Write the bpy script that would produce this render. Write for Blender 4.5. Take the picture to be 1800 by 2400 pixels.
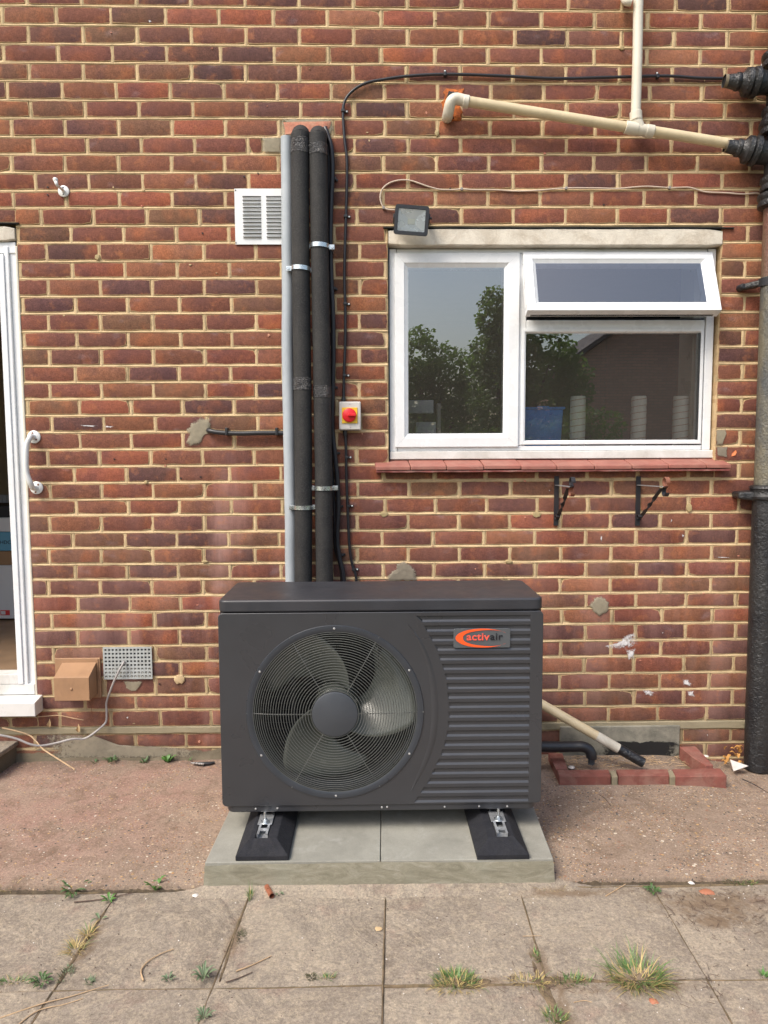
import bpy, math, random
import numpy as np
from mathutils import Vector, Matrix, noise
R = math.radians
random.seed(7)
for o in list(bpy.data.objects): bpy.data.objects.remove(o)
sc = bpy.context.scene
col = sc.collection
# ---------------------------------------------------------------- camera
F, CX, CY, CZ, PT, YW, RL = 1664.44242413308, 1.5719765993641863, -3.2150048941265545, 1.3921763085993653, 0.08036391299756705, 0.01637120656555475, 0.004753763971278978
fw = Vector((math.sin(YW)*math.cos(PT), math.cos(YW)*math.cos(PT), -math.sin(PT)))
r0 = Vector((math.cos(YW), -math.sin(YW), 0)); d0 = fw.cross(r0)
rt = r0*math.cos(RL) + d0*math.sin(RL); dn = d0*math.cos(RL) - r0*math.sin(RL)
CAM = Vector((CX, CY, CZ))
cd = bpy.data.cameras.new('camera'); cam = bpy.data.objects.new('camera', cd); col.objects.link(cam)
cd.sensor_fit = 'VERTICAL'; cd.sensor_height = 24; cd.sensor_width = 18; cd.lens = F/2400*24
cd.clip_start = .05; cd.clip_end = 500
cam.matrix_world = Matrix(((rt.x, -dn.x, -fw.x, CX), (rt.y, -dn.y, -fw.y, CY), (rt.z, -dn.z, -fw.z, CZ), (0, 0, 0, 1)))
sc.camera = cam
# ---------------------------------------------------------------- sky, sun, exposure
w = bpy.data.worlds.new('World'); sc.world = w; w.use_nodes = True
nt = w.node_tree; bg = nt.nodes['Background']
sky = nt.nodes.new('ShaderNodeTexSky'); sky.sky_type = 'NISHITA'; sky.sun_disc = False
SUN_EL, SUN_AZ = R(52), R(226)
sky.sun_elevation = SUN_EL; sky.sun_rotation = SUN_AZ; sky.air_density = 1.3; sky.dust_density = 4.5; sky.ozone_density = 1.0
nt.links.new(sky.outputs[0], bg.inputs[0]); bg.inputs[1].default_value = .15
sl = bpy.data.lights.new('sun', 'SUN'); sl.energy = 1.7; sl.angle = R(26); sl.color = (1, .95, .87)
so = bpy.data.objects.new('sun', sl); col.objects.link(so)
sd = Vector((math.sin(SUN_AZ)*math.cos(SUN_EL), math.cos(SUN_AZ)*math.cos(SUN_EL), math.sin(SUN_EL)))
so.rotation_euler = sd.to_track_quat('Z', 'Y').to_euler()
so.location = (0, -6, 8)
vs = sc.view_settings; vs.view_transform = 'Standard'; vs.look = 'None'; vs.exposure = 0.66; vs.gamma = 1; vs.use_curve_mapping = False
try: sc.cycles.max_bounces = 8; sc.cycles.transparent_max_bounces = 16
except Exception: pass

# ---------------------------------------------------------------- helpers
def ray(u, v): return rt*((u-900)/F) + dn*((v-1200)/F) + fw
def W(u, v, y=0.0):            # the point on the plane y = const that the survey mark (u, v) stands for
    d = ray(u, v); t = (y-CY)/d.y; return CAM + d*t
def G(u, v, z=0.0):
    d = ray(u, v); t = (z-CZ)/d.z; return CAM + d*t
def srgb(r, g, b):
    f = lambda c: ((c/255+.055)/1.055)**2.4 if c > 10 else c/255/12.92
    return (f(r), f(g), f(b), 1)
def nz(x, y=0., z=0.): return noise.noise(Vector((x, y, z)))

class MB:
    def __init__(s): s.v = []; s.f = []
    def add(s, vs, fs):
        b = len(s.v); s.v += [tuple(p) for p in vs]; s.f += [tuple(i+b for i in f) for f in fs]
        return s
    def box(s, x0, x1, y0, y1, z0, z1):
        return s.add([(x0,y0,z0),(x1,y0,z0),(x1,y1,z0),(x0,y1,z0),(x0,y0,z1),(x1,y0,z1),(x1,y1,z1),(x0,y1,z1)],
              [(0,3,2,1),(4,5,6,7),(0,1,5,4),(1,2,6,5),(2,3,7,6),(3,0,4,7)])
    def hexa(s, front, back):      # front / back: four points each, same winding (clockwise from the front: bl, br, tr, tl)
        return s.add(list(front)+list(back), [(0,1,2,3),(7,6,5,4),(1,0,4,5),(2,1,5,6),(3,2,6,7),(0,3,7,4)])
    def tube(s, path, r, n=12, caps=True):
        path = [Vector(p) for p in path]; N = len(path)
        rs = r if isinstance(r, (list, tuple)) else [r]*N
        up = None; vs = []
        for i, p in enumerate(path):
            t = (path[min(i+1, N-1)]-path[max(i-1, 0)])
            if t.length < 1e-9: t = Vector((0, 0, 1))
            t.normalize()
            if up is None:
                up = Vector((0, -1, 0)) if abs(t.y) < .9 else Vector((0, 0, 1))
            a = t.cross(up)
            if a.length < 1e-6: a = t.orthogonal()
            a.normalize(); up = a.cross(t).normalized()
            for k in range(n):
                an = 2*math.pi*k/n
                vs.append(p + (a*math.cos(an)+up*math.sin(an))*rs[i])
        fs = [(i*n+k, i*n+(k+1) % n, (i+1)*n+(k+1) % n, (i+1)*n+k) for i in range(N-1) for k in range(n)]
        if caps: fs += [tuple(range(n-1, -1, -1)), tuple((N-1)*n+k for k in range(n))]
        return s.add(vs, fs)
    def cyl(s, p0, p1, r, n=16, r2=None): return s.tube([p0, p1], [r, r if r2 is None else r2], n)
    def prism(s, pts, off):        # closed outline (front), pushed by the vector off
        n = len(pts); off = Vector(off)
        vs = [Vector(p) for p in pts]; vs += [p+off for p in vs]
        return s.add(vs, [tuple(range(n)), tuple(range(2*n-1, n-1, -1))] + [((i+1) % n, i, i+n, (i+1) % n+n) for i in range(n)])
    def build(s, name, m, parent=None, smooth=None, bevel=None, seg=2):
        me = bpy.data.meshes.new(name); me.from_pydata(s.v, [], s.f); me.update()
        return link(name, me, m, parent, smooth, bevel, seg)
def link(name, me, m, parent=None, smooth=None, bevel=None, seg=2):
    if m is not None and not me.materials: me.materials.append(m)
    if smooth is not None:
        me.shade_smooth(); me.set_sharp_from_angle(angle=R(smooth))
    o = bpy.data.objects.new(name, me); col.objects.link(o)
    if parent: o.parent = parent; o.matrix_parent_inverse = Matrix.Translation(parent.location).inverted() if parent.type == 'EMPTY' else Matrix()
    if bevel:
        b = o.modifiers.new('bevel', 'BEVEL'); b.width = bevel; b.segments = seg; b.limit_method = 'ANGLE'; b.angle_limit = R(30)
        b.harden_normals = False
    return o
def tag(o, label=None, cat=None, group=None, kind=None):
    if label: o['label'] = label
    if cat: o['category'] = cat
    if group: o['group'] = group
    if kind: o['kind'] = kind
    return o
def thing(name, label, cat, loc=(0, 0, 0), group=None):
    o = bpy.data.objects.new(name, None); o.location = loc; o.empty_display_size = .05; col.objects.link(o)
    return tag(o, label, cat, group)
def smoothpath(pts, per=6):
    P = [Vector(p) for p in pts]; out = []
    for i in range(len(P)-1):
        a = P[max(i-1, 0)]; b = P[i]; c = P[i+1]; d = P[min(i+2, len(P)-1)]
        for k in range(per):
            t = k/per
            out.append(.5*((2*b)+(c-a)*t+(2*a-5*b+4*c-d)*t*t+(3*b-a-3*c+d)*t**3))
    out.append(P[-1]); return out

# ---------------------------------------------------------------- materials
class NT:
    def __init__(s, name):
        s.m = bpy.data.materials.new(name); s.m.use_nodes = True; s.t = s.m.node_tree; s.b = s.t.nodes['Principled BSDF']
    def n(s, typ, **k):
        x = s.t.nodes.new('ShaderNode'+typ)
        for a, b in k.items(): setattr(x, a, b)
        return x
    def l(s, a, b): s.t.links.new(a, b)
    def val(s, node, i, v):
        if hasattr(v, 'links') or isinstance(v, bpy.types.NodeSocket): s.l(v, node.inputs[i])
        else: node.inputs[i].default_value = v
    def pos(s, sc_=(1, 1, 1)):
        g = s.n('NewGeometry'); mp = s.n('Mapping'); mp.inputs['Scale'].default_value = sc_
        s.l(g.outputs['Position'], mp.inputs[0]); return mp.outputs[0]
    def noise(s, vec, scale, detail=4, rough=.6, dist=0.):
        x = s.n('TexNoise'); s.l(vec, x.inputs['Vector']); x.inputs['Scale'].default_value = scale
        x.inputs['Detail'].default_value = detail; x.inputs['Roughness'].default_value = rough; x.inputs['Distortion'].default_value = dist
        return x.outputs['Fac']
    def ramp(s, fac, stops, interp='LINEAR'):
        x = s.n('ValToRGB'); e = x.color_ramp.elements; x.color_ramp.interpolation = interp
        while len(e) < len(stops): e.new(.5)
        for i, (p, c) in enumerate(stops):
            e[i].position = p; e[i].color = c if isinstance(c, tuple) else (c, c, c, 1)
        s.l(fac, x.inputs[0]); return x.outputs[0]
    def mix(s, fac, a, b, mode='MIX'):
        x = s.n('Mix', data_type='RGBA', blend_type=mode); x.clamp_factor = True
        s.val(x, 0, fac); s.val(x, 6, a); s.val(x, 7, b); return x.outputs[2]
    def math(s, op, a, b=0., c=0.):
        x = s.n('Math', operation=op); s.val(x, 0, a); s.val(x, 1, b); s.val(x, 2, c); return x.outputs[0]
    def maprange(s, v, a, b, c=0., d=1.):
        x = s.n('MapRange'); s.val(x, 0, v); s.val(x, 1, a); s.val(x, 2, b); s.val(x, 3, c); s.val(x, 4, d); return x.outputs[0]
    def bump(s, h, strength=.3, dist=.002, prev=None):
        x = s.n('Bump'); x.inputs['Strength'].default_value = strength; x.inputs['Distance'].default_value = dist
        s.l(h, x.inputs['Height'])
        if prev is not None: s.l(prev, x.inputs['Normal'])
        return x.outputs[0]
    def out(s, c=None, rough=None, nrm=None, **k):
        if c is not None: s.val(s.b, 'Base Color', c)
        if rough is not None: s.val(s.b, 'Roughness', rough)
        if nrm is not None: s.l(nrm, s.b.inputs['Normal'])
        for a, v in k.items(): s.val(s.b, a.replace('_', ' '), v)
        return s.m
def simple(name, c, rough=.5, var=.18, scale=30, bs=.15, bscale=400, metal=0., spec=.5, dirt=None, dirtamt=.5, bdist=.001):
    t = NT(name); p = t.pos()
    c = c if len(c) == 4 else (*c, 1)
    lo = tuple(x*(1-var) for x in c[:3])+(1,); hi = tuple(min(1, x*(1+var)) for x in c[:3])+(1,)
    cc = t.ramp(t.noise(p, scale, 5, .65), [(.3, lo), (.7, hi)])
    if dirt:
        d = dirt if len(dirt) == 4 else (*dirt, 1)
        cc = t.mix(t.math('MULTIPLY', t.ramp(t.noise(p, scale*.45, 7, .75, .6), [(.45, 0.), (.68, 1.)]), dirtamt), cc, d)
    rr = t.maprange(t.noise(p, scale*2, 3), .3, .7, max(.03, rough-.09), min(1, rough+.09))
    nb = t.bump(t.noise(p, bscale, 3, .6), bs, bdist)
    return t.out(cc, rr, nb, Metallic=metal, Specular_IOR_Level=spec)

MORT = (.61, .46, .272, 1)
def brick_mat(name, from_obj):
    t = NT(name)
    if from_obj:
        oi = t.n('ObjectInfo'); bc = oi.outputs['Color']; rn = oi.outputs['Alpha'] if 'Alpha' in oi.outputs else oi.outputs['Random']
    else:
        at = t.n('Attribute'); at.attribute_name = 'tone'; bc = at.outputs['Color']; rn = at.outputs['Alpha']
    uv = t.n('UVMap'); uv.uv_map = 'UVMap'
    sx = t.n('SeparateXYZ'); t.l(uv.outputs[0], sx.inputs[0])
    p = t.pos()
    # slow change of tone along the brick
    cmb = t.n('CombineXYZ'); t.l(t.math('MULTIPLY', sx.outputs[0], 1.6), cmb.inputs[0]); t.l(t.math('MULTIPLY', rn, 97.), cmb.inputs[1]); t.l(t.math('MULTIPLY', sx.outputs[1], .35), cmb.inputs[2])
    blot = t.noise(cmb.outputs[0], 1.15, 2, .5)
    plum = t.mix(.48, bc, srgb(80, 56, 62)); ora = t.mix(.42, bc, srgb(176, 100, 58))
    c = t.mix(t.ramp(blot, [(.50, 0.), (.72, 1.)]), bc, plum)
    c = t.mix(t.ramp(blot, [(.26, .85), (.44, 0.)]), c, ora)
    # kiss marks: pale bluish bloom on some bricks
    cm2 = t.n('CombineXYZ'); t.l(t.math('MULTIPLY', sx.outputs[0], 1.9), cm2.inputs[0]); t.l(t.math('MULTIPLY', rn, 53.), cm2.inputs[1]); t.l(sx.outputs[1], cm2.inputs[2])
    kk = t.noise(cm2.outputs[0], 1.0, 2, .5)
    c = t.mix(t.math('MULTIPLY', t.ramp(kk, [(.64, 0.), (.78, 1.)]), .40), c, srgb(140, 120, 122))
    # grain
    g1 = t.noise(p, 230, 4, .8); g2 = t.noise(p, 48, 5, .75)
    c = t.mix(1., c, t.ramp(g1, [(.30, .55), (.5, 1.), (.70, 1.5)]), 'MULTIPLY')
    c = t.mix(1., c, t.ramp(g2, [(.3, .76), (.7, 1.26)]), 'MULTIPLY')
    sp = t.noise(p, 260, 2, .5)
    c = t.mix(t.ramp(sp, [(.72, 0.), (.80, .6)]), c, srgb(205, 150, 105))
    # pale bloom running down the wall in places
    pe = t.pos((5.5, 1, .8)); ef = t.noise(pe, 1.3, 5, .6)
    gp = t.n('NewGeometry'); sp3 = t.n('SeparateXYZ'); t.l(gp.outputs['Position'], sp3.inputs[0])
    band = t.math('MULTIPLY', t.maprange(t.math('ABSOLUTE', t.math('SUBTRACT', sp3.outputs[0], .88)), .05, .22, 1., 0.), t.maprange(sp3.outputs[2], 1.1, 1.6, 1., 0.))
    low = t.maprange(sp3.outputs[2], .6, 1.35, .55, 0.)
    c = t.mix(t.math('MULTIPLY', t.math('MAXIMUM', band, low), t.ramp(ef, [(.42, 0.), (.64, .55)])), c, srgb(178, 138, 128))
    # grime on the bottom courses
    c = t.mix(t.math('MULTIPLY', t.maprange(sp3.outputs[2], .08, .5, .55, 0.), t.ramp(t.noise(p, 7, 6, .7), [(.35, .2), (.65, 1.)])), c, srgb(72, 58, 54))
    # mortar smeared over the arrises
    ed = t.n('Attribute'); ed.attribute_name = 'edge'
    hal = t.math('SUBTRACT', t.math('MULTIPLY', t.noise(p, 13, 4, .7), 2.4), t.math('MULTIPLY', ed.outputs['Fac'], .28))
    c = t.mix(t.math('MULTIPLY', t.maprange(hal, 1.05, 1.5), .5), c, srgb(186, 120, 78))
    en = t.math('ADD', t.math('MULTIPLY', t.noise(p, 95, 5, .75), 1.25), t.math('MULTIPLY', t.noise(p, 17, 2, .5), .55))
    sm = t.ramp(t.math('SUBTRACT', en, ed.outputs['Fac']), [(.42, 0.), (.74, 1.)])
    c = t.mix(t.math('MULTIPLY', sm, .85), c, (.50, .36, .20, 1))
    # mortar flecks and small spalls
    fl = t.noise(p, 34, 6, .8)
    c = t.mix(t.ramp(fl, [(.705, 0.), (.74, .7)]), c, srgb(190, 140, 100))
    hh = t.mix(.5, g1, g2)
    nb = t.bump(g1, .5, .0018); nb = t.bump(g2, .6, .003, nb)
    return t.out(c, .86, nb, Specular_IOR_Level=.3)
M = {}
M['brick'] = brick_mat('fired_brick', True); M['brick_s'] = brick_mat('fired_brick_far', False)
def mortar_mat(name, base, dark, bs=.6):
    t = NT(name); p = t.pos()
    c = t.ramp(t.noise(p, 9, 6, .7), [(.3, tuple(x*.72 for x in base[:3])+(1,)), (.55, base), (.8, tuple(min(1, x*1.18) for x in base[:3])+(1,))])
    c = t.mix(t.ramp(t.noise(p, 3.1, 6, .75, .8), [(.52, 0.), (.72, .75)]), c, dark)
    c = t.mix(1., c, t.ramp(t.noise(p, 700, 2), [(.25, .6), (.5, 1.), (.8, 1.3)]), 'MULTIPLY')
    g = t.n('NewGeometry'); s3 = t.n('SeparateXYZ'); t.l(g.outputs['Position'], s3.inputs[0])
    c = t.mix(t.math('MULTIPLY', t.maprange(s3.outputs[2], .05, .9, .7, 0.), t.ramp(t.noise(p, 4, 4), [(.35, .3), (.6, 1.)])), c, dark)
    nb = t.bump(t.noise(p, 420, 4, .7), bs, .0022); nb = t.bump(t.noise(p, 70, 4, .7), .5, .004, nb)
    return t.out(c, .95, nb, Specular_IOR_Level=.15)
M['mortar'] = mortar_mat('sandy_mortar', MORT, (.20, .165, .10, 1))
M['cement'] = mortar_mat('grey_cement', (.36, .315, .215, 1), (.24, .205, .14, 1))
M['cementd'] = mortar_mat('damp_cement', (.24, .20, .145, 1), (.10, .085, .06, 1))

M['upvc'] = simple('white_upvc', (.79, .81, .83), .28, .03, 6, .02, 200, dirt=(.45, .43, .38), dirtamt=.16)
M['upvcd'] = simple('dusty_white_upvc', (.72, .72, .70), .35, .05, 9, .05, 200, dirt=(.36, .33, .27), dirtamt=.45)
M['dirtyw'] = simple('dirty_white_paint', (.60, .57, .50), .6, .08, 14, .3, 120, dirt=(.24, .22, .16), dirtamt=.6)
M['casing'] = simple('charcoal_coated_steel', (.032, .034, .040), .33, .07, 3, .10, 900, dirt=(.036, .037, .042), dirtamt=.3, bdist=.0004, spec=.8)
M['lidm'] = simple('charcoal_lid_paint', (.031, .033, .040), .42, .12, 4, .12, 900, dirt=(.050, .046, .048), dirtamt=.6, bdist=.0004)
M['wire'] = simple('grey_coated_wire', (.10, .105, .10), .35, .1, 20, .02, 300)
M['flange'] = simple('dark_grey_guard', (.036, .041, .050), .35, .06, 10, .04, 600)
M['hub'] = simple('slate_plastic', (.050, .056, .066), .42, .04, 9, .05, 700)
M['blade'] = simple('grey_green_fan_plastic', (.110, .122, .108), .20, .06, 7, .02, 300)
M['dark'] = simple('black_inside', (.008, .009, .012), .6, .1, 9, .1, 200)
M['fin'] = simple('tarnished_fin', (.035, .038, .03), .5, .2, 9, .1, 200)
M['steel'] = simple('zinc_plated_steel', (.62, .66, .68), .28, .12, 40, .08, 500, metal=.9)
M['galv'] = simple('galvanised_channel', (.50, .52, .54), .38, .22, 60, .2, 300, metal=.7)
M['screw'] = simple('screw_steel', (.55, .55, .55), .35, .1, 40, .02, 300, metal=.6)
M['rubber'] = simple('recycled_rubber', (.008, .009, .014), .85, .35, 70, .7, 350, dirt=(.045, .045, .05), dirtamt=.25, bdist=.003)
M['blackpl'] = simple('black_plastic', (.016, .017, .021), .38, .15, 20, .12, 300, dirt=(.05, .048, .045), dirtamt=.3)
M['blackcable'] = simple('black_cable_sheath', (.018, .018, .023), .42, .15, 30, .1, 400)
def foam_mat():
    t = NT('black_foam_insulation'); p = t.pos()
    n1 = t.noise(p, 190, 3, .75); n2 = t.noise(p, 14, 4, .6)
    c = t.ramp(n1, [(.32, (.012, .012, .013, 1)), (.52, (.021, .021, .022, 1)), (.72, (.060, .058, .056, 1))])
    c = t.mix(t.ramp(n2, [(.4, 0.), (.75, .5)]), c, (.05, .048, .044, 1))
    return t.out(c, .72, t.bump(n1, .9, .003), Specular_IOR_Level=.4)
M['foam'] = foam_mat()
def greyfoam():
    t = NT('pale_grey_pipe'); p = t.pos()
    n1 = t.noise(p, 380, 2, .6)
    c = t.ramp(t.noise(p, 6, 4), [(.3, (.31, .35, .385, 1)), (.7, (.41, .45, .485, 1))])
    return t.out(c, .5, t.bump(n1, .4, .002))
M['greypipe'] = greyfoam()
def tape():
    t = NT('shiny_black_tape'); p = t.pos((1, 1, 1.6))
    n1 = t.noise(p, 70, 3, .6, 1.5)
    return t.out((.03, .03, .032, 1), .25, t.bump(n1, 1., .012), Specular_IOR_Level=.8)
M['tape'] = tape()
M['cream'] = simple('aged_cream_plastic', (.62, .52, .34), .38, .08, 9, .06, 200, dirt=(.40, .30, .17), dirtamt=.45)
M['creamw'] = simple('pale_cream_plastic', (.66, .62, .52), .32, .05, 7, .04, 200, dirt=(.40, .35, .26), dirtamt=.25)
M['beige'] = simple('beige_cable', (.56, .45, .36), .55, .12, 30, .1, 300)
M['greycable'] = simple('grey_cable', (.36, .34, .33), .45, .1, 30, .05, 300)
M['clipg'] = simple('grey_clip', (.26, .24, .23), .5, .1, 30, .05, 300)
M['white'] = simple('white_plastic', (.74, .75, .74), .35, .03, 9, .03, 300, dirt=(.5, .48, .42), dirtamt=.15)
M['whitemetal'] = simple('white_painted_vent', (.76, .78, .79), .4, .03, 9, .03, 300, dirt=(.42, .41, .38), dirtamt=.2)
M['red'] = simple('red_plastic', (.66, .012, .022), .3, .05, 9, .02, 300)
M['yellow'] = simple('yellow_plastic', (.80, .50, .03), .4, .05, 9, .02, 300)
M['lightgrey'] = simple('light_grey_plastic', (.58, .56, .53), .42, .04, 9, .03, 300)
M['airgrey'] = simple('weathered_grey_grille', (.40, .43, .43), .5, .08, 30, .1, 300, dirt=(.26, .25, .21), dirtamt=.4)
M['tan'] = simple('tan_plastic_cowl', (.36, .21, .115), .5, .08, 16, .12, 300, dirt=(.22, .13, .08), dirtamt=.5)
def soil(name, base, patches, amt, rough, bs=.9):
    t = NT(name); p = t.pos()
    n1 = t.noise(p, 28, 5, .7, 1.2); n2 = t.noise(t.pos((1, 1, .4)), 9, 5, .7)
    c = t.mix(t.math('MULTIPLY', t.ramp(n2, [(.42, 0.), (.6, 1.)]), amt), base, patches)
    c = t.mix(1., c, t.ramp(t.noise(p, 150, 3, .7), [(.3, .7), (.7, 1.25)]), 'MULTIPLY')
    nb = t.bump(t.noise(p, 60, 3, .6, .9), bs, .006); nb = t.bump(n1, .5, .008, nb)
    return t.out(c, rough, nb, Specular_IOR_Level=.6)
M['soilb'] = soil('tar_black_cast_iron', (.010, .011, .014, 1), (.05, .05, .048, 1), .35, .36)
M['soilg'] = soil('flaking_grey_green_paint', (.15, .135, .095, 1), (.055, .065, .075, 1), .8, .5, 1.)
M['soilr'] = soil('rusty_brown_paint', (.16, .075, .055, 1), (.14, .12, .07, 1), .5, .5)
M['lintel'] = simple('painted_concrete_lintel', (.66, .61, .52), .85, .10, 18, .6, 120, dirt=(.33, .26, .18), dirtamt=.65, bdist=.003)
M['felt'] = simple('black_felt_line', (.02, .02, .02), .9, .3, 40, .5, 200)
M['tile'] = simple('red_quarry_tile', (.29, .105, .080), .66, .14, 12, .25, 200, dirt=(.37, .20, .155), dirtamt=.6, bdist=.002)
M['tilef'] = simple('dull_red_tile_bed', (.24, .065, .055), .7, .2, 25, .4, 200, dirt=(.42, .33, .28), dirtamt=.4, bdist=.003)
M['redbrick'] = simple('red_painted_brick', (.215, .072, .055), .8, .22, 22, .6, 180, dirt=(.40, .28, .22), dirtamt=.35, bdist=.003)
M['rust'] = simple('rusty_iron', (.22, .085, .05), .7, .2, 60, .3, 300)
M['iron'] = simple('black_wrought_iron', (.016, .017, .021), .45, .2, 40, .2, 300, dirt=(.07, .03, .02), dirtamt=.3)
M['hole'] = simple('orange_brick_dust', (.50, .14, .03), .95, .35, 60, .9, 120, dirt=(.16, .04, .02), dirtamt=.9, bdist=.006)
M['pinkbrick'] = simple('broken_pink_brick', (.52, .21, .14), .95, .2, 60, .7, 150, dirt=(.6, .4, .27), dirtamt=.6, bdist=.004)
M['paint'] = simple('white_paint_splash', (.74, .73, .74), .7, .08, 40, .3, 200, dirt=(.4, .3, .28), dirtamt=.5)
def speckled(name, c, rough=.8, sc_=120, th=.96, soft=.34, wt=.75):
    t = NT(name); p = t.pos(); ed = t.n('Attribute'); ed.attribute_name = 'edge'
    a = t.math('ADD', t.math('MULTIPLY', t.noise(p, sc_, 6, .8), 1.), t.math('MULTIPLY', t.noise(t.pos((1, 1, 2.2)), 26, 3, .6), .45))
    a = t.math('ADD', a, t.math('MULTIPLY', ed.outputs['Fac'], wt))
    al = t.maprange(a, th+.12, th+.12+soft, 0., .9)
    cc = t.ramp(t.noise(p, 60, 4), [(.3, tuple(x*.8 for x in c)+(1,)), (.7, tuple(c)+(1,))])
    t.val(t.b, 'Alpha', al); return t.out(cc, rough, t.bump(t.noise(p, 200, 3), .3, .001))
M['paint'] = speckled('white_paint_smear', (.80, .79, .80))
M['blackst'] = speckled('black_tar_stain', (.012, .012, .013), .7, 90, .72, .25, .9)
M['render'] = speckled('thin_grey_render', (.30, .265, .20), .95, 60, .86, .3, 1.)
M['cementp'] = speckled('grey_cement_smear', (.33, .29, .21), .95, 60, .72, .28, 1.3)
M['cementq'] = speckled('damp_cement_smear', (.27, .235, .18), .95, 60, .72, .28, 1.3)
M['filler'] = simple('yellow_filler', (.40, .31, .16), .8, .1, 40, .3, 200)
M['board'] = simple('grey_cement_board', (.25, .235, .19), .9, .2, 14, .6, 150, dirt=(.09, .09, .075), dirtamt=.8, bdist=.003)
M['copper'] = simple('copper_tube', (.52, .20, .12), .35, .15, 40, .05, 300, metal=.7)
M['terra'] = simple('terracotta_shard', (.38, .15, .085), .7, .1, 30, .2, 300)
M['leafdry'] = simple('dry_orange_leaf', (.46, .23, .06), .7, .3, 40, .3, 200)
M['leafpale'] = simple('pale_dry_leaf', (.50, .36, .20), .7, .2, 40, .3, 200)
M['orangeleaf'] = simple('orange_leaf', (.75, .23, .09), .6, .1, 40, .2, 200)
M['twig'] = simple('dry_straw_twig', (.46, .32, .19), .8, .2, 60, .3, 300)
M['twigd'] = simple('dark_twig', (.10, .065, .05), .8, .2, 60, .3, 300)
M['weed'] = simple('green_weed_leaf', (.06, .115, .035), .5, .3, 60, .2, 200)
M['weedb'] = simple('bright_weed_leaf', (.075, .18, .035), .45, .2, 60, .2, 200)
M['weedg'] = simple('grey_green_weed', (.12, .17, .09), .6, .3, 60, .2, 200)
M['moss'] = simple('dull_moss', (.085, .080, .045), .9, .4, 60, .6, 200)
M['grass'] = simple('green_grass_blade', (.10, .19, .05), .5, .35, 90, .2, 200)
M['straw'] = simple('straw_grass_blade', (.42, .32, .13), .6, .3, 90, .2, 200)
M['stone'] = simple('white_stone_chip', (.62, .58, .54), .6, .12, 40, .3, 200)
M['blue'] = simple('blue_plastic_tub', (.04, .24, .72), .38, .08, 20, .05, 200, dirt=(.2, .25, .4), dirtamt=.2)
def roll_mat():
    t = NT('paint_roller_pile'); p = t.pos()
    c = t.ramp(t.noise(p, 160, 3), [(.3, (.80, .78, .69, 1)), (.7, (.90, .88, .80, 1))])
    return t.out(c, .95, t.bump(t.noise(p, 300, 3), .8, .003), Specular_IOR_Level=.1)
M['roll'] = roll_mat()
M['rollo'] = simple('orange_roller_seam', (.50, .26, .13), .9, .1, 60, .3, 200)
M['orange'] = simple('orange_print', (.86, .105, .022), .35, .02, 9, .0, 300)
M['orange2'] = simple('light_orange_print', (.90, .27, .10), .35, .02, 9, .0, 300)
M['badge'] = simple('badge_plate', (.085, .092, .10), .4, .03, 9, .02, 300)
M['letterr'] = simple('coral_lettering', (.78, .11, .075), .4, .02, 9, .0, 300)
M['letterk'] = simple('black_lettering', (.008, .009, .014), .4, .02, 9, .0, 300)
M['cardb'] = simple('brown_cardboard', (.25, .155, .085), .8, .08, 14, .1, 200)
M['cardw'] = simple('white_cardboard', (.52, .54, .57), .7, .03, 9, .02, 200)
M['cardblue'] = simple('blue_carton', (.10, .28, .42), .6, .03, 9, .02, 200)
M['redlab'] = simple('red_label', (.50, .03, .03), .6, .05, 9, .02, 200)
M['floorw'] = simple('wood_floor', (.24, .16, .10), .5, .2, 8, .05, 200)
M['roomw'] = simple('dim_plaster', (.55, .47, .34), .9, .1, 3, .1, 100)
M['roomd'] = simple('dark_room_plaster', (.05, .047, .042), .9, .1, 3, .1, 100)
M['revealw'] = simple('cream_tiled_reveal', (.55, .52, .42), .35, .05, 3, .05, 100)
M['slate'] = simple('dark_roof_tile', (.06, .05, .05), .8, .2, 6, .3, 50)
M['bark'] = simple('tree_bark', (.075, .06, .045), .9, .3, 9, .8, 30, bdist=.02)
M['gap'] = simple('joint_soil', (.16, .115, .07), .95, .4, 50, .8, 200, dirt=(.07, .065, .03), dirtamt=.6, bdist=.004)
M['lawn'] = simple('rough_lawn', (.06, .09, .03), .9, .3, 3, .8, 60, bdist=.02)
M['fencew'] = simple('brown_fence_board', (.13, .085, .05), .8, .2, 5, .3, 60)
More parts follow.
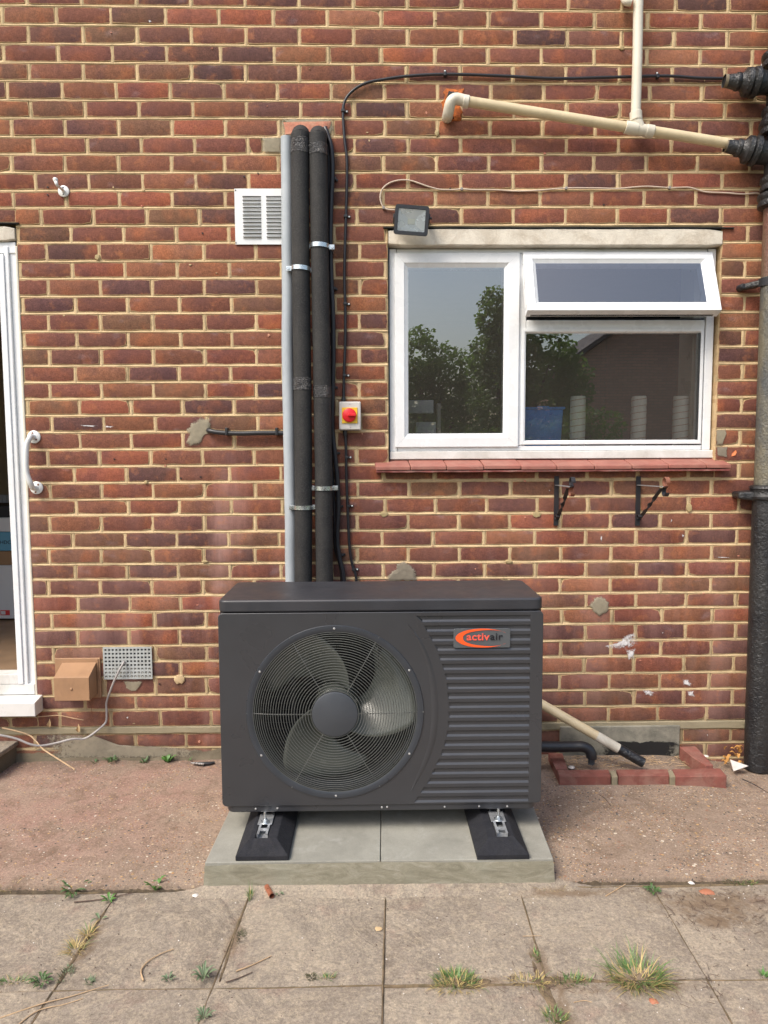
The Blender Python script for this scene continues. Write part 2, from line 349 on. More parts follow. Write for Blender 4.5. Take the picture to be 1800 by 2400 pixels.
def glass_mat(name, rough=0., tint=(.96, .98, .97, 1), refl=.29, dust_veil=.040):
    t = NT(name); t.t.nodes.remove(t.b)
    tr = t.n('BsdfTransparent'); tr.inputs[0].default_value = tint
    gl = t.n('BsdfGlossy'); gl.inputs['Roughness'].default_value = rough; gl.inputs[0].default_value = (1, 1, 1, 1)
    p = t.pos()
    t.l(t.bump(t.noise(p, 3.2, 1, .5), .012, .02), gl.inputs['Normal'])
    fr = t.n('Fresnel'); fr.inputs[0].default_value = 1.5
    fac = t.math('ADD', t.math('MULTIPLY', fr.outputs[0], 1.6), refl-.064)
    mx = t.n('MixShader'); t.l(fac, mx.inputs[0]); t.l(tr.outputs[0], mx.inputs[1]); t.l(gl.outputs[0], mx.inputs[2])
    df = t.n('BsdfDiffuse'); df.inputs[0].default_value = (.62, .56, .5, 1)
    m2 = t.n('MixShader')
    spk = t.ramp(t.noise(p, 420, 2, .5), [(.74, 0.), (.78, .8)])
    cl = t.ramp(t.noise(p, 6, 4, .6), [(.40, .1), (.65, 1.)])
    t.l(t.math('ADD', t.math('MULTIPLY', t.math('MULTIPLY', spk, cl), min(1, .25+dust_veil*4)), dust_veil), m2.inputs[0])  # dust specks, plus an even painted grey haze that lifts dark reflections
    t.l(mx.outputs[0], m2.inputs[1]); t.l(df.outputs[0], m2.inputs[2])
    o = [n for n in t.t.nodes if n.type == 'OUTPUT_MATERIAL'][0]; t.l(m2.outputs[0], o.inputs[0])
    return t.m
M['glass'] = glass_mat('window_glass')
M['glassd'] = glass_mat('dusty_window_glass', .04, (.45, .52, .62, 1), .22, .03)
M['lens'] = glass_mat('lamp_lens', .0, (.99, 1, .99, 1), .05, .001)
M['refl'] = simple('lamp_reflector', (.90, .91, .90), .30, .03, 9, .02, 200, metal=.3)
M['led'] = simple('lamp_chip', (.88, .86, .72), .5, .03, 9, .02, 200)

def concrete_mat(name, base, pink, peb, seed=0.):
    t = NT(name); p = t.pos(); g = t.n('NewGeometry'); s3 = t.n('SeparateXYZ'); t.l(g.outputs['Position'], s3.inputs[0])
    x, y = s3.outputs[0], s3.outputs[1]
    n = t.noise(p, 2.6, 7, .7, .5)
    c = t.ramp(n, [(.3, tuple(v*.8 for v in base[:3])+(1,)), (.7, tuple(v*1.15 for v in base[:3])+(1,))])
    pk = t.math('MULTIPLY', t.maprange(t.math('ADD', x, t.math('MULTIPLY', y, -.9)), .9, 1.75, 1., .12), t.ramp(t.noise(p, 5, 6, .7), [(.36, .15), (.6, 1.)]))
    c = t.mix(pk, c, pink)
    # dirt blotches, then a darker tone towards the wall
    c = t.mix(t.ramp(t.noise(p, 11, 7, .75, .7), [(.48, 0.), (.68, .7)]), c, (.14, .095, .065, 1))
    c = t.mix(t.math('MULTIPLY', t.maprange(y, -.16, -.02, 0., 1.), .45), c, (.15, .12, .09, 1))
    h = None
    for sc_, th, amt in ((75, .30, 1.), (150, .32, .9), (38, .22, .8)):
        v = t.n('TexVoronoi'); v.inputs['Scale'].default_value = sc_; v.inputs['Randomness'].default_value = 1.
        mp = t.pos((1, 1.15, 1)); dm = t.n('Mix', data_type='VECTOR')
        t.l(mp, v.inputs['Vector'])
        wn = t.n('SeparateColor'); t.l(v.outputs['Color'], wn.inputs[0])
        colr = t.ramp(wn.outputs[0], [(0., (.045, .05, .055, 1)), (.16, (.30, .15, .09, 1)), (.36, (.40, .26, .12, 1)), (.55, (.24, .19, .15, 1)), (.72, (.48, .36, .24, 1)), (.90, (.58, .54, .47, 1)), (.97, (.16, .13, .12, 1))], 'CONSTANT')
        inside = t.ramp(v.outputs['Distance'], [(th*.75, 1.), (th, 0.)])
        area = t.math('MULTIPLY', t.ramp(t.noise(p, 4.2, 4, .6), [(.38, .05), (.62, 1.)]), t.maprange(x, .3, 2.6, .45*peb, peb))
        sel = t.math('GREATER_THAN', t.math('MULTIPLY', area, 1.05), wn.outputs[1])
        f = t.math('MULTIPLY', t.math('MULTIPLY', inside, sel), amt)
        c = t.mix(f, c, colr)
        h = f if h is None else t.math('ADD', h, f)
    c = t.mix(1., c, t.ramp(t.noise(p, 420, 3, .7), [(.25, .68), (.5, 1.), (.8, 1.3)]), 'MULTIPLY')
    c = t.mix(1., c, t.ramp(t.noise(p, 110, 5, .85), [(.33, .68), (.5, 1.), (.67, 1.32)]), 'MULTIPLY')
    nb = t.bump(t.noise(p, 160, 5, .75), .6, .004); nb = t.bump(h, .4, .0025, nb); nb = t.bump(t.noise(p, 18, 5, .6), .5, .01, nb)
    return t.out(c, .88, nb, Specular_IOR_Level=.25)
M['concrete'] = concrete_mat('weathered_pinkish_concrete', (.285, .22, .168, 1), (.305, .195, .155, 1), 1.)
def slab_mat():
    t = NT('riven_paving_slab'); p = t.pos()
    oi = t.n('ObjectInfo')
    off = t.n('CombineXYZ'); t.l(t.math('MULTIPLY', oi.outputs['Random'], 31.), off.inputs[0]); t.l(t.math('MULTIPLY', oi.outputs['Random'], 77.), off.inputs[1])
    va = t.n('VectorMath', operation='ADD'); t.l(p, va.inputs[0]); t.l(off.outputs[0], va.inputs[1]); q = va.outputs[0]
    a = t.noise(q, 3.3, 7, .68, .9)
    c = t.ramp(a, [(.28, (.180, .147, .116, 1)), (.5, (.245, .208, .168, 1)), (.72, (.325, .278, .218, 1))])
    b = t.noise(q, 34, 6, .78, .4)
    c = t.mix(t.ramp(b, [(.46, 0.), (.62, .5)]), c, (.41, .345, .255, 1))
    c = t.mix(t.ramp(t.noise(q, 8, 5, .7), [(.56, 0.), (.74, .42)]), c, (.225, .13, .105, 1))
    c = t.mix(t.ramp(t.noise(q, 90, 4, .7), [(.60, 0.), (.74, .45)]), c, (.13, .105, .08, 1))
    c = t.mix(1., c, t.ramp(t.noise(p, 500, 3, .7), [(.25, .66), (.5, 1.), (.8, 1.3)]), 'MULTIPLY')
    c = t.mix(1., c, t.ramp(t.noise(p, 120, 5, .85), [(.34, .66), (.5, 1.), (.66, 1.36)]), 'MULTIPLY')
    dn_ = t.noise(p, 22, 7, .8, .5)
    for (cx_, cy_, rx_, ry_) in ((2.66, -1.06, .26, .10), (2.62, -1.15, .12, .05), (2.30, -1.40, .17, .06), (2.08, -1.40, .10, .05), (2.04, -1.30, .03, .10), (2.06, -1.5, .04, .1), (1.85, -1.385, .12, .035), (1.15, -1.2, .03, .12), (.72, -1.2, .04, .14), (2.2, -1.0, .22, .03)):
        ds = t.n('VectorMath', operation='DISTANCE'); mp_ = t.n('Mapping'); mp_.inputs['Scale'].default_value = (1/rx_, 1/ry_, 0); gg_ = t.n('NewGeometry'); t.l(gg_.outputs['Position'], mp_.inputs[0]); t.l(mp_.outputs[0], ds.inputs[0]); ds.inputs[1].default_value = (cx_/rx_, cy_/ry_, 0)
        m0 = t.math('ADD', t.maprange(ds.outputs['Value'], 0, 1.6, 1., 0.), t.math('MULTIPLY', t.math('SUBTRACT', dn_, .5), 1.6))
        c = t.mix(t.maprange(m0, .42, .85, 0., .72), c, (.155, .105, .065, 1))
    sp = t.noise(p, 120, 2, .5); c = t.mix(t.ramp(sp, [(.765, 0.), (.79, .8)]), c, (.07, .04, .03, 1))
    nb = t.bump(t.noise(p, 260, 4, .75), .5, .002); nb = t.bump(b, .5, .003, nb)
    wv = t.noise(q, 4.0, 5, .6, 1.2); nb = t.bump(wv, .8, .02, nb)
    return t.out(c, .86, nb, Specular_IOR_Level=.25)
M['slab'] = slab_mat()
def pad_mat(name, side):
    t = NT(name); p = t.pos()
    if not side:
        c = t.ramp(t.noise(p, 5, 6, .7), [(.3, (.215, .212, .185, 1)), (.7, (.315, .31, .27, 1))])
        c = t.mix(t.ramp(t.noise(p, 14, 6, .7, .5), [(.55, 0.), (.75, .5)]), c, (.37, .37, .34, 1))
        nb = t.bump(t.noise(p, 260, 4), .35, .0015)
    else:
        q = t.pos((3.5, 1, 11)); a = t.noise(q, 3.0, 6, .75, 1.2)
        c = t.ramp(a, [(.3, (.17, .16, .12, 1)), (.5, (.235, .22, .165, 1)), (.72, (.33, .315, .26, 1))])
        c = t.mix(t.ramp(t.noise(p, 7, 4), [(.5, 0.), (.7, .5)]), c, (.27, .27, .215, 1))
        nb = t.bump(a, .5, .003)
    c = t.mix(1., c, t.ramp(t.noise(p, 520, 3, .7), [(.25, .78), (.5, 1.), (.8, 1.18)]), 'MULTIPLY')
    return t.out(c, .85, nb, Specular_IOR_Level=.25)
M['padtop'] = pad_mat('smooth_grey_slab', False); M['padside'] = pad_mat('trowelled_green_grey_mortar', True)
def leafmat():
    t = NT('tree_foliage'); p = t.pos()
    c = t.ramp(t.noise(p, 2.4, 4), [(.3, (.10, .15, .05, 1)), (.7, (.15, .22, .08, 1))])
    t.val(t.b, 'Base Color', c); t.b.inputs['Roughness'].default_value = .5
    tl = t.n('BsdfTranslucent'); t.l(t.mix(1., c, (1.3, 1.5, .7, 1), 'MULTIPLY'), tl.inputs[0]); mx = t.n('MixShader'); mx.inputs[0].default_value = .45
    t.l(t.b.outputs[0], mx.inputs[1]); t.l(tl.outputs[0], mx.inputs[2]); o = [n for n in t.t.nodes if n.type == 'OUTPUT_MATERIAL'][0]; t.l(mx.outputs[0], o.inputs[0])
    return t.m
M['leaf'] = leafmat()
def farbrick():
    t = NT('distant_brick'); g = t.n('NewGeometry'); sp = t.n('SeparateXYZ'); t.l(g.outputs['Position'], sp.inputs[0])
    cb = t.n('CombineXYZ'); t.l(sp.outputs[0], cb.inputs[0]); t.l(sp.outputs[2], cb.inputs[1])
    b = t.n('TexBrick'); t.l(cb.outputs[0], b.inputs[0]); b.inputs['Scale'].default_value = 1
    b.inputs['Color1'].default_value = (.46, .26, .19, 1); b.inputs['Color2'].default_value = (.36, .21, .16, 1); b.inputs['Mortar'].default_value = (.25, .2, .15, 1)
    b.inputs['Brick Width'].default_value = .225; b.inputs['Row Height'].default_value = .075; b.inputs['Mortar Size'].default_value = .008
    return t.out(b.outputs[0], .9)
M['farbrick'] = farbrick()

# ================================================================ THE BRICK WALL
rows_l = [15.2, 59.5, 104, 147, 190, 234.4, 276.5, 320, 361, 403.7, 445.8, 486, 528, 568.6, 611, 652, 693.6, 733.5, 775.6, 815, 856, 895, 934, 972.5, 1011.5, 1052, 1091.4, 1130, 1169, 1206, 1246, 1283, 1321, 1357, 1395, 1432.6, 1471.6, 1512, 1549, 1586, 1628, 1662.6]
rows_r = [28, 70, 112, 154, 197.5, 237.4, 279, 321, 361, 403, 443, 484, 525, 568, 608, 650, 691, 731, 771, 812, 851, 891, 930, 968, 1006, 1045, 1083, 1122, 1161, 1200, 1238.5, 1276, 1314, 1351, 1388, 1423, 1459, 1498, 1536, 1575, 1614, 1653]
xl_, xr_ = W(450, 600).x, W(1680, 600).x
def lin(zl, zr): return lambda x: zl + (zr-zl)*(x-xl_)/(xr_-xl_)
ROW = {r: lin(W(450, a).z, W(1680, b).z) for r, (a, b) in enumerate(zip(rows_l, rows_r))}
for k in range(1, 14): ROW[-k] = (lambda k: lambda x: ROW[0](x)+.0755*k)(k)
ends = {}                                                 # bottom courses around the thick band
ends[41] = (ROW[41], lin(W(450, 1703).z, W(1680, 1690).z))
ends[42] = (lin(W(450, 1717).z, W(1680, 1706).z), lin(W(450, 1752).z, W(1680, 1740).z))
ends[43] = (lin(W(450, 1752).z, W(1680, 1740).z), lin(W(450, 1790).z, W(1680, 1776).z))
ends[44] = (lin(W(450, 1790).z, W(1680, 1776).z), lin(W(450, 1830).z, W(1680, 1816).z))
A_L = {0:(513.7,4),1:(448.6,3.5),2:(516.3,4),3:(448.6,3.5),4:(524,4),5:(452,3.5),6:(403.5,3),7:(456,3.5),8:(402,3),9:(458.6,3.5),10:(403.5,3),11:(467.3,3.5),12:(413,3),13:(477,3.5),14:(415,3),15:(479,3.5),16:(421,3),17:(479,3.5),18:(422.6,3),19:(480,3.5),20:(419.5,3),21:(480.3,3.5),22:(428,3),23:(484,3.5),24:(428,3),25:(474.7,3.5),26:(417,3),27:(479,3.5),28:(421,3),29:(478,3.5),30:(414,3),31:(478,3.5),32:(418,3),33:(476,3.5),34:(423,3),35:(482.5,3.5),36:(421.7,3),37:(484,3.5),38:(424,3),39:(483.8,3.5),40:(435.6,3),41:(494.6,3.5),42:(435.6,3),43:(500,3.5),44:(440,3)}
A_R = {0:1766.8,1:1704.7,2:1764.6,3:1699,4:1769,5:1699.5,6:1762.5,7:1696,8:1758,9:1693,10:1751.6,11:1688.7,12:1753.8,13:1686,14:1747,15:1684,16:1745,17:1680,18:1741.6,19:1677,20:1741,21:1675,22:1738.6,23:1672,24:1735,25:1670,26:1732,27:1668,28:1732,29:1666,30:1727,31:1668,32:1726.7,33:1666,34:1725,35:1669.4,36:1724,37:1666,38:1719,39:1662,40:1716.6,41:1656.4,42:1712,43:1652.5,44:1708}
def course_bounds(c):
    if c in ends: return ends[c]
    return ROW[c], ROW[c+1]
def course_joint(c):                                      # n -> x
    cc = c if c >= 0 else (c % 2)
    u, n = A_L[cc]; ztop, zbot = course_bounds(cc); zz = (ztop(.8)+zbot(.8))/2
    def at(u, zz):
        lo, hi = 0., 2000.                                # find v for the height at this u
        v = 900.
        for _ in range(12):
            p = W(u, v); v += (p.z-zz)*500
        return W(u, v).x
    x1 = at(u, zz); x2 = at(A_R[cc], (ztop(3.1)+zbot(3.1))/2); n2 = 14 if c % 2 == 0 else 13.5
    return lambda m: x1 + (x2-x1)*(m-n)/(n2-n)
DOORX = (W(54, 975).x+W(72, 1352).x+W(40, 600).x)/3
WX0 = (W(908.6, 600).x+W(911.6, 1070).x)/2; WX1 = (W(1692, 600).x+W(1677, 950).x)/2
WZ1 = W(1300, 534).z; WZ0 = W(1300, 1085).z
DZ1 = W(20, 523).z
openings = [(WX0, WX1, WZ0, WZ1), (-2.6, DOORX, W(20, 1682).z, DZ1)]
def rect_px(u0, v0, u1, v1):
    a = W(u0, v0); b = W(u1, v1); return (a.x, b.x, b.z, a.z)
P1 = rect_px(656, 277, 783, 319); P2 = rect_px(613, 320, 664, 360)
patches = [P1, P2]
def subtract(rs, holes):
    out = [rs] if isinstance(rs, tuple) else rs
    for h in holes:
        nx = []
        for r in out:
            x0, x1, z0, z1 = r
            if h[0] >= x1 or h[1] <= x0 or h[2] >= z1 or h[3] <= z0: nx.append(r); continue
            if h[0] > x0: nx.append((x0, h[0], z0, z1))
            if h[1] < x1: nx.append((h[1], x1, z0, z1))
            a, b = max(x0, h[0]), min(x1, h[1])
            if h[2] > z0: nx.append((a, b, z0, h[2]))
            if h[3] < z1: nx.append((a, b, h[3], z1))
        out = nx
    return out
wall = thing('brick_wall', 'red-brown brick house wall with sandy yellow mortar behind the heat pump', 'brick wall', (1.6, 0, 0))
TONES = [((138, 86, 64), 28), ((130, 78, 62), 24), ((116, 76, 64), 15), ((100, 68, 62), 9), ((148, 95, 66), 16), ((124, 88, 64), 15), ((158, 88, 64), 8), ((134, 76, 58), 9), ((162, 108, 76), 4), ((88, 62, 58), 4)]
def tone(z):
    ws = [w_ for _, w_ in TONES]
    if z < .9: ws = [a*b for a, b in zip(ws, (.9, 1, 1.5, 1.8, .8, 1.1, .6, .7, 1, 1.8))]
    c = random.choices(TONES, ws)[0][0]; gr = (c[0]*.4+c[1]*.4+c[2]*.2); c = tuple(((v+(gr-v)*.05)*.78+m_*.22)*.925+o_ for v, o_, m_ in zip(c, (-1, -1, 1), (125, 82, 66))); j = random.uniform(.85, 1.13)
    return tuple(x*j*random.uniform(.97, 1.03) for x in srgb(*c)[:3]) + (random.random(),)
def brick_geo(L, H, rnd, D=.1):
    """irregular brick: wavy outline, rounded arris, 12-point outline"""
    hx, hz = L/2, H/2
    j = lambda a: rnd.uniform(-a, a)
    c = .004
    nb = 4 if L > .12 else 2
    xs = [-hx+L*(k+1)/(nb+1) for k in range(nb)]
    o = [(-hx+c*rnd.random(), -hz+c*rnd.random())] + [(x+j(.004), -hz+j(.0020)) for x in xs] + [(hx-c*rnd.random(), -hz+c*rnd.random()), (hx+j(.0015), j(.01))]
    o += [(hx-c*rnd.random(), hz-c*rnd.random())] + [(x+j(.004), hz+j(.0020)) for x in reversed(xs)] + [(-hx+c*rnd.random(), hz-c*rnd.random()), (-hx+j(.0015), j(.01))]
    if rnd.random() < .22:                                  # a knocked corner
        k = rnd.choice([0, nb+1, nb+3, 2*nb+4]); x, z = o[k % len(o)]
        o[k % len(o)] = (x-math.copysign(.007, x), z-math.copysign(.006, z))
    n = len(o); ins = .0065
    sx, sz = (hx-ins)/hx, (hz-ins)/hz
    ch = .0022
    vs = [(x, 0, z) for x, z in [(x*sx, z*sz) for x, z in o]] + [(x, ch, z) for x, z in o] + [(x, D, z) for x, z in o]
    fs = [tuple(range(n))] + [((i+1) % n, i, n+i, n+(i+1) % n) for i in range(n)] + [(n+(i+1) % n, n+i, 2*n+i, 2*n+(i+1) % n) for i in range(n)]
    edge = [1.]*n + [0.]*n + [0.]*n
    return vs, fs, edge
def finish_brick_mesh(name, vs, fs, edge, uvs, tones=None):
    me = bpy.data.meshes.new(name); me.from_pydata(vs, [], fs)
    a = me.attributes.new('edge', 'FLOAT', 'POINT'); a.data.foreach_set('value', edge)
    ul = me.uv_layers.new(name='UVMap'); vi = np.zeros(len(me.loops), dtype=np.int32); me.loops.foreach_get('vertex_index', vi)
    ul.data.foreach_set('uv', np.array(uvs, dtype=np.float32)[vi].ravel())
    if tones is not None:
        t = me.attributes.new('tone', 'FLOAT_COLOR', 'POINT'); t.data.foreach_set('color', np.array(tones, dtype=np.float32).ravel())
    me.shade_smooth(); me.set_sharp_from_angle(angle=R(50))
    return me
SL, SH = .2196, .0640
variants = []
for k in range(28):
    rnd = random.Random(100+k); vs, fs, e = brick_geo(SL, SH, rnd)
    me = finish_brick_mesh('brick', vs, fs, e, [(v[0]/SL+.5, v[2]/SH+.5) for v in vs]); me.materials.append(M['brick'])
    variants.append(me)
pieces = []
for c in range(-13, 45):
    zt, zb = course_bounds(c); cj = course_joint(c)
    start = -4 if c % 2 == 0 else -3.5
    for k in range(24):
        m = start+k; j = .0055+random.uniform(-.0018, .0022)
        x0, x1 = cj(m)+j+random.uniform(-.002, .002), cj(m+1)-j+random.uniform(-.002, .002)
        if c % 2 == 0 and (m == 2 and c == -99): continue
        xm = (x0+x1)/2; z0, z1 = zb(xm)+.0052+random.uniform(-.0008, .0008), zt(xm)-.0052+random.uniform(-.0008, .0008)
        grow = .006
        for r in subtract((x0, x1, z0, z1), [(h[0]-.002, h[1]+.002, h[2]-(grow if i < 1 else 0), h[3]+.003) for i, h in enumerate(openings)] + patches):
            if r[1]-r[0] > .016 and r[3]-r[2] > .012: pieces.append((r, (zb(x1)-zb(x0))/max(.01, x1-x0)))
def visible_weight(r):
    cx_, cz_ = (r[0]+r[1])/2, (r[2]+r[3])/2
    p = Vector((cx_, 0, cz_))-CAM; dd = p.dot(fw); u = 900+F*p.dot(rt)/dd; v = 1200+F*p.dot(dn)/dd
    if not (0 < u < 1800 and 0 < v < 2400): return 0
    if 505 < u < 1275 and v > 1350: return 0
    if 665 < u < 775 and v > 290: return 0
    if u > 1770: return 0
    return (r[1]-r[0])*(r[3]-r[2])/dd/dd
order = sorted(range(len(pieces)), key=lambda i: -visible_weight(pieces[i][0]))
single = set(order[:299])
SV, SF, SE, SU, ST = [], [], [], [], []
for i, (r, sl_) in enumerate(pieces):
    L, H = r[1]-r[0], r[3]-r[2]; cx_, cz_ = (r[0]+r[1])/2, (r[2]+r[3])/2; tn = tone(cz_)
    yo = random.uniform(-.0016, .0016)
    if i in single and abs(L-SL) < .03:
        o = bpy.data.objects.new('brick', random.choice(variants)); o.parent = wall; o.color = tn
        o.matrix_parent_inverse = Matrix.Translation(wall.location).inverted()
        o.location = (cx_, yo, cz_); o.scale = (L/SL, 1, H/SH); o.rotation_euler = (random.uniform(-.01, .01), -sl_+random.uniform(-.004, .004), random.uniform(-.005, .005))
        col.objects.link(o)
    elif i in single:
        vs, fs, e = brick_geo(L, H, random.Random(i)); me = finish_brick_mesh('brick', vs, fs, e, [(v[0]/SL+.5, v[2]/SH+.5) for v in vs]); me.materials.append(M['brick'])
        o = bpy.data.objects.new('brick', me); o.parent = wall; o.color = tn; o.matrix_parent_inverse = Matrix.Translation(wall.location).inverted()
        o.location = (cx_, yo, cz_); o.rotation_euler = (0, -sl_, 0); col.objects.link(o)
    else:
        vs, fs, e = brick_geo(L, H, random.Random(i)); b = len(SV)
        SV += [(v[0]+cx_, v[1]+yo, v[2]+cz_+v[0]*sl_) for v in vs]; SF += [tuple(q+b for q in f) for f in fs]; SE += e
        SU += [(v[0]/SL+.5, v[2]/SH+.5) for v in vs]; ST += [tn]*len(vs)
me = finish_brick_mesh('remaining_bricks', SV, SF, SE, SU, ST)
tag(link('remaining_bricks', me, M['brick_s'], wall), kind='stuff')
# mortar: backing, struck bed joints, perpends
mb = MB()
mb.box(WX1+.003, WX1+.03, .006, .12, WZ0, WZ1-.03)
mb.box(WX0-.03, WX0-.003, .006, .12, WZ0, WZ1-.03)
mb.box(DOORX+.003, DOORX+.03, .006, .1, W(20, 1682).z, DZ1-.01)
holes = openings
for r in subtract((-1.3, 4.9, -.15, ROW[-13](1.5)), holes): mb.add([(r[0], .0075, r[2]), (r[1], .0075, r[2]), (r[1], .0075, r[3]), (r[0], .0075, r[3])], [(0, 1, 2, 3)])
for c in range(-12, 45):
    zt = course_bounds(c)[0]; thick = .0095; extra = 0.
    x = -1.2
    if c == 42:
        thick = .016
    vs = []; fs = []; prev = None
    while x < 4.8:
        zc = zt(x)+(extra if c != 42 else .010); jit = nz(x*9, c*3.1)*.0018; jy = nz(x*14, c*7.7)*.0012
        inside = any(h[0]-.001 < x < h[1]+.001 and h[2]-.012 < zc < h[3]+.006 for h in openings)
        if inside: prev = None
        else:
            b = len(mb.v); mb.v += [(x, .0068+jy*.5, zc+thick), (x, .0045+jy, zc+.0035+jit), (x, -.0002+jy, zc-.0035+jit), (x, .004, zc-thick)]
            if prev is not None: mb.f += [(prev+k+1, b+k+1, b+k, prev+k) for k in range(3)]
            prev = b
        x += .018
for c in range(-12, 44):
    zt, zb = course_bounds(c); cj = course_joint(c); start = -4 if c % 2 == 0 else -3.5
    for k in range(25):
        x = cj(start+k); z0, z1 = zb(x), zt(x)
        if any(h[0]-.01 < x < h[1]+.01 and h[2]-.01 < (z0+z1)/2 < h[3] for h in openings): continue
        prev = None
        for q in range(5):
            z = z0+(z1-z0)*q/4; jx = nz(x*31, z*40)*.0015; b = len(mb.v)
            mb.v += [(x-.0085, .005, z), (x-.0045+jx, .0022+random.uniform(-.0008, .0008), z), (x+.0045+jx, .0016+random.uniform(-.0008, .0008), z), (x+.0085, .005, z)]
            if prev is not None: mb.f += [(prev+a, prev+a+1, b+a+1, b+a) for a in range(3)]
            prev = b
mb.build('mortar_joints', M['mortar'], wall, smooth=60)
# wall patches of cement (parts of the wall, each a low mound with its own outline)
def blob(pts, name, m, parent, h=.004, y=-.001, jag=0., sub=3, base=.0):
    """low mound on the wall from a px outline; edge at y, centre proud by h"""
    P = [W(u, v, 0) for u, v in pts]; n0 = len(P); Q = []
    for i in range(n0):
        a, b = P[i], P[(i+1) % n0]
        for k in range(sub):
            p = a.lerp(b, k/sub); p = p + Vector((random.uniform(-jag, jag), 0, random.uniform(-jag, jag))); Q.append(p)
    c = sum(Q, Vector())/len(Q); n = len(Q); vs = []
    for s_, yy in ((1., y+.004), (.93, y-h*.6), (.6, y-h), (.25, y-h*1.05)):
        for p in Q:
            q = c+(p-c)*s_; vs.append((q.x, yy+nz(q.x*60, q.z*60)*h*.35*(s_ < .95), q.z))
    vs.append((c.x, y-h*1.05, c.z))
    fs = [(r_*n+i, r_*n+(i+1) % n, (r_+1)*n+(i+1) % n, (r_+1)*n+i) for r_ in range(3) for i in range(n)]
    fs = [f[::-1] for f in fs] + [((3*n+(i+1) % n), 3*n+i, 4*n)[::-1] for i in range(n)]
    fs = [f[::-1] for f in fs]
    o = MB().add(vs, fs).build(name, m, parent, smooth=60)
    a = o.data.attributes.new('edge', 'FLOAT', 'POINT'); a.data.foreach_set('value', [0.]*n+[.12]*n+[.5]*n+[.85]*n+[1.])
    return o
def circ(u, v, a, b=None, n=12, jit=.12):
    b = b or a; return [(u+a*math.cos(2*math.pi*k/n)*(1+random.uniform(-jit, jit)), v+b*math.sin(2*math.pi*k/n)*(1+random.uniform(-jit, jit))) for k in range(n)]
tag(blob([(656, 277), (784, 275), (785, 313), (776, 320), (656, 322)], 'cement_patch', M['cementp'], wall, .003, -.001, .0015), 'grey cement patch round the pipe entry')
tag(blob([(613, 322), (662, 320), (662, 360), (612, 358)], 'cement_patch', M['cementp'], wall, .003, -.001, .0015), 'grey cement patch left of the pipe tops')
blob([(664, 287), (777, 285), (776, 298), (760, 318), (668, 316)], 'broken_brick', M['pinkbrick'], wall, .0025, -.005, .002)
blob([(435, 1005), (455, 985), (470, 975), (497, 977), (494, 1000), (500, 1012), (480, 1022), (468, 1045), (447, 1050), (433, 1040), (440, 1022)], 'cement_patch', M['cementp'], wall, .0025, -.002, .004)
blob(circ(1405, 1420, 25, 24), 'cement_patch', M['cementp'], wall, .0025, -.002, .002)
blob([(900, 1365), (905, 1348), (925, 1335), (930, 1318), (950, 1312), (965, 1325), (978, 1338), (980, 1366)], 'cement_patch', M['cementq'], wall, .003, -.002, .004)
blob([(289, 1595), (335, 1595), (333, 1605), (322, 1618), (308, 1621), (294, 1612)], 'cement_patch', M['cementp'], wall, .003, -.002, .002)
blob(circ(421, 1592, 13, 11), 'cement_patch', M['mortar'], wall, .004, -.002, .002)
blob([(1676, 1006), (1700, 1003), (1703, 1015), (1692, 1045), (1676, 1046)], 'cement_patch', M['cementp'], wall, .003, -.002, .002)
blob([(1678, 1046), (1705, 1046), (1704, 1072), (1680, 1070)], 'cement_patch', M['cementq'], wall, .003, -.002, .002)
for u, v, a, b in ((1024, 312, 7, 10), (229, 603, 8, 9), (1258, 1206, 12, 9), (1615, 1190, 9, 14), (900, 1205, 13, 8), (1192, 1316, 11, 6), (480, 1316, 9, 4), (1457, 113, 8, 7), (343, 1130, 5, 6)):
    blob(circ(u, v, a*.78, b*.78, 10), 'filled_hole', M['filler'], wall, .003, -.0025, .001)
def splash(pts, jag=.004, gr_=1.35):
    cu_ = sum(p[0] for p in pts)/len(pts); cv_ = sum(p[1] for p in pts)/len(pts); pts = [(cu_+(u-cu_)*gr_, cv_+(v-cv_)*gr_) for u, v in pts]
    blob(pts, 'paint_splash', M['paint'], wall, .0006, -.0022, jag, 4)
splash([(1455, 1498), (1472, 1484), (1489, 1481), (1489, 1512), (1470, 1517), (1440, 1520), (1412, 1515), (1440, 1509)], .004, 1.6)
splash([(1465, 1520), (1489, 1516), (1486, 1545), (1470, 1548)], .004, 1.3)
splash([(1600, 1592), (1612, 1590), (1622, 1603), (1618, 1609), (1600, 1607)]); splash([(1504, 1617), (1520, 1615), (1535, 1622), (1530, 1632), (1514, 1630)])
splash([(1607, 1619), (1626, 1617), (1630, 1634), (1612, 1630)]); splash([(1409, 1250), (1412, 1262), (1409, 1272), (1406, 1262)], .0005)
splash([(1572, 1213), (1577, 1219), (1571, 1226)], .0005); splash([(1597, 1250), (1604, 1255), (1600, 1260)], .0005)
splash([(175, 995), (235, 997), (233, 1003), (190, 999)], .001, 1.15); splash([(243, 997), (270, 999), (262, 1003), (246, 1002)], .001)
splash([(1672, 1304), (1715, 1306), (1714, 1308), (1680, 1307)], .0008); splash([(345, 48), (353, 46), (358, 52), (350, 54)], .001); splash([(294, 1680), (302, 1678), (300, 1686)], .001)
splash([(1285, 1147), (1291, 1149), (1287, 1152)], .0005); splash([(1550, 1482), (1555, 1480), (1553, 1486)], .0004); splash([(1655, 1718), (1660, 1722), (1657, 1726)], .0004)
splash([(1780, 150), (1790, 148), (1788, 163), (1780, 160)], .0005)
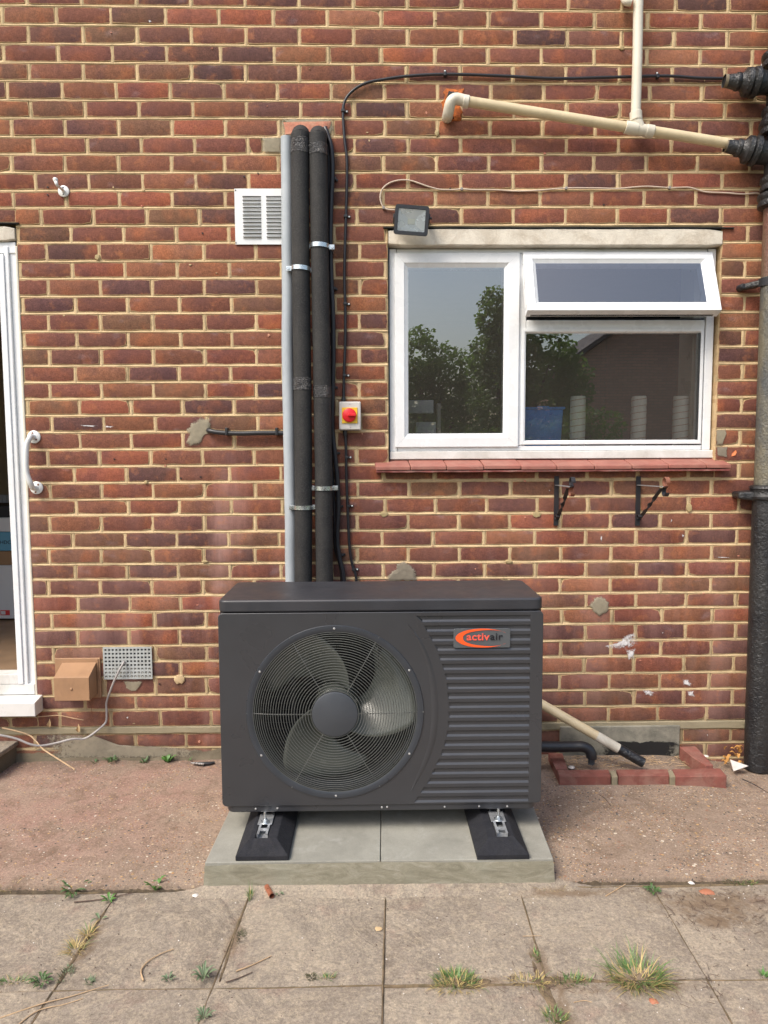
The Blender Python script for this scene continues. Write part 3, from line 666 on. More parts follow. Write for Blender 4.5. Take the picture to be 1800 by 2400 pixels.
for k in range(60):                                        # small pale chips where the brick face is knocked
    u, v = random.uniform(60, 1760), random.uniform(30, 1740)
    if 905 < u < 1700 and 520 < v < 1110: continue
    if u < 120 and v > 500: continue
    a = random.uniform(1.2, 3.4)
    blob(circ(u, v, a, a*random.uniform(.4, 1.2), 6, .35), 'chip', random.choice([M['pinkbrick'], M['mortar'], M['pinkbrick']]), wall, .0004, -.0022, .0003, 1)
for u, v in ((112, 439), (112, 457), (475, 547), (470, 1118), (424, 1121), (268, 1076), (389, 1076), (374, 1603), (605, 407), (572, 414), (1055, 442), (1415, 480)):
    p = W(u, v); MB().cyl((p.x, -.0035, p.z), (p.x, .02, p.z), .0035, 8).build('screw_hole', M['dark'], wall)
# cement fillet and thick band (damp course)
bm_ = MB(); prev = None; x = -1.2
while x < 4.6:
    zt, zb = ends[41][1](x)-.002, ends[42][0](x)+.002; j = nz(x*7, 3)*.003; k2 = nz(x*8, 9)*.003; b = len(bm_.v)
    bm_.v += [(x, .005, zt+.004), (x, -.004+j*.6, zt+j), (x, -.006+k2*.5, zb+k2), (x, .005, zb-.004)]
    if prev is not None: bm_.f += [(prev+q, prev+q+1, b+q+1, b+q)[::-1] for q in range(3)]
    prev = b; x += .02
bm_.build('damp_course_band', M['cement'], wall, smooth=50)
def fillet(x0, x1, ztop, depth, name):
    f_ = MB(); x = x0; prev = None
    while x <= x1+1e-6:
        b = len(f_.v); n = 7
        for k in range(n):
            s_ = k/(n-1); z = ztop(x)*(1-s_) - .06*s_ + nz(x*25, k)*.004; y = .004 - depth*(s_**1.6) + nz(x*30, k+9)*.004
            if k == 0: z += nz(x*11, 5)*.018
            f_.v.append((x, y-.003, z))
        if prev is not None: f_.f += [(prev+q, prev+q+1, b+q+1, b+q)[::-1] for q in range(n-1)]
        prev = b; x += .015
    return f_.build(name, M['cementd'], wall, smooth=60)
fillet(-.3, 1.2, lambda x: .036-.02*max(0, x-.3), .045, 'cement_fillet')
blob([(60, 1712), (190, 1712), (200, 1735), (330, 1745), (460, 1752), (515, 1760), (515, 1785), (55, 1790)], 'cement_render', M['render'], wall, .007, -.001, .007, 5)

hb = MB(); hb.add([(-9, .26, -.13), (12, .26, -.13), (12, 8, -.13), (-9, 8, -.13), (-9, .26, 5.4), (12, .26, 5.4), (12, 8, 5.4), (-9, 8, 5.4), (-9, 4, 8), (12, 4, 8)],
       [(1, 2, 6, 5), (3, 0, 4, 7), (2, 3, 7, 6), (4, 5, 9, 8), (6, 7, 8, 9), (5, 6, 9), (7, 4, 8)])
hb.box(-9, -1.3, .0, .26, -.13, 5.4); hb.box(4.9, 12, .0, .26, -.13, 5.4); hb.box(-1.3, 4.9, .004, .26, ROW[-13](1.5), 5.4)
hb.build('house_body', M['farbrick'], wall)
# concrete lintels
def lintel(x0, x1, z0, z1, name='lintel'):
    f_ = MB(); xs = np.linspace(x0, x1, 26); n = 5; prev = None
    for x in xs:
        b = len(f_.v); e = .006*(abs(x-x0) < 1e-6 or abs(x-x1) < 1e-6)
        for (yy, zz) in ((.09, z0), (-.006, z0+.001), (-.010, z0+.005), (-.009, z1-.005), (-.005, z1-.001), (.09, z1)):
            f_.v.append((x, yy+e+nz(x*8, zz*30)*.0015, zz+nz(x*6, yy*9)*.002-(e if zz > (z0+z1)/2 else -e)))
        if prev is not None: f_.f += [(prev+q, b+q, b+q+1, prev+q+1) for q in range(5)]
        prev = b
    f_.f += [tuple(range(5, -1, -1)), tuple(prev+q for q in range(6))]
    return f_.build(name, M['lintel'], wall, smooth=40)
zl0, zl1 = W(1300, 577).z, W(1300, 537).z
tag(lintel(WX0+.003, WX1+.002, zl0, zl1), 'cream painted concrete lintel over the window')
tag(lintel(-.9, DOORX-.003, W(15, 566).z, W(15, 531).z), 'white painted concrete lintel over the door')
for (x0, x1, z) in ((WX0-.02, WX1+.05, zl1+.004), (-.9, DOORX+.02, W(15, 524).z)):
    f_ = MB(); xs = np.linspace(x0, x1, 60); prev = None
    for x in xs:
        b = len(f_.v); zz = z+nz(x*9, 2)*.003
        f_.v += [(x, .01, zz+.003), (x, -.011+nz(x*12, 7)*.003, zz+.0018), (x, -.011+nz(x*12, 7)*.003, zz-.0018), (x, .01, zz-.003)]
        if prev is not None: f_.f += [(prev+q, b+q, b+q+1, prev+q+1) for q in range(3)]
        prev = b
    f_.build('damp_proof_felt', M['felt'], wall)

# ================================================================ WINDOW
win = thing('window', 'white plastic kitchen window with its top right sash propped open', 'window', (WX0, .05, WZ0))
YF = .035                                                  # face of the outer frame
def bar(mb, u0, v0, u1, v1, yf, yb):                       # a bar given by px corners on the plane y = yf
    a = W(u0, v0, yf); b = W(u1, v1, yf); mb.box(min(a.x, b.x), max(a.x, b.x), yf, yb, min(a.z, b.z), max(a.z, b.z))
zT, zB = W(1290, 583, YF).z, W(1290, 1056, YF).z
xLf, xRf = WX0+.006, W(1669, 900, YF).x
xm0, xm1 = W(1212, 800, YF).x, W(1233, 800, YF).x
ztr1, ztr0 = W(1400, 750, YF).z, W(1400, 771, YF).z
xs_ = W(925, 800, YF).x
f_ = MB()
f_.box(xLf, xs_+.01, YF, .10, zB, zT); f_.box(W(1650, 900, YF).x, xRf, YF, .10, zB, zT)
f_.box(xs_+.012, W(1648, 900, YF).x, YF, .10, W(1290, 594, YF).z, zT-.001); f_.box(xs_+.012, W(1648, 900, YF).x, YF, .10, zB, W(1290, 1045, YF).z)
f_.box(xm0, xm1, YF+.0005, .10, W(1290, 1044, YF).z, W(1290, 595, YF).z)
f_.box(xm1+.001, W(1648, 900, YF).x, YF+.001, .10, ztr0, ztr1)
f_.build('frame', M['upvc'], win, bevel=.003)
MB().box(xLf-.001, xRf+.012, YF-.010, .10, W(1290, 1075, YF).z, zB-.001).build('sub_frame', M['upvcd'], win, bevel=.003)
# mastic line left and right
MB().box(WX0-.003, WX0+.006, .02, .05, WZ0+.02, zl0).build('mastic_seal', M['blackpl'], win)
MB().box(xRf, WX1-.002, .055, .10, WZ0+.02, zl0).build('mastic_seal', M['cementd'], win)
def sash(q_out, q_in, y, th, name, parent, m=None, mitre=True):
    """four mitred members round an opening; q_out/q_in: 4 world points tl,tr,br,bl; stepped bead inside"""
    fr = MB(); nrm = (q_out[1]-q_out[0]).cross(q_out[3]-q_out[0]).normalized()
    if nrm.y > 0: nrm = -nrm
    nrm = nrm  # towards the outside
    c = sum(q_out, Vector())/4
    mid = [q_in[i]+(q_out[i]-q_in[i])*.33 for i in range(4)]
    rings = [([p - nrm*th for p in q_out]), [p for p in q_out], [p.copy() for p in mid], [q_in[i]+(q_out[i]-q_in[i])*.28 - nrm*.004 for i in range(4)], [p - nrm*.016 for p in q_in], [p - nrm*th for p in q_in]]
    for i in range(4):
        j = (i+1) % 4; b = len(fr.v)
        for rg in rings: 
            a_, b2 = rg[i], rg[j]; d_ = (b2-a_).normalized()*.0002
            fr.v += [tuple(a_+d_), tuple(b2-d_)]
        n = len(rings)
        for k in range(n-1): fr.f.append((b+2*k, b+2*k+1, b+2*k+3, b+2*k+2)[::-1])
    return fr.build(name, m or M['upvc'], parent, bevel=.0018)
def quad_px(pts, ys): return [W(u, v, y) for (u, v), y in zip(pts, ys)]
def rectw(u0, v0, u1, v1, y):
    a, b = W(u0, v0, y), W(u1, v1, y); return [Vector((a.x, y, a.z)), Vector((b.x, y, a.z)), Vector((b.x, y, b.z)), Vector((a.x, y, b.z))]
def pane(q, name, m, parent, back=.014):
    nrm = (q[1]-q[0]).cross(q[3]-q[0]).normalized()
    if nrm.y > 0: nrm = -nrm
    c = sum(q, Vector())/4; q = [p+(p-c)*.02-nrm*back for p in q]
    return MB().add(q, [(3, 2, 1, 0)]).build(name, m, parent)
YC = .022
co, ci = rectw(925, 592, 1214, 1047, YC), rectw(958, 627, 1178, 1014, YC)
cs = sash(co, ci, YC, .05, 'casement', win); tag(cs, 'left hand closed casement'); pane(ci, 'glass_pane', M['glass'], cs)
def bead(q, name='glazing_bead', parent=win, wdt=.020):
    o_ = [p + Vector(((-1, 0, 0, -1)[k] and 0, 0, 0)) for k, p in enumerate(q)]
    x0, x1, z1, z0 = q[0].x, q[1].x, q[0].z, q[2].z; y = q[0].y
    oo = [Vector((x0-wdt, y, z1+wdt)), Vector((x1+wdt, y, z1+wdt)), Vector((x1+wdt, y, z0-wdt)), Vector((x0-wdt, y, z0-wdt))]
    return sash(oo, [Vector((p.x, y, p.z)) for p in q], y, .04, name, parent)
gi = rectw(1233, 781, 1640, 1030, YF-.004); gi[0].x = gi[3].x = W(1232, 900, YF).x; gi[1].x = gi[2].x = W(1636, 900, YF).x
bd = bead(gi); fx = pane(gi, 'glass_pane', M['glass'], bd)
MB().box(gi[1].x-.001, gi[1].x+.003, YF-.0045, YF+.01, gi[2].z, gi[0].z).build('gasket', M['blackpl'], win)
# open top sash: hinged at the top, foot swung out
TY, BY = .018, -.088
so_ = quad_px([(1224.5, 590), (1667, 586), (1695.5, 719), (1239, 727)], [TY, TY, BY, BY]); si_ = [None]*4
so_[1].z = so_[0].z; so_[2].z = so_[3].z
so_[0].x = so_[3].x = (so_[0].x+so_[3].x)/2; so_[1].x = so_[2].x = (so_[1].x+so_[2].x)/2
m_ = .056
e1 = (so_[1]-so_[0]).normalized(); e2 = (so_[3]-so_[0]).normalized()
si_ = [so_[0]+e1*m_+e2*.052, so_[1]-e1*m_+e2*.052, so_[2]-e1*m_-e2*.050, so_[3]+e1*m_-e2*.050]
sh = sash(so_, si_, 0, .052, 'top_sash', win); tag(sh, 'top hung sash tilted open'); pane(si_, 'glass_pane', M['glassd'], sh)
# inner lip of the open sash, stays
lp = MB(); n_ = Vector((0, -e2.z, e2.y)); n_ = n_ if n_.y > 0 else -n_
lp.hexa([so_[3]+e1*.02+n_*.035, so_[2]-e1*.02+n_*.035, so_[2]-e1*.02+n_*.035+Vector((0, .0, .0))-e2*.02, so_[3]+e1*.02+n_*.035-e2*.02],
        [so_[3]+e1*.02+n_*.05, so_[2]-e1*.02+n_*.05, so_[2]-e1*.02+n_*.05-e2*.02, so_[3]+e1*.02+n_*.05-e2*.02]); lp.build('sash_gasket', M['blackpl'], win)
MB().box(xm1+.004, W(1646, 900, YF).x, YF+.004, YF+.012, ztr1, ztr1+.007).build('gasket', M['blackpl'], win)
for xx in (xm1+.012, W(1640, 900, YF).x):
    MB().hexa([(xx-.004, .03, ztr1+.02), (xx+.004, .03, ztr1+.02), (xx+.004, -.06, so_[3].z+.06), (xx-.004, -.06, so_[3].z+.06)],
              [(xx-.004, .032, ztr1+.03), (xx+.004, .032, ztr1+.03), (xx+.004, -.058, so_[3].z+.07), (xx-.004, -.058, so_[3].z+.07)]).build('friction_stay', M['dirtyw'], win)
# quarry tile sill: single tiles, bedding course
sillL, sillR = W(880, 1095, -.045).x, W(1713, 1095, -.045).x
tz_back, tz_front = W(1300, 1075, .028).z, W(1300, 1090, -.055).z
edges_u = [880, 962, 1047, 1134, 1221, 1305, 1393, 1481, 1567, 1655, 1713]
exs = [W(u, 1092, -.05).x for u in edges_u]
for i in range(len(exs)-1):
    x0, x1 = exs[i]+.0015, exs[i+1]-.0015; tl = random.uniform(-.0015, .0015); sk = -.008
    fr = [(x0, -.056, tz_front-.019+tl), (x1, -.056, tz_front-.019+tl), (x1, -.056, tz_front-.002+tl), (x0, -.056, tz_front-.002+tl)]
    bk = [(x0+sk, .045, tz_back-.016), (x1+sk, .045, tz_back-.016), (x1+sk, .045, tz_back+tl), (x0+sk, .045, tz_back+tl)]
    MB().hexa(fr, bk).build('sill_tile', M['tile'], win, bevel=.003)
f_ = MB(); xs = np.linspace(exs[0]+.004, exs[-1]-.006, 70); prev = None
zf = W(1300, 1107, -.05).z
for x in xs:
    b = len(f_.v); j = nz(x*20, 4)*.003
    f_.v += [(x, .02, tz_front-.021), (x, -.050+j, tz_front-.021), (x, -.052+j, tz_front-.028+j), (x, -.047+j, zf+.001+j*.4), (x, .0, zf+.001)]
    if prev is not None: f_.f += [(prev+q, b+q, b+q+1, prev+q+1)[::-1] for q in range(4)]
    prev = b
f_.f += [(0, 1, 2, 3, 4), tuple(prev+q for q in (4, 3, 2, 1, 0))]
f_.build('sill_bedding', M['tilef'], win, smooth=40)

# room behind the window
def room(x0, x1, y0, y1, z0, z1, m, nm):
    r_ = MB().add([(x0,y0,z0),(x1,y0,z0),(x1,y1,z0),(x0,y1,z0),(x0,y0,z1),(x1,y0,z1),(x1,y1,z1),(x0,y1,z1)], [(0,1,2,3),(7,6,5,4),(1,5,6,2),(2,6,7,3),(3,7,4,0)])
    return tag(r_.build(nm, m), kind='structure')
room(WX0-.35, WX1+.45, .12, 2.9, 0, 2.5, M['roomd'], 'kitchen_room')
st = lambda o: tag(o, kind='structure')
wl = MB()
wl.box(WX0-.35, WX0-.002, .105, .24, 0, 2.5); wl.box(gi[1].x+.001, WX1+.45, .105, .25, 0, 2.5); wl.box(WX0-.002, WX1+.02, .105, .24, zl0+.01, 2.5); wl.box(WX0-.002, WX1+.02, .105, .24, 0, zB-.003)
st(wl.build('kitchen_wall_inside', M['revealw'], None))
# things on the inner sill
SZ = zB+.001
def roller(u0, u1, vtop, label):
    yy = .135; a = W(u0, 1000, yy).x; b = W(u1, 1000, yy).x; zt = W((u0+u1)/2, vtop, yy).z; r = (b-a)/2; cx_ = (a+b)/2
    t_ = thing('paint_roller_sleeve', label, 'roller sleeve', (cx_, yy, SZ), 'white roller sleeves on the inner window sill')
    n = 22; path = [(cx_+nz(k, cx_*9)*.0006, yy, SZ+(zt-SZ)*k/n) for k in range(n+1)]
    rs = [r*(1+random.uniform(-.02, .02)) for _ in path]; rs[-1] = r*.93; rs[0] = r*.95
    MB().tube(path, rs, 20).build('sleeve', M['roll'], t_, smooth=60)
    sp_ = MB(); pts = []
    for k in range(0, 400):
        an = k*.14; z = SZ+.004+(an/(2*math.pi))*.030
        if z > zt-.003: break
        pts.append((cx_+math.cos(an)*(r*1.015), yy+math.sin(an)*(r*1.015), z))
    sp_.tube(pts, .0013, 5).build('seam', M['rollo'], t_)
roller(1336, 1371, 929, 'white roller sleeve standing beside the blue tub behind the window')
roller(1479, 1513, 929, 'white roller sleeve in the middle of three behind the window')
roller(1577, 1611, 929, 'white roller sleeve nearest the right window jamb')
tb = thing('storage_tub', 'blue plastic tub with rim standing behind the right window pane', 'tub', (W(1275, 1000, .2).x, .2, SZ))
a, b = W(1222, 1000, .17).x, W(1320, 1000, .17).x; zt = W(1270, 954, .17).z
f_ = MB(); f_.hexa([(a+.012, .175, SZ), (b-.010, .175, SZ), (b, .165, zt-.01), (a, .165, zt-.01)], [(a+.012, .30, SZ), (b-.010, .30, SZ), (b, .31, zt-.01), (a, .31, zt-.01)]); f_.build('tub_body', M['blue'], tb, bevel=.008)
MB().box(a-.006, b+.006, .159, .316, zt-.011, zt).build('rim', M['blue'], tb, bevel=.003)
MB().box((a+b)/2-.028, (a+b)/2+.028, .155, .16, zt-.006, zt+.004).build('handle_clip', M['blue'], tb, bevel=.002)
def slabthing(nm, label, cat, u0, v0, u1, v1, y, th, m):
    p, q = W(u0, v0, y), W(u1, v1, y)
    return tag(MB().box(p.x, q.x, y, y+th, q.z, p.z).build(nm, m, None, bevel=.002), label, cat)
slabthing('folded_cloth', 'pale folded cloth behind the left window pane, the upper one', 'cloth', 950, 938, 1016, 968, .3, .06, M['cardw'])
slabthing('folded_cloth', 'pale folded cloth behind the left window pane, down by the sill', 'cloth', 975, 989, 1022, 1016, .3, .06, M['cardw'])
p = W(957, 995, .26); tag(MB().cyl((p.x, .25, p.z), (p.x, .27, p.z), .036, 24).build('black_disc', M['blackpl'], None, smooth=40, bevel=.002), 'small black round disc behind the left window pane', 'disc')
slabthing('grey_box_file', 'dim grey upright box behind the middle of the left pane', 'box', 1025, 945, 1033, 1018, .33, .06, M['clipg'])

# ================================================================ PATIO DOOR (left edge)
door = thing('patio_door', 'white plastic patio door frame at the left edge of the wall', 'door', (DOORX, .02, 0))
DY = -.002
zt = W(20, 566, DY).z; zb = W(20, 1618, DY).z
def strip(name, u_t, u_b, w_, y0, y1, z0, z1, m=M['upvc']):
    f_ = MB(); f_.box(u_t, u_b, y0, y1, z0, z1); return f_.build(name, m, door, bevel=.0025)
xj = DOORX-.004; xi = xj-.074                                         # jamb outer and inner edge
strip('jamb', xj-.030, xj, 0, DY+.012, .09, zb, zt-.02); strip('jamb_facet', xj-.048, xj-.0305, 0, DY, .09, zb, zt-.02)
strip('door_stile', xi, xj-.0485, 0, DY-.006, .07, zb+.03, zt-.055)
strip('head', -.9, xj, 0, DY+.006, .09, zt-.05+.002, zt-.001)
strip('sealant', xj+.0005, xj+.010, 0, -.002, .05, zb-.03, zt-.02, M['creamw'])
strip('door_bottom_rail', -.9, xi-.0008, 0, DY-.004, .07, zb+.03, zb+.075, M['upvcd'])
strip('outer_frame_bottom', -.9, xj, 0, DY-.002, .09, zb-.02, zb+.0285, M['upvcd'])
sl0, sl1 = W(40, 1648, -.075).z, W(40, 1680, -.075).z
f_ = MB(); xe = W(82, 1660, -.075).x
f_.hexa([(-.9, -.075, sl1), (xe, -.075, sl1), (xe, -.075, sl0), (-.9, -.075, sl0)], [(-.9, .02, sl1), (xe, .02, sl1), (xe, .02, zb-.021), (-.9, .02, zb-.021)])
f_.build('cill', M['upvcd'], door, bevel=.003)
MB().box(-.9, xe-.025, -.04, .0, sl1-.012, sl1-.001).build('cill_underside', M['felt'], door)
# living room and what stands in it
room(-2.6, DOORX-.004, .10, 3.4, W(20, 1600, .1).z-.03, 2.45, M['roomw'], 'living_room')
FZ = W(20, 1600, .1).z-.03
st(MB().add([(-2.59, .101, FZ+.004), (DOORX-.006, .101, FZ+.004), (DOORX-.006, 3.39, FZ+.004), (-2.59, 3.39, FZ+.004)], [(0, 1, 2, 3)]).build('wood_floor', M['floorw']))
BYB = 1.5
def bx(nm, label, v0, v1, y, m, x1, cat='box', th=.35, wd=.5):
    za, zb_ = W(20, v0, y).z, W(20, v1, y).z
    t_ = thing(nm, label, cat, (x1-wd/2, y+th/2, zb_)); MB().box(x1-wd, x1, y, y+th, zb_, za).build('carton', m, t_, bevel=.003); return t_
xr = W(33, 1300, BYB).x
b1 = bx('cardboard_box', 'tall white carton with red label inside the doorway', 1325, 1450, BYB, M['cardw'], xr)
p = W(20, 1432, BYB); MB().box(W(1, 1432, BYB).x, W(23, 1432, BYB).x, BYB-.002, BYB-.0005, W(0, 1442, BYB).z, W(0, 1430, BYB).z).build('red_label', M['redlab'], b1)
MB().box(W(3, 1432, BYB).x, W(13, 1432, BYB).x, BYB-.003, BYB-.002, W(0, 1440, BYB).z, W(0, 1432, BYB).z).build('label_print', M['cardw'], b1)
bx('cardboard_box', 'brown cardboard box stacked on the white carton inside the doorway', 1292, 1324, BYB, M['cardb'], xr-.01)
b3 = bx('cardboard_box', 'blue carton with black letters inside the doorway', 1247, 1291, BYB, M['cardblue'], xr)
bx('cardboard_box', 'white carton on top of the blue one inside the doorway', 1213, 1246, BYB, M['cardw'], xr-.015)
bx('dark_case', 'dark low case on top of the stacked cartons inside the doorway', 1186, 1212, BYB, M['dark'], xr-.02, 'case')
rd = thing('radiator', 'pale ribbed radiator behind the cartons inside the doorway', 'radiator', (xr-.3, 2.5, .9))
za, zb_ = W(20, 1160, 2.5).z, W(20, 1188, 2.5).z
MB().box(xr-.9, xr+.0, 2.5, 2.56, zb_-.3, za).build('panel', M['cardw'], rd)
f_ = MB()
for k in range(24): f_.box(xr-.89+k*.037, xr-.89+k*.037+.018, 2.49, 2.499, zb_-.28, za-.01)
f_.build('rib', M['cardw'], rd)
def text(s_, name, m, parent, size, loc, rot=(R(90), 0, 0), offset=0., ext=.0004, sx=1., spacing=1., align='LEFT', shear=0.):
    cu = bpy.data.curves.new(name, 'FONT'); cu.body = s_; cu.size = size; cu.extrude = ext; cu.offset = offset; cu.space_character = spacing; cu.align_x = align; cu.shear = shear
    o = bpy.data.objects.new(name, cu); col.objects.link(o); bpy.context.view_layer.update()
    me = bpy.data.meshes.new_from_object(o.evaluated_get(bpy.context.evaluated_depsgraph_get())); me.name = name
    bpy.data.objects.remove(o); me.materials.clear()
    me.transform(Matrix.Translation(Vector(loc)) @ Matrix.Rotation(rot[0], 4, 'X') @ Matrix.Scale(sx, 4, Vector((1, 0, 0))))
    return link(name, me, m, parent)
p = W(0, 1275, BYB); text('HDC', 'lettering', M['letterk'], b3, .034, (p.x, BYB-.002, p.z))
p = W(0, 1318, BYB); MB().box(W(-10, 0, BYB).x, W(16, 0, BYB).x, BYB-.003, BYB-.001, W(0, 1319, BYB).z, W(0, 1304, BYB).z).build('red_label', M['redlab'], b3)

# ================================================================ HEAT PUMP
HY = -.78
def H(u, v, y=HY): return W(u, v, y)
hx0, hx1 = (H(512, 1430).x+H(519, 1880).x)/2, (H(1272, 1430).x+H(1270, 1870).x)/2
hz0, hz1 = H(900, 1886).z, H(900, 1434.6).z
hp = thing('heat_pump', 'charcoal air source heat pump unit with large round fan guard and ribbed panel', 'heat pump', ((hx0+hx1)/2, -.6, hz0))
def rrect(x0, x1, z0, z1, r, n=6):
    out = []
    for cx_, cz_, a0 in ((x1-r, z1-r, 0), (x0+r, z1-r, 90), (x0+r, z0+r, 180), (x1-r, z0+r, 270)):
        for k in range(n+1):
            a = R(a0+90*k/n); out.append((cx_+r*math.cos(a), cz_+r*math.sin(a)))
    return out
def curve_plate(name, outlines, thick, bev, y, m, parent, seg=3):
    cu = bpy.data.curves.new(name, 'CURVE'); cu.dimensions = '2D'; cu.fill_mode = 'BOTH'; cu.extrude = thick/2; cu.bevel_depth = bev; cu.bevel_resolution = seg; cu.offset = -bev
    for pts in outlines:
        s_ = cu.splines.new('POLY'); s_.points.add(len(pts)-1); s_.use_cyclic_u = True
        for q, (x, z) in zip(s_.points, pts): q.co = (x, z, 0, 1)
    o = bpy.data.objects.new(name, cu); col.objects.link(o); bpy.context.view_layer.update()
    me = bpy.data.meshes.new_from_object(o.evaluated_get(bpy.context.evaluated_depsgraph_get())); me.name = name
    bpy.data.objects.remove(o); me.materials.clear()
    me.transform(Matrix.Translation((0, y+thick/2+bev, 0)) @ Matrix.Rotation(R(90), 4, 'X'))
    return link(name, me, m, parent, smooth=40)
K = 1/2.0737
def hc(cx_, cy_, y=HY): return H(500+cx_*K, 1330+cy_*K, y)
fc = hc(592, 705); RO = (hc(1028, 705).x-hc(155, 705).x)/2
circle = [(fc.x+RO*.985*math.cos(2*math.pi*k/96), fc.z+RO*.985*math.sin(2*math.pi*k/96)) for k in range(96)]
gl = [990,1027,1052,1078,1098,1115,1128,1137,1142,1147,1147,1145,1140,1130,1115,1100,1078,1057,1025,995]
grooves = []; gxr = hc(1536, 700).x; gz_top = hc(1300, 234).z; gz_bot = hc(1300, 1138).z; pitch = (gz_top-gz_bot)/19.58
for k in range(20):
    zt_ = gz_top-pitch*k; zb_ = zt_-pitch*.58; xl0 = hc(gl[k]-2, 500).x
    nxt = gl[min(k+1, 19)]; sl2 = (.022 if k == 0 else .012 if k < 4 else .006 if k < 8 else .003 if k < 12 else -.002 if k < 15 else -.010)
    if k <= 11: pts = [(xl0, zt_), (xl0+sl2, zb_), (gxr, zb_), (gxr, zt_)]
    else: pts = [(xl0, zt_), (xl0+sl2, zb_), (gxr, zb_), (gxr, zt_)]
    grooves.append(pts)
outer = rrect(hx0, hx1, hz0, hz1-.0005, .016)
curve_plate('front_panel', [outer, circle]+grooves, .004, .002, HY, M['casing'], hp)
for pts in grooves:                                        # floor of each pressed groove, sloping back to its upper edge
    (xa, za), (xb, zb_), (xc, _), (xd, _) = pts
    MB().add([(xa-.006, HY+.0052, za+.004), (xb-.002, HY+.0046, zb_+.0060), (xc+.002, HY+.0046, zb_+.0060), (xd+.004, HY+.0052, za+.004), (xb-.001, HY+.0012, zb_-.0002), (xc+.001, HY+.0012, zb_-.0002), (xb-.001, HY+.004, zb_-.002), (xc+.001, HY+.004, zb_-.002)], [(0, 1, 2, 3), (1, 4, 5, 2), (4, 6, 7, 5)]).build('louvre', M['casing'], hp)
# casing shell behind the panel (rounded vertical corners), base tray, lid
def shell(name, x0, x1, y0, y1, z0, z1, r, m, parent, bev, top=True, n=6):
    o2 = rrect(x0, x1, y0, y1, r, n); o2 = o2
    f_ = MB(); nn = len(o2)
    f_.v += [(x, y, z0) for x, y in o2]+[(x, y, z1) for x, y in o2]
    f_.f += [(i, (i+1) % nn, nn+(i+1) % nn, nn+i) for i in range(nn)]
    f_.f += [tuple(range(nn-1, -1, -1)), tuple(range(nn, 2*nn))]
    return f_.build(name, m, parent, smooth=35, bevel=bev, seg=3)
HB = -.425
sh_ = MB(); o2 = rrect(hx0, hx1, HY+.0105, HB, .028, 6); nn = len(o2); sh_.v += [(x, y, hz0+.001) for x, y in o2]+[(x, y, hz1) for x, y in o2]
sh_.f += [(i, (i+1) % nn, nn+(i+1) % nn, nn+i) for i in range(nn) if not (o2[i][1] < HY+.012 and o2[(i+1) % nn][1] < HY+.012)]
sh_.build('side_casing', M['casing'], hp, smooth=40)
inset = .012
tr = shell('base_tray', hx0+inset, hx1-inset-.004, HY+.006, HB-.01, H(900, 1902).z, hz0+.002, .03, M['casing'], hp, .004)
lz0, lz1 = H(900, 1434.2).z, H(900, 1405).z
lid = shell('lid', hx0-.001, hx1+.001, HY+.0045, HB+.01, lz0, lz1, .030, M['lidm'], hp, .007)
# crescent pressed into the panel between fan and ribs
pin = [(945, 275), (1010, 350), (1050, 430), (1078, 520), (1095, 620), (1098, 720), (1088, 820), (1060, 915), (1020, 1000), (958, 1088)]
pc = [(945, 275), (1000, 352), (1037, 432), (1062, 522), (1076, 620), (1078, 720), (1070, 820), (1045, 912), (1008, 998), (958, 1088)]
po = [(945, 275), (992, 354), (1024, 436), (1046, 524), (1058, 620), (1060, 720), (1052, 818), (1030, 908), (996, 994), (958, 1088)]
f_ = MB(); A_, B_, C_ = [smoothpath([hc(*q) for q in L_], 5) for L_ in (pin, pc, po)]
nA = len(A_)
for i in range(nA):
    t_ = math.sin(math.pi*i/(nA-1)); f_.v += [(A_[i].x, HY+.0015, A_[i].z), (B_[i].x+.001, HY-.0015-.003*t_, B_[i].z), (C_[i].x, HY-.0003, C_[i].z)]
for i in range(nA-1):
    for k in range(2): f_.f.append((3*i+k, 3*i+3+k, 3*i+4+k, 3*i+1+k))
f_.build('pressed_crescent', M['casing'], hp, smooth=60)
# fan guard
gd = MB()
def ringtube(mb, r, y, rad, n=96, m=6):
    vs = []; 
    for i in range(n):
        a = 2*math.pi*i/n; c_, s_ = math.cos(a), math.sin(a)
        for k in range(m):
            b = 2*math.pi*k/m; rr = r+rad*math.cos(b); vs.append((fc.x+rr*c_, y+rad*math.sin(b), fc.z+rr*s_))
    mb.add(vs, [(i*m+k, i*m+(k+1) % m, ((i+1) % n)*m+(k+1) % m, ((i+1) % n)*m+k) for i in range(n) for k in range(m)])
RH = (hc(708, 705).x-hc(485, 705).x)/2
RI = RO*.915
nr = 24
def gy(r):
    s_ = (r-RH)/(RI-RH); return HY-.016+ (.016)*(s_**5)
for k in range(nr):
    s_ = k/(nr-1); s2 = s_ if s_ < .8 else .8+(s_-.8)*(1-.0)
    r = RH+.003+(RI-RH-.004)*(1-(1-s_)**1.12); ringtube(gd, r, gy(r), .0014)
gd.build('guard_ring', M['wire'], hp, smooth=60)
hp_rings = hp.children[-1]; tag(hp_rings, kind='stuff')
for k in range(6):
    a = R(60*k); mb2 = MB(); pts = [(fc.x+r*math.cos(a), gy(r)+.0022, fc.z+r*math.sin(a)) for r in np.linspace(RH*.9, RI, 12)] + [(fc.x+RO*.99*math.cos(a), HY-.0045, fc.z+RO*.99*math.sin(a))]
    mb2.tube(pts, .0016, 6).build('guard_spoke', M['wire'], hp, smooth=60)
f_ = MB(); prof = [(RO*.995, HY+.003), (RO*.985, HY-.004), (RO*.965, HY-.0045), (RO*.935, HY-.0040), (RI*1.0, HY-.001), (RI*.99, HY+.02), (RI*.985, HY+.075)]
nA = 96
for i in range(nA):
    a = 2*math.pi*i/nA; f_.v += [(fc.x+r*math.cos(a), y, fc.z+r*math.sin(a)) for r, y in prof]
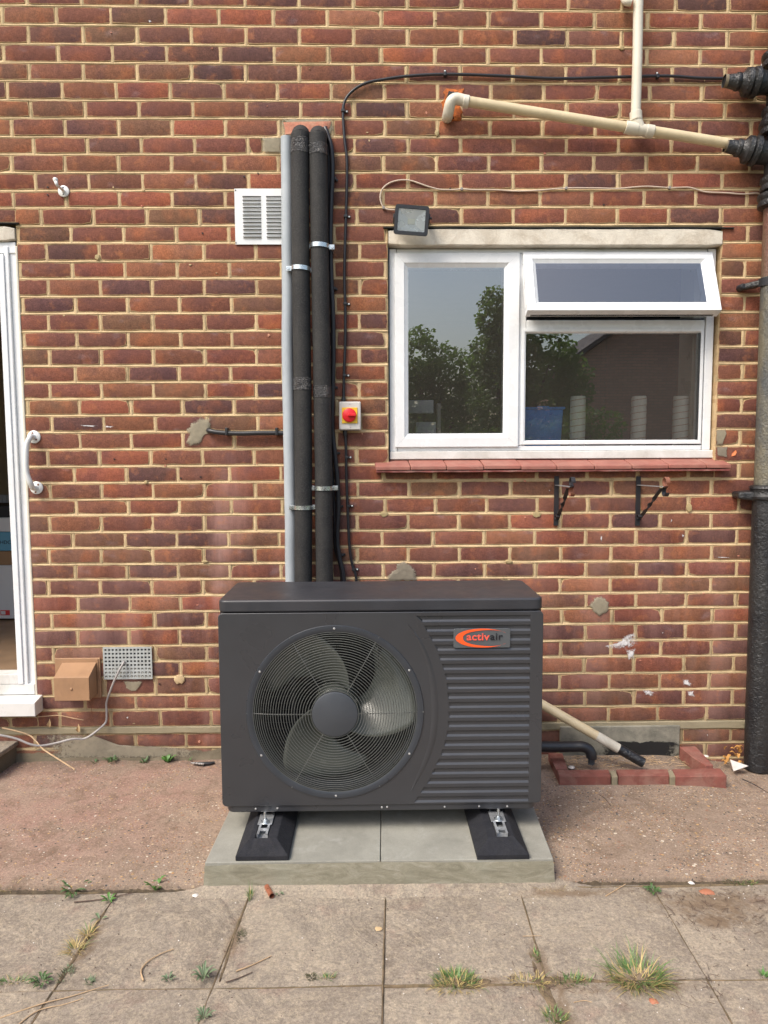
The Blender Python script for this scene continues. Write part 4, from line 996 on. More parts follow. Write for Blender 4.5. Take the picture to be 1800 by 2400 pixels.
f_.f += [(i*7+k, i*7+k+1, ((i+1) % nA)*7+k+1, ((i+1) % nA)*7+k) for i in range(nA) for k in range(6)]
f_.build('guard_flange', M['flange'], hp, smooth=50)
f_ = MB(); prof = [(0.0001, HY-.022), (RH*.93, HY-.0215), (RH*.99, HY-.019), (RH, HY-.010)]; nA = 64
for i in range(nA):
    a = 2*math.pi*i/nA; f_.v += [(fc.x+r*math.cos(a), y, fc.z+r*math.sin(a)) for r, y in prof]
f_.f += [(i*4+k, i*4+k+1, ((i+1) % nA)*4+k+1, ((i+1) % nA)*4+k)[::-1] for i in range(nA) for k in range(3)]
f_.build('guard_cap', M['hub'], hp, smooth=40)
def screwhead(p, r, m, parent, d=(0, -1, 0), name='screw'):
    d = Vector(d); p = Vector(p); f_ = MB(); f_.tube([p-d*.002, p+d*.0012, p+d*.0022], [r, r*.9, r*.45], 10); return f_.build(name, m, parent, smooth=50)
for a in (90, 30, -30, -90, 210, 150):
    screwhead((fc.x+RO*.955*math.cos(R(a)), HY-.0045, fc.z+RO*.955*math.sin(R(a))), .0042, M['screw'], hp)
for cu_, cv_ in ((205, 1176), (311, 1173), (819, 1169), (845, 1167), (1125, 1166), (1293, 1164), (1430, 1164)):
    p = hc(cu_, cv_, HY); screwhead((p.x, HY+.004, p.z), .0036, M['screw'], hp)
# fan
fan = MB().cyl((fc.x, HY+.02, fc.z), (fc.x, HY+.14, fc.z), RH*.98, 48).build('fan_hub', M['blade'], hp, smooth=40, bevel=.004)
scale_r = RO/436.
lead = [(110, 52), (160, 65), (229, 78), (318, 93), (372, 101), (392, 106)]; trail = [(110, 124), (160, 133), (229, 149), (318, 172), (350, 172), (392, 158)]
for off in (0, 124, 244):
    f_ = MB(); nr_, na_ = 14, 16
    for i in range(nr_):
        rr = 110+(392-110)*i/(nr_-1)
        a0 = np.interp(rr, [q[0] for q in lead], [q[1] for q in lead]); a1 = np.interp(rr, [q[0] for q in trail], [q[1] for q in trail])
        if i == nr_-1: pass
        for k in range(na_):
            s_ = k/(na_-1); a = R(a0+(a1-a0)*s_+off); r = rr*scale_r
            y = HY+.030+.100*s_+.012*math.sin(math.pi*s_)*(rr/392)-.0*rr
            f_.v.append((fc.x+r*math.cos(a), y, fc.z+r*math.sin(a)))
    f_.f += [(i*na_+k, i*na_+k+1, (i+1)*na_+k+1, (i+1)*na_+k) for i in range(nr_-1) for k in range(na_-1)]
    o = f_.build('fan_blade', M['blade'], hp, smooth=60); so2 = o.modifiers.new('solid', 'SOLIDIFY'); so2.thickness = .003
f_ = MB(); nA = 64
for i in range(nA):
    a = 2*math.pi*i/nA; f_.v += [(fc.x+RI*.985*math.cos(a), HY+.07, fc.z+RI*.985*math.sin(a)), (fc.x+RI*1.02*math.cos(a), HY+.17, fc.z+RI*1.02*math.sin(a))]
f_.f += [(2*i, 2*i+1, 2*((i+1) % nA)+1, 2*((i+1) % nA)) for i in range(nA)]
f_.build('fan_shroud', M['blackpl'], hp, smooth=60)
MB().box(hx0+.02, hx1-.02, HB-.05, HB-.04, hz0+.01, hz1-.01).build('coil_backing', M['dark'], hp)
f_ = MB()
for k in range(26): zz = fc.z-.33+k*.026; f_.box(fc.x-.33, fc.x+.33, HB-.062, HB-.058, zz, zz+.0022)
tag(f_.build('coil_fins', M['fin'], hp), kind='stuff')
for k, (ax, az) in enumerate(((-.16, .0), (.16, 0))): MB().box(fc.x+ax-.006, fc.x+ax+.006, HY+.12, HY+.13, fc.z-.29, fc.z+.29).build('motor_bracket', M['dark'], hp)
MB().box(hx0+.008, hx1-.008, HB-.02, HB-.001, hz0+.01, hz1-.002).build('back_panel', M['casing'], hp)
# badge with lettering
bp0, bp1 = hc(1167, 390), hc(1443, 294)
bdg = curve_plate('badge', [rrect(bp0.x, bp1.x, bp0.z, bp1.z, .007)], .002, .0012, HY-.0045, M['badge'], hp)
BYp = HY-.0052
bc_ = (1300, 341)
def swoosh(m, name, a0, a1, yy):
    f_ = MB(); n = 40
    for i in range(n+1):
        a = R(a0+(a1-a0)*i/n); tt = abs(math.degrees(a)-180)/147.
        th_ = 1.5+ 34*max(0, 1-tt)**.9
        ox, oz = bc_[0]+8+ (132)*math.cos(a), bc_[1]+(46)*math.sin(a)
        ix, iz = bc_[0]+8+ 132*math.cos(a)+th_*1.05, bc_[1]+(46-min(9, th_*.45))*math.sin(a)
        o_, i_ = hc(ox, oz, HY), hc(ix, iz, HY); f_.v += [(o_.x, yy, o_.z), (i_.x, yy, i_.z), (o_.x, yy+.001, o_.z), (i_.x, yy+.001, i_.z)]
    f_.f += [(4*i, 4*i+4, 4*i+5, 4*i+1) for i in range(n)]
    return f_.build(name, m, bdg)
swoosh(M['orange'], 'swoosh', 34, 326, BYp-.0008)
p = hc(1229, 351, HY); hgt = hc(1229, 330, HY).z-p.z
SZT = .0365
t1 = text('activ', 'lettering', M['letterr'], bdg, SZT, (p.x, BYp-.0016, p.z), offset=.0007, sx=1.13, spacing=1.04)
xe_ = max(v.co.x for v in t1.data.vertices)
text('air', 'lettering', M['letterk'], bdg, SZT, (xe_+.0012, BYp-.0016, p.z), offset=.0002, sx=1.13, spacing=1.04)

# ================================================================ RUBBER FEET
PZ = .045
def foot(u0, u1, label, uc0, uc1):
    v0 = 2018 if u0 < 900 else 2015
    a, b = G(u0, v0, PZ), G(u1, v0, PZ); yf = (a.y+b.y)/2; w_ = b.x-a.x; cx_ = (a.x+b.x)/2; top = PZ+.058; yb = yf+.56; lip = .016
    t_ = thing('rubber_support_foot', label, 'rubber foot', (cx_, (yf+yb)/2, PZ), 'black rubber feet under the heat pump')
    c0 = G(uc0, 1968 if u0 < 900 else 1962, top); c1 = G(uc1, 1968 if u0 < 900 else 1962, top); cc = (c0.x+c1.x)/2; cw = (c1.x-c0.x)/2
    s_ = w_/2; f_ = MB(); tw = s_*.52; slp = .036
    def ring(h, ex, ey): return [(cx_-ex, yf+ey, h), (cx_+ex, yf+ey, h), (cx_+ex, yb-ey, h), (cx_-ex, yb-ey, h)]
    f_.v += ring(PZ+.0005, s_, 0)+ring(PZ+lip, s_, 0)+ring(top, tw, slp)
    f_.f += [(3, 2, 1, 0)]+[(k*4+i, k*4+(i+1) % 4, k*4+4+(i+1) % 4, k*4+4+i) for k in range(2) for i in range(4)]
    # top with a recess for the channel
    b0 = 8; f_.v += [(cc-cw-.003, yf+slp+.004, top), (cc+cw+.003, yf+slp+.004, top), (cc+cw+.003, yb-slp-.004, top), (cc-cw-.003, yb-slp-.004, top)]
    f_.f += [(b0+i, b0+(i+1) % 4, 12+(i+1) % 4, 12+i) for i in range(4)]
    f_.v += [(x, y, z-.02) for x, y, z in f_.v[12:16]]; f_.f += [(12+i, 12+(i+1) % 4, 16+(i+1) % 4, 16+i) for i in range(4)]+[(16, 17, 18, 19)]
    f_.build('rubber_block', M['rubber'], t_, bevel=.004)
    ch = MB(); ya, yb2 = yf+slp+.0045, yb-slp-.006
    ch.box(cc-cw, cc+cw, ya, yb2, top-.017, top-.015); ch.box(cc-cw, cc-cw+.0022, ya+.02, yb2, top-.015, top+.003); ch.box(cc+cw-.0022, cc+cw, ya+.02, yb2, top-.015, top+.003)
    ch.box(cc-cw+.0022, cc-cw+.008, ya+.02, yb2, top+.001, top+.003); ch.box(cc+cw-.008, cc+cw-.0022, ya+.02, yb2, top+.001, top+.003)
    ch.build('channel', M['galv'], t_)
    MB().box(cc-cw+.008, cc+cw-.008, ya+.045, ya+.06, top-.001, top+.002).build('channel_bridge', M['galv'], t_)
    by = G((uc0+uc1)/2, 1929 if u0 < 900 else 1922, top+.004).y
    MB().box(cc-cw*1.35, cc+cw*1.35, by-.012, by+.06, top+.0035, top+.0065).build('bracket_plate', M['galv'], t_, bevel=.001)
    MB().cyl((cc, by, top+.0066), (cc, by, top+.0095), .0165, 24).build('washer', M['steel'], t_, smooth=40, bevel=.0008)
    MB().cyl((cc, by, top+.0096), (cc, by, top+.018), .0095, 6).build('nut', M['steel'], t_, bevel=.0008)
    rod = MB(); zz = np.linspace(top+.018, H(900, 1899, by).z, 26); rod.tube([(cc, by, z) for z in zz], [.0046 if i % 2 else .0040 for i in range(26)], 10); rod.build('threaded_rod', M['steel'], t_, smooth=60)
foot(552, 676, 'black rubber foot under the left end of the heat pump', 598, 624)
foot(1118, 1241, 'black rubber foot under the right end of the heat pump', 1167, 1194)

# ================================================================ GROUND
def zc(x, y):
    s_ = min(1, max(0, (x-2.85)/.45)); s_ = s_*s_*(3-2*s_)
    k = max(0, 1+y/.95)
    return -.012-.018*min(1.2, -y)-.05*s_*k + nz(x*2.3, y*2.3)*.004 + nz(x*9, y*9, 3)*.0018
# base earth to the horizon
st(MB().add([(-90, -90, -.13), (90, -90, -.13), (90, 60, -.13), (-90, 60, -.13)], [(0, 1, 2, 3)]).build('lawn', M['lawn']))
pj = lambda u, v, z=-.045: G(u, v, z)
yfr = lambda x: -.945+.010*nz(x*1.7, 4)+.006*nz(x*11, 8)
f_ = MB(); nx_, ny_ = 190, 50; X0, X1 = -1.2, 4.6
for i in range(nx_+1):
    x = X0+(X1-X0)*i/nx_
    for j in range(ny_+1):
        y = .03+(yfr(x)-.03)*j/ny_; f_.v.append((x, y, zc(x, y)))
f_.f += [(i*(ny_+1)+j, i*(ny_+1)+j+1, (i+1)*(ny_+1)+j+1, (i+1)*(ny_+1)+j) for i in range(nx_) for j in range(ny_)]
b = len(f_.v)
for i in range(nx_+1):
    x = X0+(X1-X0)*i/nx_; y = yfr(x); f_.v += [(x, y-.004+nz(x*40, 1)*.004, zc(x, y)-.012), (x, y+.002, -.09)]
for i in range(nx_):
    a0, a1 = i*(ny_+1)+ny_, (i+1)*(ny_+1)+ny_
    f_.f += [(a0, b+2*i, b+2*i+2, a1), (b+2*i, b+2*i+1, b+2*i+3, b+2*i+2)]
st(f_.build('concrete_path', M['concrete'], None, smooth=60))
# joints bed under the slabs
st(MB().add([(-3, -5.6, -.054), (6.4, -5.6, -.054), (6.4, -.9, -.054), (-3, -.9, -.054)], [(0, 1, 2, 3)]).build('joint_bed', M['gap']))
pav = thing('patio_paving', None, None, (1.6, -2.5, -.05)); pav['kind'] = 'structure'
SZ0 = -.046
# slab corners from the survey: x of the depth joints at the far and near line of row one
jt = [(278, 2085, 74, 2398), (579, 2108, 467, 2390), (904, 2074, 895, 2400), (1222, 2098, 1298, 2351), (1543, 2101, 1717, 2398)]
def jx(k, y):
    if 0 <= k < 5:
        a = G(jt[k][0], jt[k][1], SZ0); b_ = G(jt[k][2], jt[k][3], SZ0); return a.x+(b_.x-a.x)*(y-a.y)/(b_.y-a.y)
    if k < 0: return jx(0, y)+k*.443
    return jx(4, y)+(k-4)*.440
ry = [-.958, -1.392, -1.842, -2.29, -2.74, -3.19, -3.64, -4.09, -4.54, -4.99, -5.44]
def slabmesh(corners, seed, z):
    """corners: fl, fr, nr, nl (far-left ...) -> irregular grid slab"""
    f_ = MB(); n = 10; rnd = random.Random(seed)
    fl, fr, nr, nl = [Vector((c[0], c[1], z)) for c in corners]
    tilt = (rnd.uniform(-.003, .003), rnd.uniform(-.003, .003))
    for i in range(n+1):
        for j in range(n+1):
            s_, t_ = i/n, j/n
            p = (fl*(1-s_)+fr*s_)*(1-t_)+(nl*(1-s_)+nr*s_)*t_
            ed = i in (0, n) or j in (0, n)
            p.z += nz(p.x*5+seed, p.y*5)*.0022+nz(p.x*22+seed, p.y*22)*.0008+(s_-.5)*tilt[0]+(t_-.5)*tilt[1] - (.0035 if ed else 0)
            if ed: p.x += nz(p.x*35, p.y*35, seed)*.003; p.y += nz(p.x*35, p.y*35, seed+9)*.003
            f_.v.append(tuple(p))
    f_.f += [(i*(n+1)+j, i*(n+1)+j+1, (i+1)*(n+1)+j+1, (i+1)*(n+1)+j) for i in range(n) for j in range(n)]
    rim = [(i, 0) for i in range(n+1)]+[(n, j) for j in range(1, n+1)]+[(i, n) for i in range(n-1, -1, -1)]+[(0, j) for j in range(n-1, 0, -1)]
    b = len(f_.v)
    for (i, j) in rim: x, y, zz = f_.v[i*(n+1)+j]; f_.v.append((x, y, z-.04))
    m = len(rim)
    for k in range(m):
        i0, j0 = rim[k]; i1, j1 = rim[(k+1) % m]; f_.f.append((i0*(n+1)+j0, i1*(n+1)+j1, b+(k+1) % m, b+k)[::-1])
    return f_
for rI in range(len(ry)-1):
    ya, yb = ry[rI], ry[rI+1]
    for k in range(-6, 10):
        g_ = .0024
        if k == 3 and False: pass
        cs_ = [(jx(k-1, ya)+g_, ya-g_), (jx(k, ya)-g_, ya-g_), (jx(k, yb)-g_, yb+g_), (jx(k-1, yb)+g_, yb+g_)]
        slabmesh(cs_, rI*40+k+100, SZ0+random.uniform(-.002, .002)).build('paving_slab', M['slab'], pav, smooth=50)
# dirt gathered in the joints: low soil ridges, one per joint run
def dirt(pts, wd, h, name='joint_dirt', m=M['gap']):
    f_ = MB(); P = smoothpath([Vector((p.x, p.y, 0)) for p in pts], 8); prev = None
    for i, p in enumerate(P):
        d_ = (P[min(i+1, len(P)-1)]-P[max(0, i-1)]).normalized(); nn_ = Vector((-d_.y, d_.x, 0)); b = len(f_.v)
        e_ = math.sin(math.pi*min(1, max(0, i/(len(P)-1))))**.4
        for s_ in (-1, -.5, 0, .5, 1):
            w2 = wd*(.55+.9*abs(nz(p.x*13+s_*2, p.y*13)))*e_; q = p+nn_*s_*w2
            f_.v.append((q.x, q.y, SZ0-.003+h*(1-abs(s_))*(.4+1.2*abs(nz(q.x*40, q.y*40)))-(.004 if abs(s_) == 1 else 0)))
        if prev is not None: f_.f += [(prev+k, prev+k+1, b+k+1, b+k)[::-1] for k in range(4)]
        prev = b
    return tag(f_.build(name, m, None, smooth=60), kind='stuff')
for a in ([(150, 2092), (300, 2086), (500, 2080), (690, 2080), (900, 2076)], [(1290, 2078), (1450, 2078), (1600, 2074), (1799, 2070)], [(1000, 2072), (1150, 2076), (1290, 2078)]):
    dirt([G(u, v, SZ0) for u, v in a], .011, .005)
dirt([G(u, v, SZ0) for u, v in ((1240, 2230), (1262, 2290), (1290, 2340), (1310, 2398))], .022, .005)
dirt([G(u, v, SZ0) for u, v in ((1240, 2296), (1320, 2292), (1420, 2300), (1540, 2310), (1600, 2305))], .030, .005)
dirt([G(u, v, SZ0) for u, v in ((1040, 2292), (1075, 2300), (1110, 2305), (1150, 2298))], .030, .005)
dirt([G(u, v, SZ0) for u, v in ((250, 2128), (236, 2150), (183, 2230), (144, 2290), (135, 2305))], .012, .004)
dirt([G(u, v, SZ0) for u, v in ((585, 2095), (553, 2180), (528, 2260), (514, 2300))], .010, .004)
M['sand'] = mortar_mat('sandy_dirt', (.30, .25, .185, 1), (.20, .16, .11, 1))
f_ = MB(); prev = None
for i in range(111):
    x = .90+1.40*i/110; b = len(f_.v); e_ = min(1, i/9, (110-i)/9)
    for k_, (yy_, hh_) in enumerate(((-.940, .016), (-.9525, .015), (-.966, .010), (-.982, .0045), (-1.000, .0005), (-1.015, -.005))):
        f_.v.append((x, yy_+nz(x*16, k_*3.)*.005*(k_ > 1), SZ0+hh_*e_-(1-e_)*.006+nz(x*45, k_*5.)*.0022))
    if prev is not None: f_.f += [(prev+q, prev+q+1, b+q+1, b+q) for q in range(5)]
    prev = b
tag(f_.build('sand_drift', M['slab'], None, smooth=70), kind='stuff')
for k in range(0, 5):
    dirt([Vector((jx(k, y), y, 0)) for y in np.linspace(-.97, -1.86, 8)], .0055, .0035)
for yy_ in (ry[1],): dirt([Vector((x, yy_+.002*math.sin(x*9), 0)) for x in np.linspace(-.1, 3.2, 30)], .0055, .0035)
M['soilshade'] = simple('shadowed_kerb_soil', (.075, .055, .036), .95, .4, 50, .9, 160, dirt=(.16, .12, .07), dirtamt=.5, bdist=.005)  # soil coloured darker to carry the shadow below the concrete edge
dirt([Vector((x, yfr(x)-.004, 0)) for x in np.linspace(2.2, 3.4, 26)], .013, .012, 'kerb_soil_shadow', M['soilshade'])
dirt([Vector((x, yfr(x)-.004, 0)) for x in np.linspace(-.2, 1.0, 26)], .011, .010, 'kerb_soil_shadow', M['soilshade'])
# step by the door (concrete slab corner at left)
stp = thing('door_step', 'grey concrete step with stone nosing under the patio door', 'step', (-.2, -.25, 0))
p0 = W(55, 1735, -.12); ztop = G(55, 1730, 0).z
zs = .085
a_ = G(60, 1722, zs); b_ = G(0, 1768, zs)
f_ = MB(); far = Vector((a_.x, max(a_.y, -.05), 0)); near = Vector((b_.x, b_.y, 0))
yf_ = near.y-.08
f_.prism([(-1.2, .0, zs), (-1.2, yf_, zs), (near.x-.02, yf_, zs), (far.x, .0, zs)], (0, 0, -.022)); f_.build('step_slab', M['slab'], stp, bevel=.005)
f_ = MB(); f_.prism([(-1.2, .0, zs-.0225), (-1.2, yf_+.02, zs-.0225), (near.x-.03, yf_+.02, zs-.0225), (far.x-.012, .0, zs-.0225)], (0, 0, -.2)); f_.build('step_riser', M['cementd'], stp)
# pad
padt = thing('equipment_pad', 'low grey slab plinth with trowelled mortar edge under the heat pump', 'plinth', (1.59, -.7, 0))
cl, cr = G(480, 2022, PZ), G(1297, 2013, PZ); bl, br = G(536, 1903, PZ), G(1253, 1898, PZ)
k_ = (-.33-cl.y)/(bl.y-cl.y); bl2 = cl.lerp(bl, k_); k_ = (-.33-cr.y)/(br.y-cr.y); br2 = cr.lerp(br, k_)
jm, jb = G(892, 2017, PZ), G(893, 1910, PZ); k_ = (-.33-jm.y)/(jb.y-jm.y); jb2 = jm.lerp(jb, k_)
for A4 in ((cl, Vector((jm.x-.0012, jm.y, PZ)), Vector((jb2.x-.0012, jb2.y, PZ)), bl2), (Vector((jm.x+.0012, jm.y, PZ)), cr, br2, Vector((jb2.x+.0012, jb2.y, PZ)))):
    f_ = MB(); f_.prism([A4[0], A4[1], A4[2], A4[3]], (0, 0, -.03)); f_.f = [x_[::-1] for x_ in f_.f]; f_.build('top_slab', M['padtop'], padt, bevel=.0025)
f_ = MB(); N = 90; prev = None                                 # mortar skirt round three sides
path = [bl2.lerp(cl, i/20) for i in range(20)]+[cl.lerp(cr, i/60) for i in range(60)]+[cr.lerp(br2, i/20) for i in range(21)]
for i, p in enumerate(path):
    d_ = (path[min(i+1, len(path)-1)]-path[max(0, i-1)]).normalized(); nn_ = Vector((d_.y, -d_.x, 0)); b = len(f_.v)
    for s_ in range(7):
        t_ = s_/6; zz = (PZ-.004)*(1-t_)+(-.050)*t_; o_ = (-.0015 if s_ == 0 else .002+.005*t_**1.4)+nz(p.x*14, zz*60, s_)*.0025*(s_ > 0)
        q = p+nn_*o_; f_.v.append((q.x, q.y, zz))
    if prev is not None: f_.f += [(prev+k, b+k, b+k+1, prev+k+1)[::-1] for k in range(6)]
    prev = b
f_.build('mortar_skirt', M['padside'], padt, smooth=70)

# ================================================================ PIPES AND CABLES
def wp(pts, y, per=6): return smoothpath([W(u, v, (y if not isinstance(y, (list, tuple)) else y[i])) for i, (u, v) in enumerate(pts)], per)
def rough(path, a, f=9.):                                    # slight unevenness
    return [p+Vector((nz(p.z*f, p.x*f)*a, nz(p.z*f, 7)*a, 0)) for p in path]
gp = thing('grey_duct_pipe', 'pale grey pipe clipped up the wall left of the black pipes', 'pipe', W(672, 1330, -.05))
pth = wp([(672, 322), (673, 500), (674, 700), (674, 850), (677, 1000), (680, 1200), (683, 1400), (684, 1480)], -.045)
MB().tube(rough(pth, .002, 5), .0255, 20).build('duct', M['greypipe'], gp, smooth=60)
def band(p, r0_, h, name, m, parent, d=Vector((0, 0, 1))):
    f_ = MB(); P = [p-d*h/2, p-d*h*.45, p+d*h*.45, p+d*h/2]; f_.tube(P, [r0_*.985, r0_, r0_, r0_*.985], 24, caps=False); return f_.build(name, m, parent, smooth=60)
def insulated(pts, label, taps, clamps):
    pcy = -.085; t_ = thing('insulated_pipe', label, 'pipe', W(pts[-1][0], 1350, pcy), 'black foam-insulated pipes up the wall')
    top = W(pts[0][0], pts[0][1], pcy); r = .0385
    arch = [Vector((top.x-.001, .03, top.z+.052)), Vector((top.x-.001, -.0, top.z+.052)), Vector((top.x, -.032, top.z+.047)), Vector((top.x, -.060, top.z+.033)), Vector((top.x, -.078, top.z+.013))]
    body = [W(u, v, pcy) for u, v in pts]
    pp = smoothpath(arch+body, 7); rs = [r*(1+nz(p.z*23, p.x*40)*.02) for p in pp]
    MB().tube(rough(pp, .0012, 18), rs, 24).build('foam_sleeve', M['foam'], t_, smooth=70)
    xs_f = lambda v: np.interp(v, [q[1] for q in pts], [q[0] for q in pts])
    for v0, v1 in taps:
        a, b = W(xs_f(v0), v0, pcy), W(xs_f(v1), v1, pcy); f_ = MB(); P = [a.lerp(b, k/14) for k in range(15)]
        f_.tube(P, [r*(1.045+.03*nz(k*1.7, v0)) for k in range(15)], 24, caps=False); f_.build('tape_wrap', M['tape'], t_, smooth=60)
    for uc, vc, tilt in clamps:
        c = W(xs_f(vc), vc, pcy); d_ = Vector((tilt, 0, 1)).normalized()
        f_ = MB(); n = 24; hh = .009; vs = []
        for i in range(n+1):
            a = math.pi*i/n
            for (rr, dz) in ((r+.001, -hh), (r+.0042, -hh), (r+.0042, hh), (r+.001, hh)):
                vs.append((c.x-rr*math.cos(a), c.y-rr*math.sin(a), c.z+dz+tilt*math.cos(a)*.03))
        f_.add(vs, [(i*4+k, i*4+(k+1) % 4, i*4+4+(k+1) % 4, i*4+4+k) for i in range(n) for k in range(4)])
        cl_ = f_.build('clamp', M['steel'], t_, smooth=50)
        for sx_ in (-1, 1):
            ex = c.x+sx_*(r+.013); zz = c.z-sx_*tilt*.03
            e_ = MB().box(ex-.012, ex+.012, c.y-.002, c.y+.003, zz-.010, zz+.010).box(ex-.012, ex+.012, c.y+.0035, c.y+.0085, zz-.010, zz+.010).build('clamp_ear', M['steel'], cl_, bevel=.001)
            MB().cyl((ex+sx_*.003, c.y-.0025, zz), (ex+sx_*.003, c.y-.007, zz), .006, 10).build('clamp_screw', M['steel'], cl_, smooth=40)
            MB().cyl((ex, c.y+.009, zz), (ex, .0, zz), .0035, 8).build('clamp_stud', M['steel'], cl_)
insulated([(703, 330), (704, 500), (706, 700), (709, 900), (711, 1100), (711, 1300), (711, 1480)], 'thick black foam pipe standing next to the grey pipe', [(328, 362), (886, 915)], [(705, 631, .1), (712, 1189, .0)])
insulated([(745, 332), (748, 500), (751, 700), (755, 900), (758, 1100), (760, 1300), (761, 1480)], 'thick black foam pipe on the right, nearest the red switch', [(340, 366), (905, 933)], [(751, 578, .06), (762, 1144, 0)])
def clip(u, v, side, r, parent, y0=-.0, screw=True, vert=True):
    p = W(u, v, -.012); f_ = MB()
    if vert: f_.box(p.x-r*1.35, p.x+r*1.35, -.012-r*1.5, .0, p.z-.0055, p.z+.0055); f_.box(min(p.x, p.x+side*.022), max(p.x, p.x+side*.022), -.007, -.0005, p.z-.0050, p.z+.0050)
    else: f_.box(p.x-.0055, p.x+.0055, -.012-r*1.5, .0, p.z-r*1.35, p.z+r*1.35); f_.box(p.x-.005, p.x+.005, -.007, -.0005, min(p.z, p.z+side*.022), max(p.z, p.z+side*.022))
    c_ = f_.build('cable_clip', M['blackpl'], parent, bevel=.0015)
    if screw:
        q = Vector((p.x+side*.016, -.007, p.z)) if vert else Vector((p.x, -.007, p.z+side*.016))
        screwhead(q, .0042, M['white'], c_)
def cable(name, label, pts, y, r, m, clips=(), cat='cable', per=6, vert=True, group=None):
    t_ = thing(name, label, cat, W(pts[0][0], pts[0][1], 0), group)
    MB().tube(wp(pts, y, per), r, 10).build('sheath', m, t_, smooth=60)
    for c_ in clips: clip(c_[0], c_[1], c_[2], r, t_, vert=(c_[3] if len(c_) > 3 else True), screw=(c_[4] if len(c_) > 4 else True))
    return t_
cable('black_cable', 'black cable running from the far right pipe over and down to the red switch',
      [(1720, 184), (1640, 183), (1560, 178), (1430, 181), (1300, 184), (1180, 178), (1050, 174), (960, 178), (900, 186), (860, 194), (830, 210), (810, 233), (804, 262), (807, 320), (813, 380), (812, 460), (809, 560), (807, 650), (809, 720), (809, 800), (806, 880), (805, 945)],
      [-.012]*22, .0062, M['blackcable'], [(804, 260, 1), (810, 507, 1), (809, 712, 1), (808, 880, 1), (1043, 174, 1, False), (1541, 179, 1, False)])
cable('black_cable', 'thin black cable dropping from the red switch down behind the heat pump',
      [(809, 1005), (811, 1060), (812, 1120), (815, 1200), (819, 1280), (826, 1325), (834, 1350), (838, 1400), (840, 1460)], -.014, .0062, M['blackcable'], [(813, 1072, 1), (817, 1186, 1), (829, 1335, 1)])
tk = cable('black_conduit', 'thicker black hose clipped just right of the insulated pipes',
      [(762, 300), (768, 318), (776, 345), (779, 400), (776, 470), (774, 560), (776, 650), (780, 740), (781, 830), (779, 930), (779, 1010), (784, 1060), (790, 1120), (793, 1190), (790, 1260), (796, 1310), (804, 1345), (808, 1400), (812, 1470)], [.0, -.015]+[-.03]*17, .0112, M['blackcable'],
      [(780, 421, 1, True, False), (779, 677, 1, True, False), (780, 908, 1, True, False), (786, 1062, 1, True, False), (793, 1187, 1, True, False), (798, 1300, 1, True, False)], cat='hose')
cable('black_cable', 'second black cable half hidden behind the right insulated pipe',
      [(768, 330), (771, 400), (768, 600), (770, 800), (770, 1000), (778, 1100), (784, 1200), (785, 1280), (800, 1340), (803, 1460)], -.02, .0075, M['blackcable'])
wc = cable('white_cable', 'pale beige cable looping left of the floodlight then running right under the bricks',
      [(925, 492), (906, 490), (896, 482), (891, 462), (897, 442), (915, 428), (940, 422), (965, 424), (1000, 436), (1030, 444), (1060, 445), (1082, 443), (1110, 445), (1160, 445), (1210, 448), (1265, 446), (1326, 441), (1400, 441), (1450, 442), (1510, 437), (1569, 440), (1610, 439), (1630, 443), (1655, 450), (1700, 452), (1740, 455), (1770, 453), (1795, 456)], -.006, .0033, M['beige'], ())
for u, v in ((1082, 443), (1327, 441), (1569, 440), (899, 487)):
    p = W(u, v, -.006); MB().box(p.x-.005, p.x+.005, -.011, .0, p.z-.006, p.z+.006).build('cable_clip', M['clipg'], wc, bevel=.0015)
gc = thing('grey_cable', 'grey cable coming out of the air vent and trailing left along the wall foot', 'cable', W(300, 1600, -.02))
pts = [(291, 1550, -.008), (288, 1556, -.03), (275, 1580, -.035), (262, 1610, -.03), (250, 1645, -.02), (250, 1670, -.02), (249, 1690, -.02), (240, 1702, -.03), (215, 1722, -.05), (195, 1732, -.06), (170, 1732, -.08), (130, 1742, -.10), (95, 1748, -.13), (70, 1744, -.15), (40, 1732, -.16), (0, 1723, -.18), (-60, 1715, -.2)]
MB().tube(smoothpath([W(u, v, y) for u, v, y in pts], 7), .0048, 10).build('sheath', M['greycable'], gc, smooth=60)
# condensate pipe at left
cp = thing('black_pipe_stub', 'short black pipe leaving a grey cement patch and running right behind the grey pipe', 'pipe', W(490, 1010))
MB().tube(wp([(488, 1008), (492, 1010), (515, 1014), (560, 1016), (610, 1015), (665, 1015)], [.005, -.015, -.022, -.024, -.024, -.022]), .0108, 12).build('tube', M['blackpl'], cp, smooth=60)
for u in (532, 649):
    c = W(u, 1012, -.022); MB().box(c.x-.006, c.x+.006, -.038, 0, c.z-.016, c.z+.018).build('pipe_clip', M['blackpl'], cp, bevel=.003)
# rotary isolator
a, b = W(794, 941, -.05), W(846, 1008, -.05)
iso = thing('isolator_switch', 'light grey switch box with red rotary knob on a yellow plate', 'switch', ((a.x+b.x)/2, 0, b.z))
MB().box(a.x, b.x, -.048, -.001, b.z, a.z).build('housing', M['lightgrey'], iso, bevel=.006, seg=3)
MB().box(a.x+.004, b.x-.004, -.0505, -.0485, b.z+.004, b.z+.019).build('cover_recess', M['lightgrey'], iso, bevel=.001)
c0, c1 = W(801, 955, -.052), W(838, 992, -.052)
MB().box(c0.x, c1.x, -.052, -.049, c1.z, c0.z).build('yellow_plate', M['yellow'], iso, bevel=.001)
kc = W(818.5, 973, -.055); rk = (W(835, 973, -.055).x-W(802, 973, -.055).x)/2
MB().tube([(kc.x, -.0525, kc.z), (kc.x, -.062, kc.z), (kc.x, -.064, kc.z)], [rk, rk*.96, rk*.88], 32).build('red_knob', M['red'], iso, smooth=40)
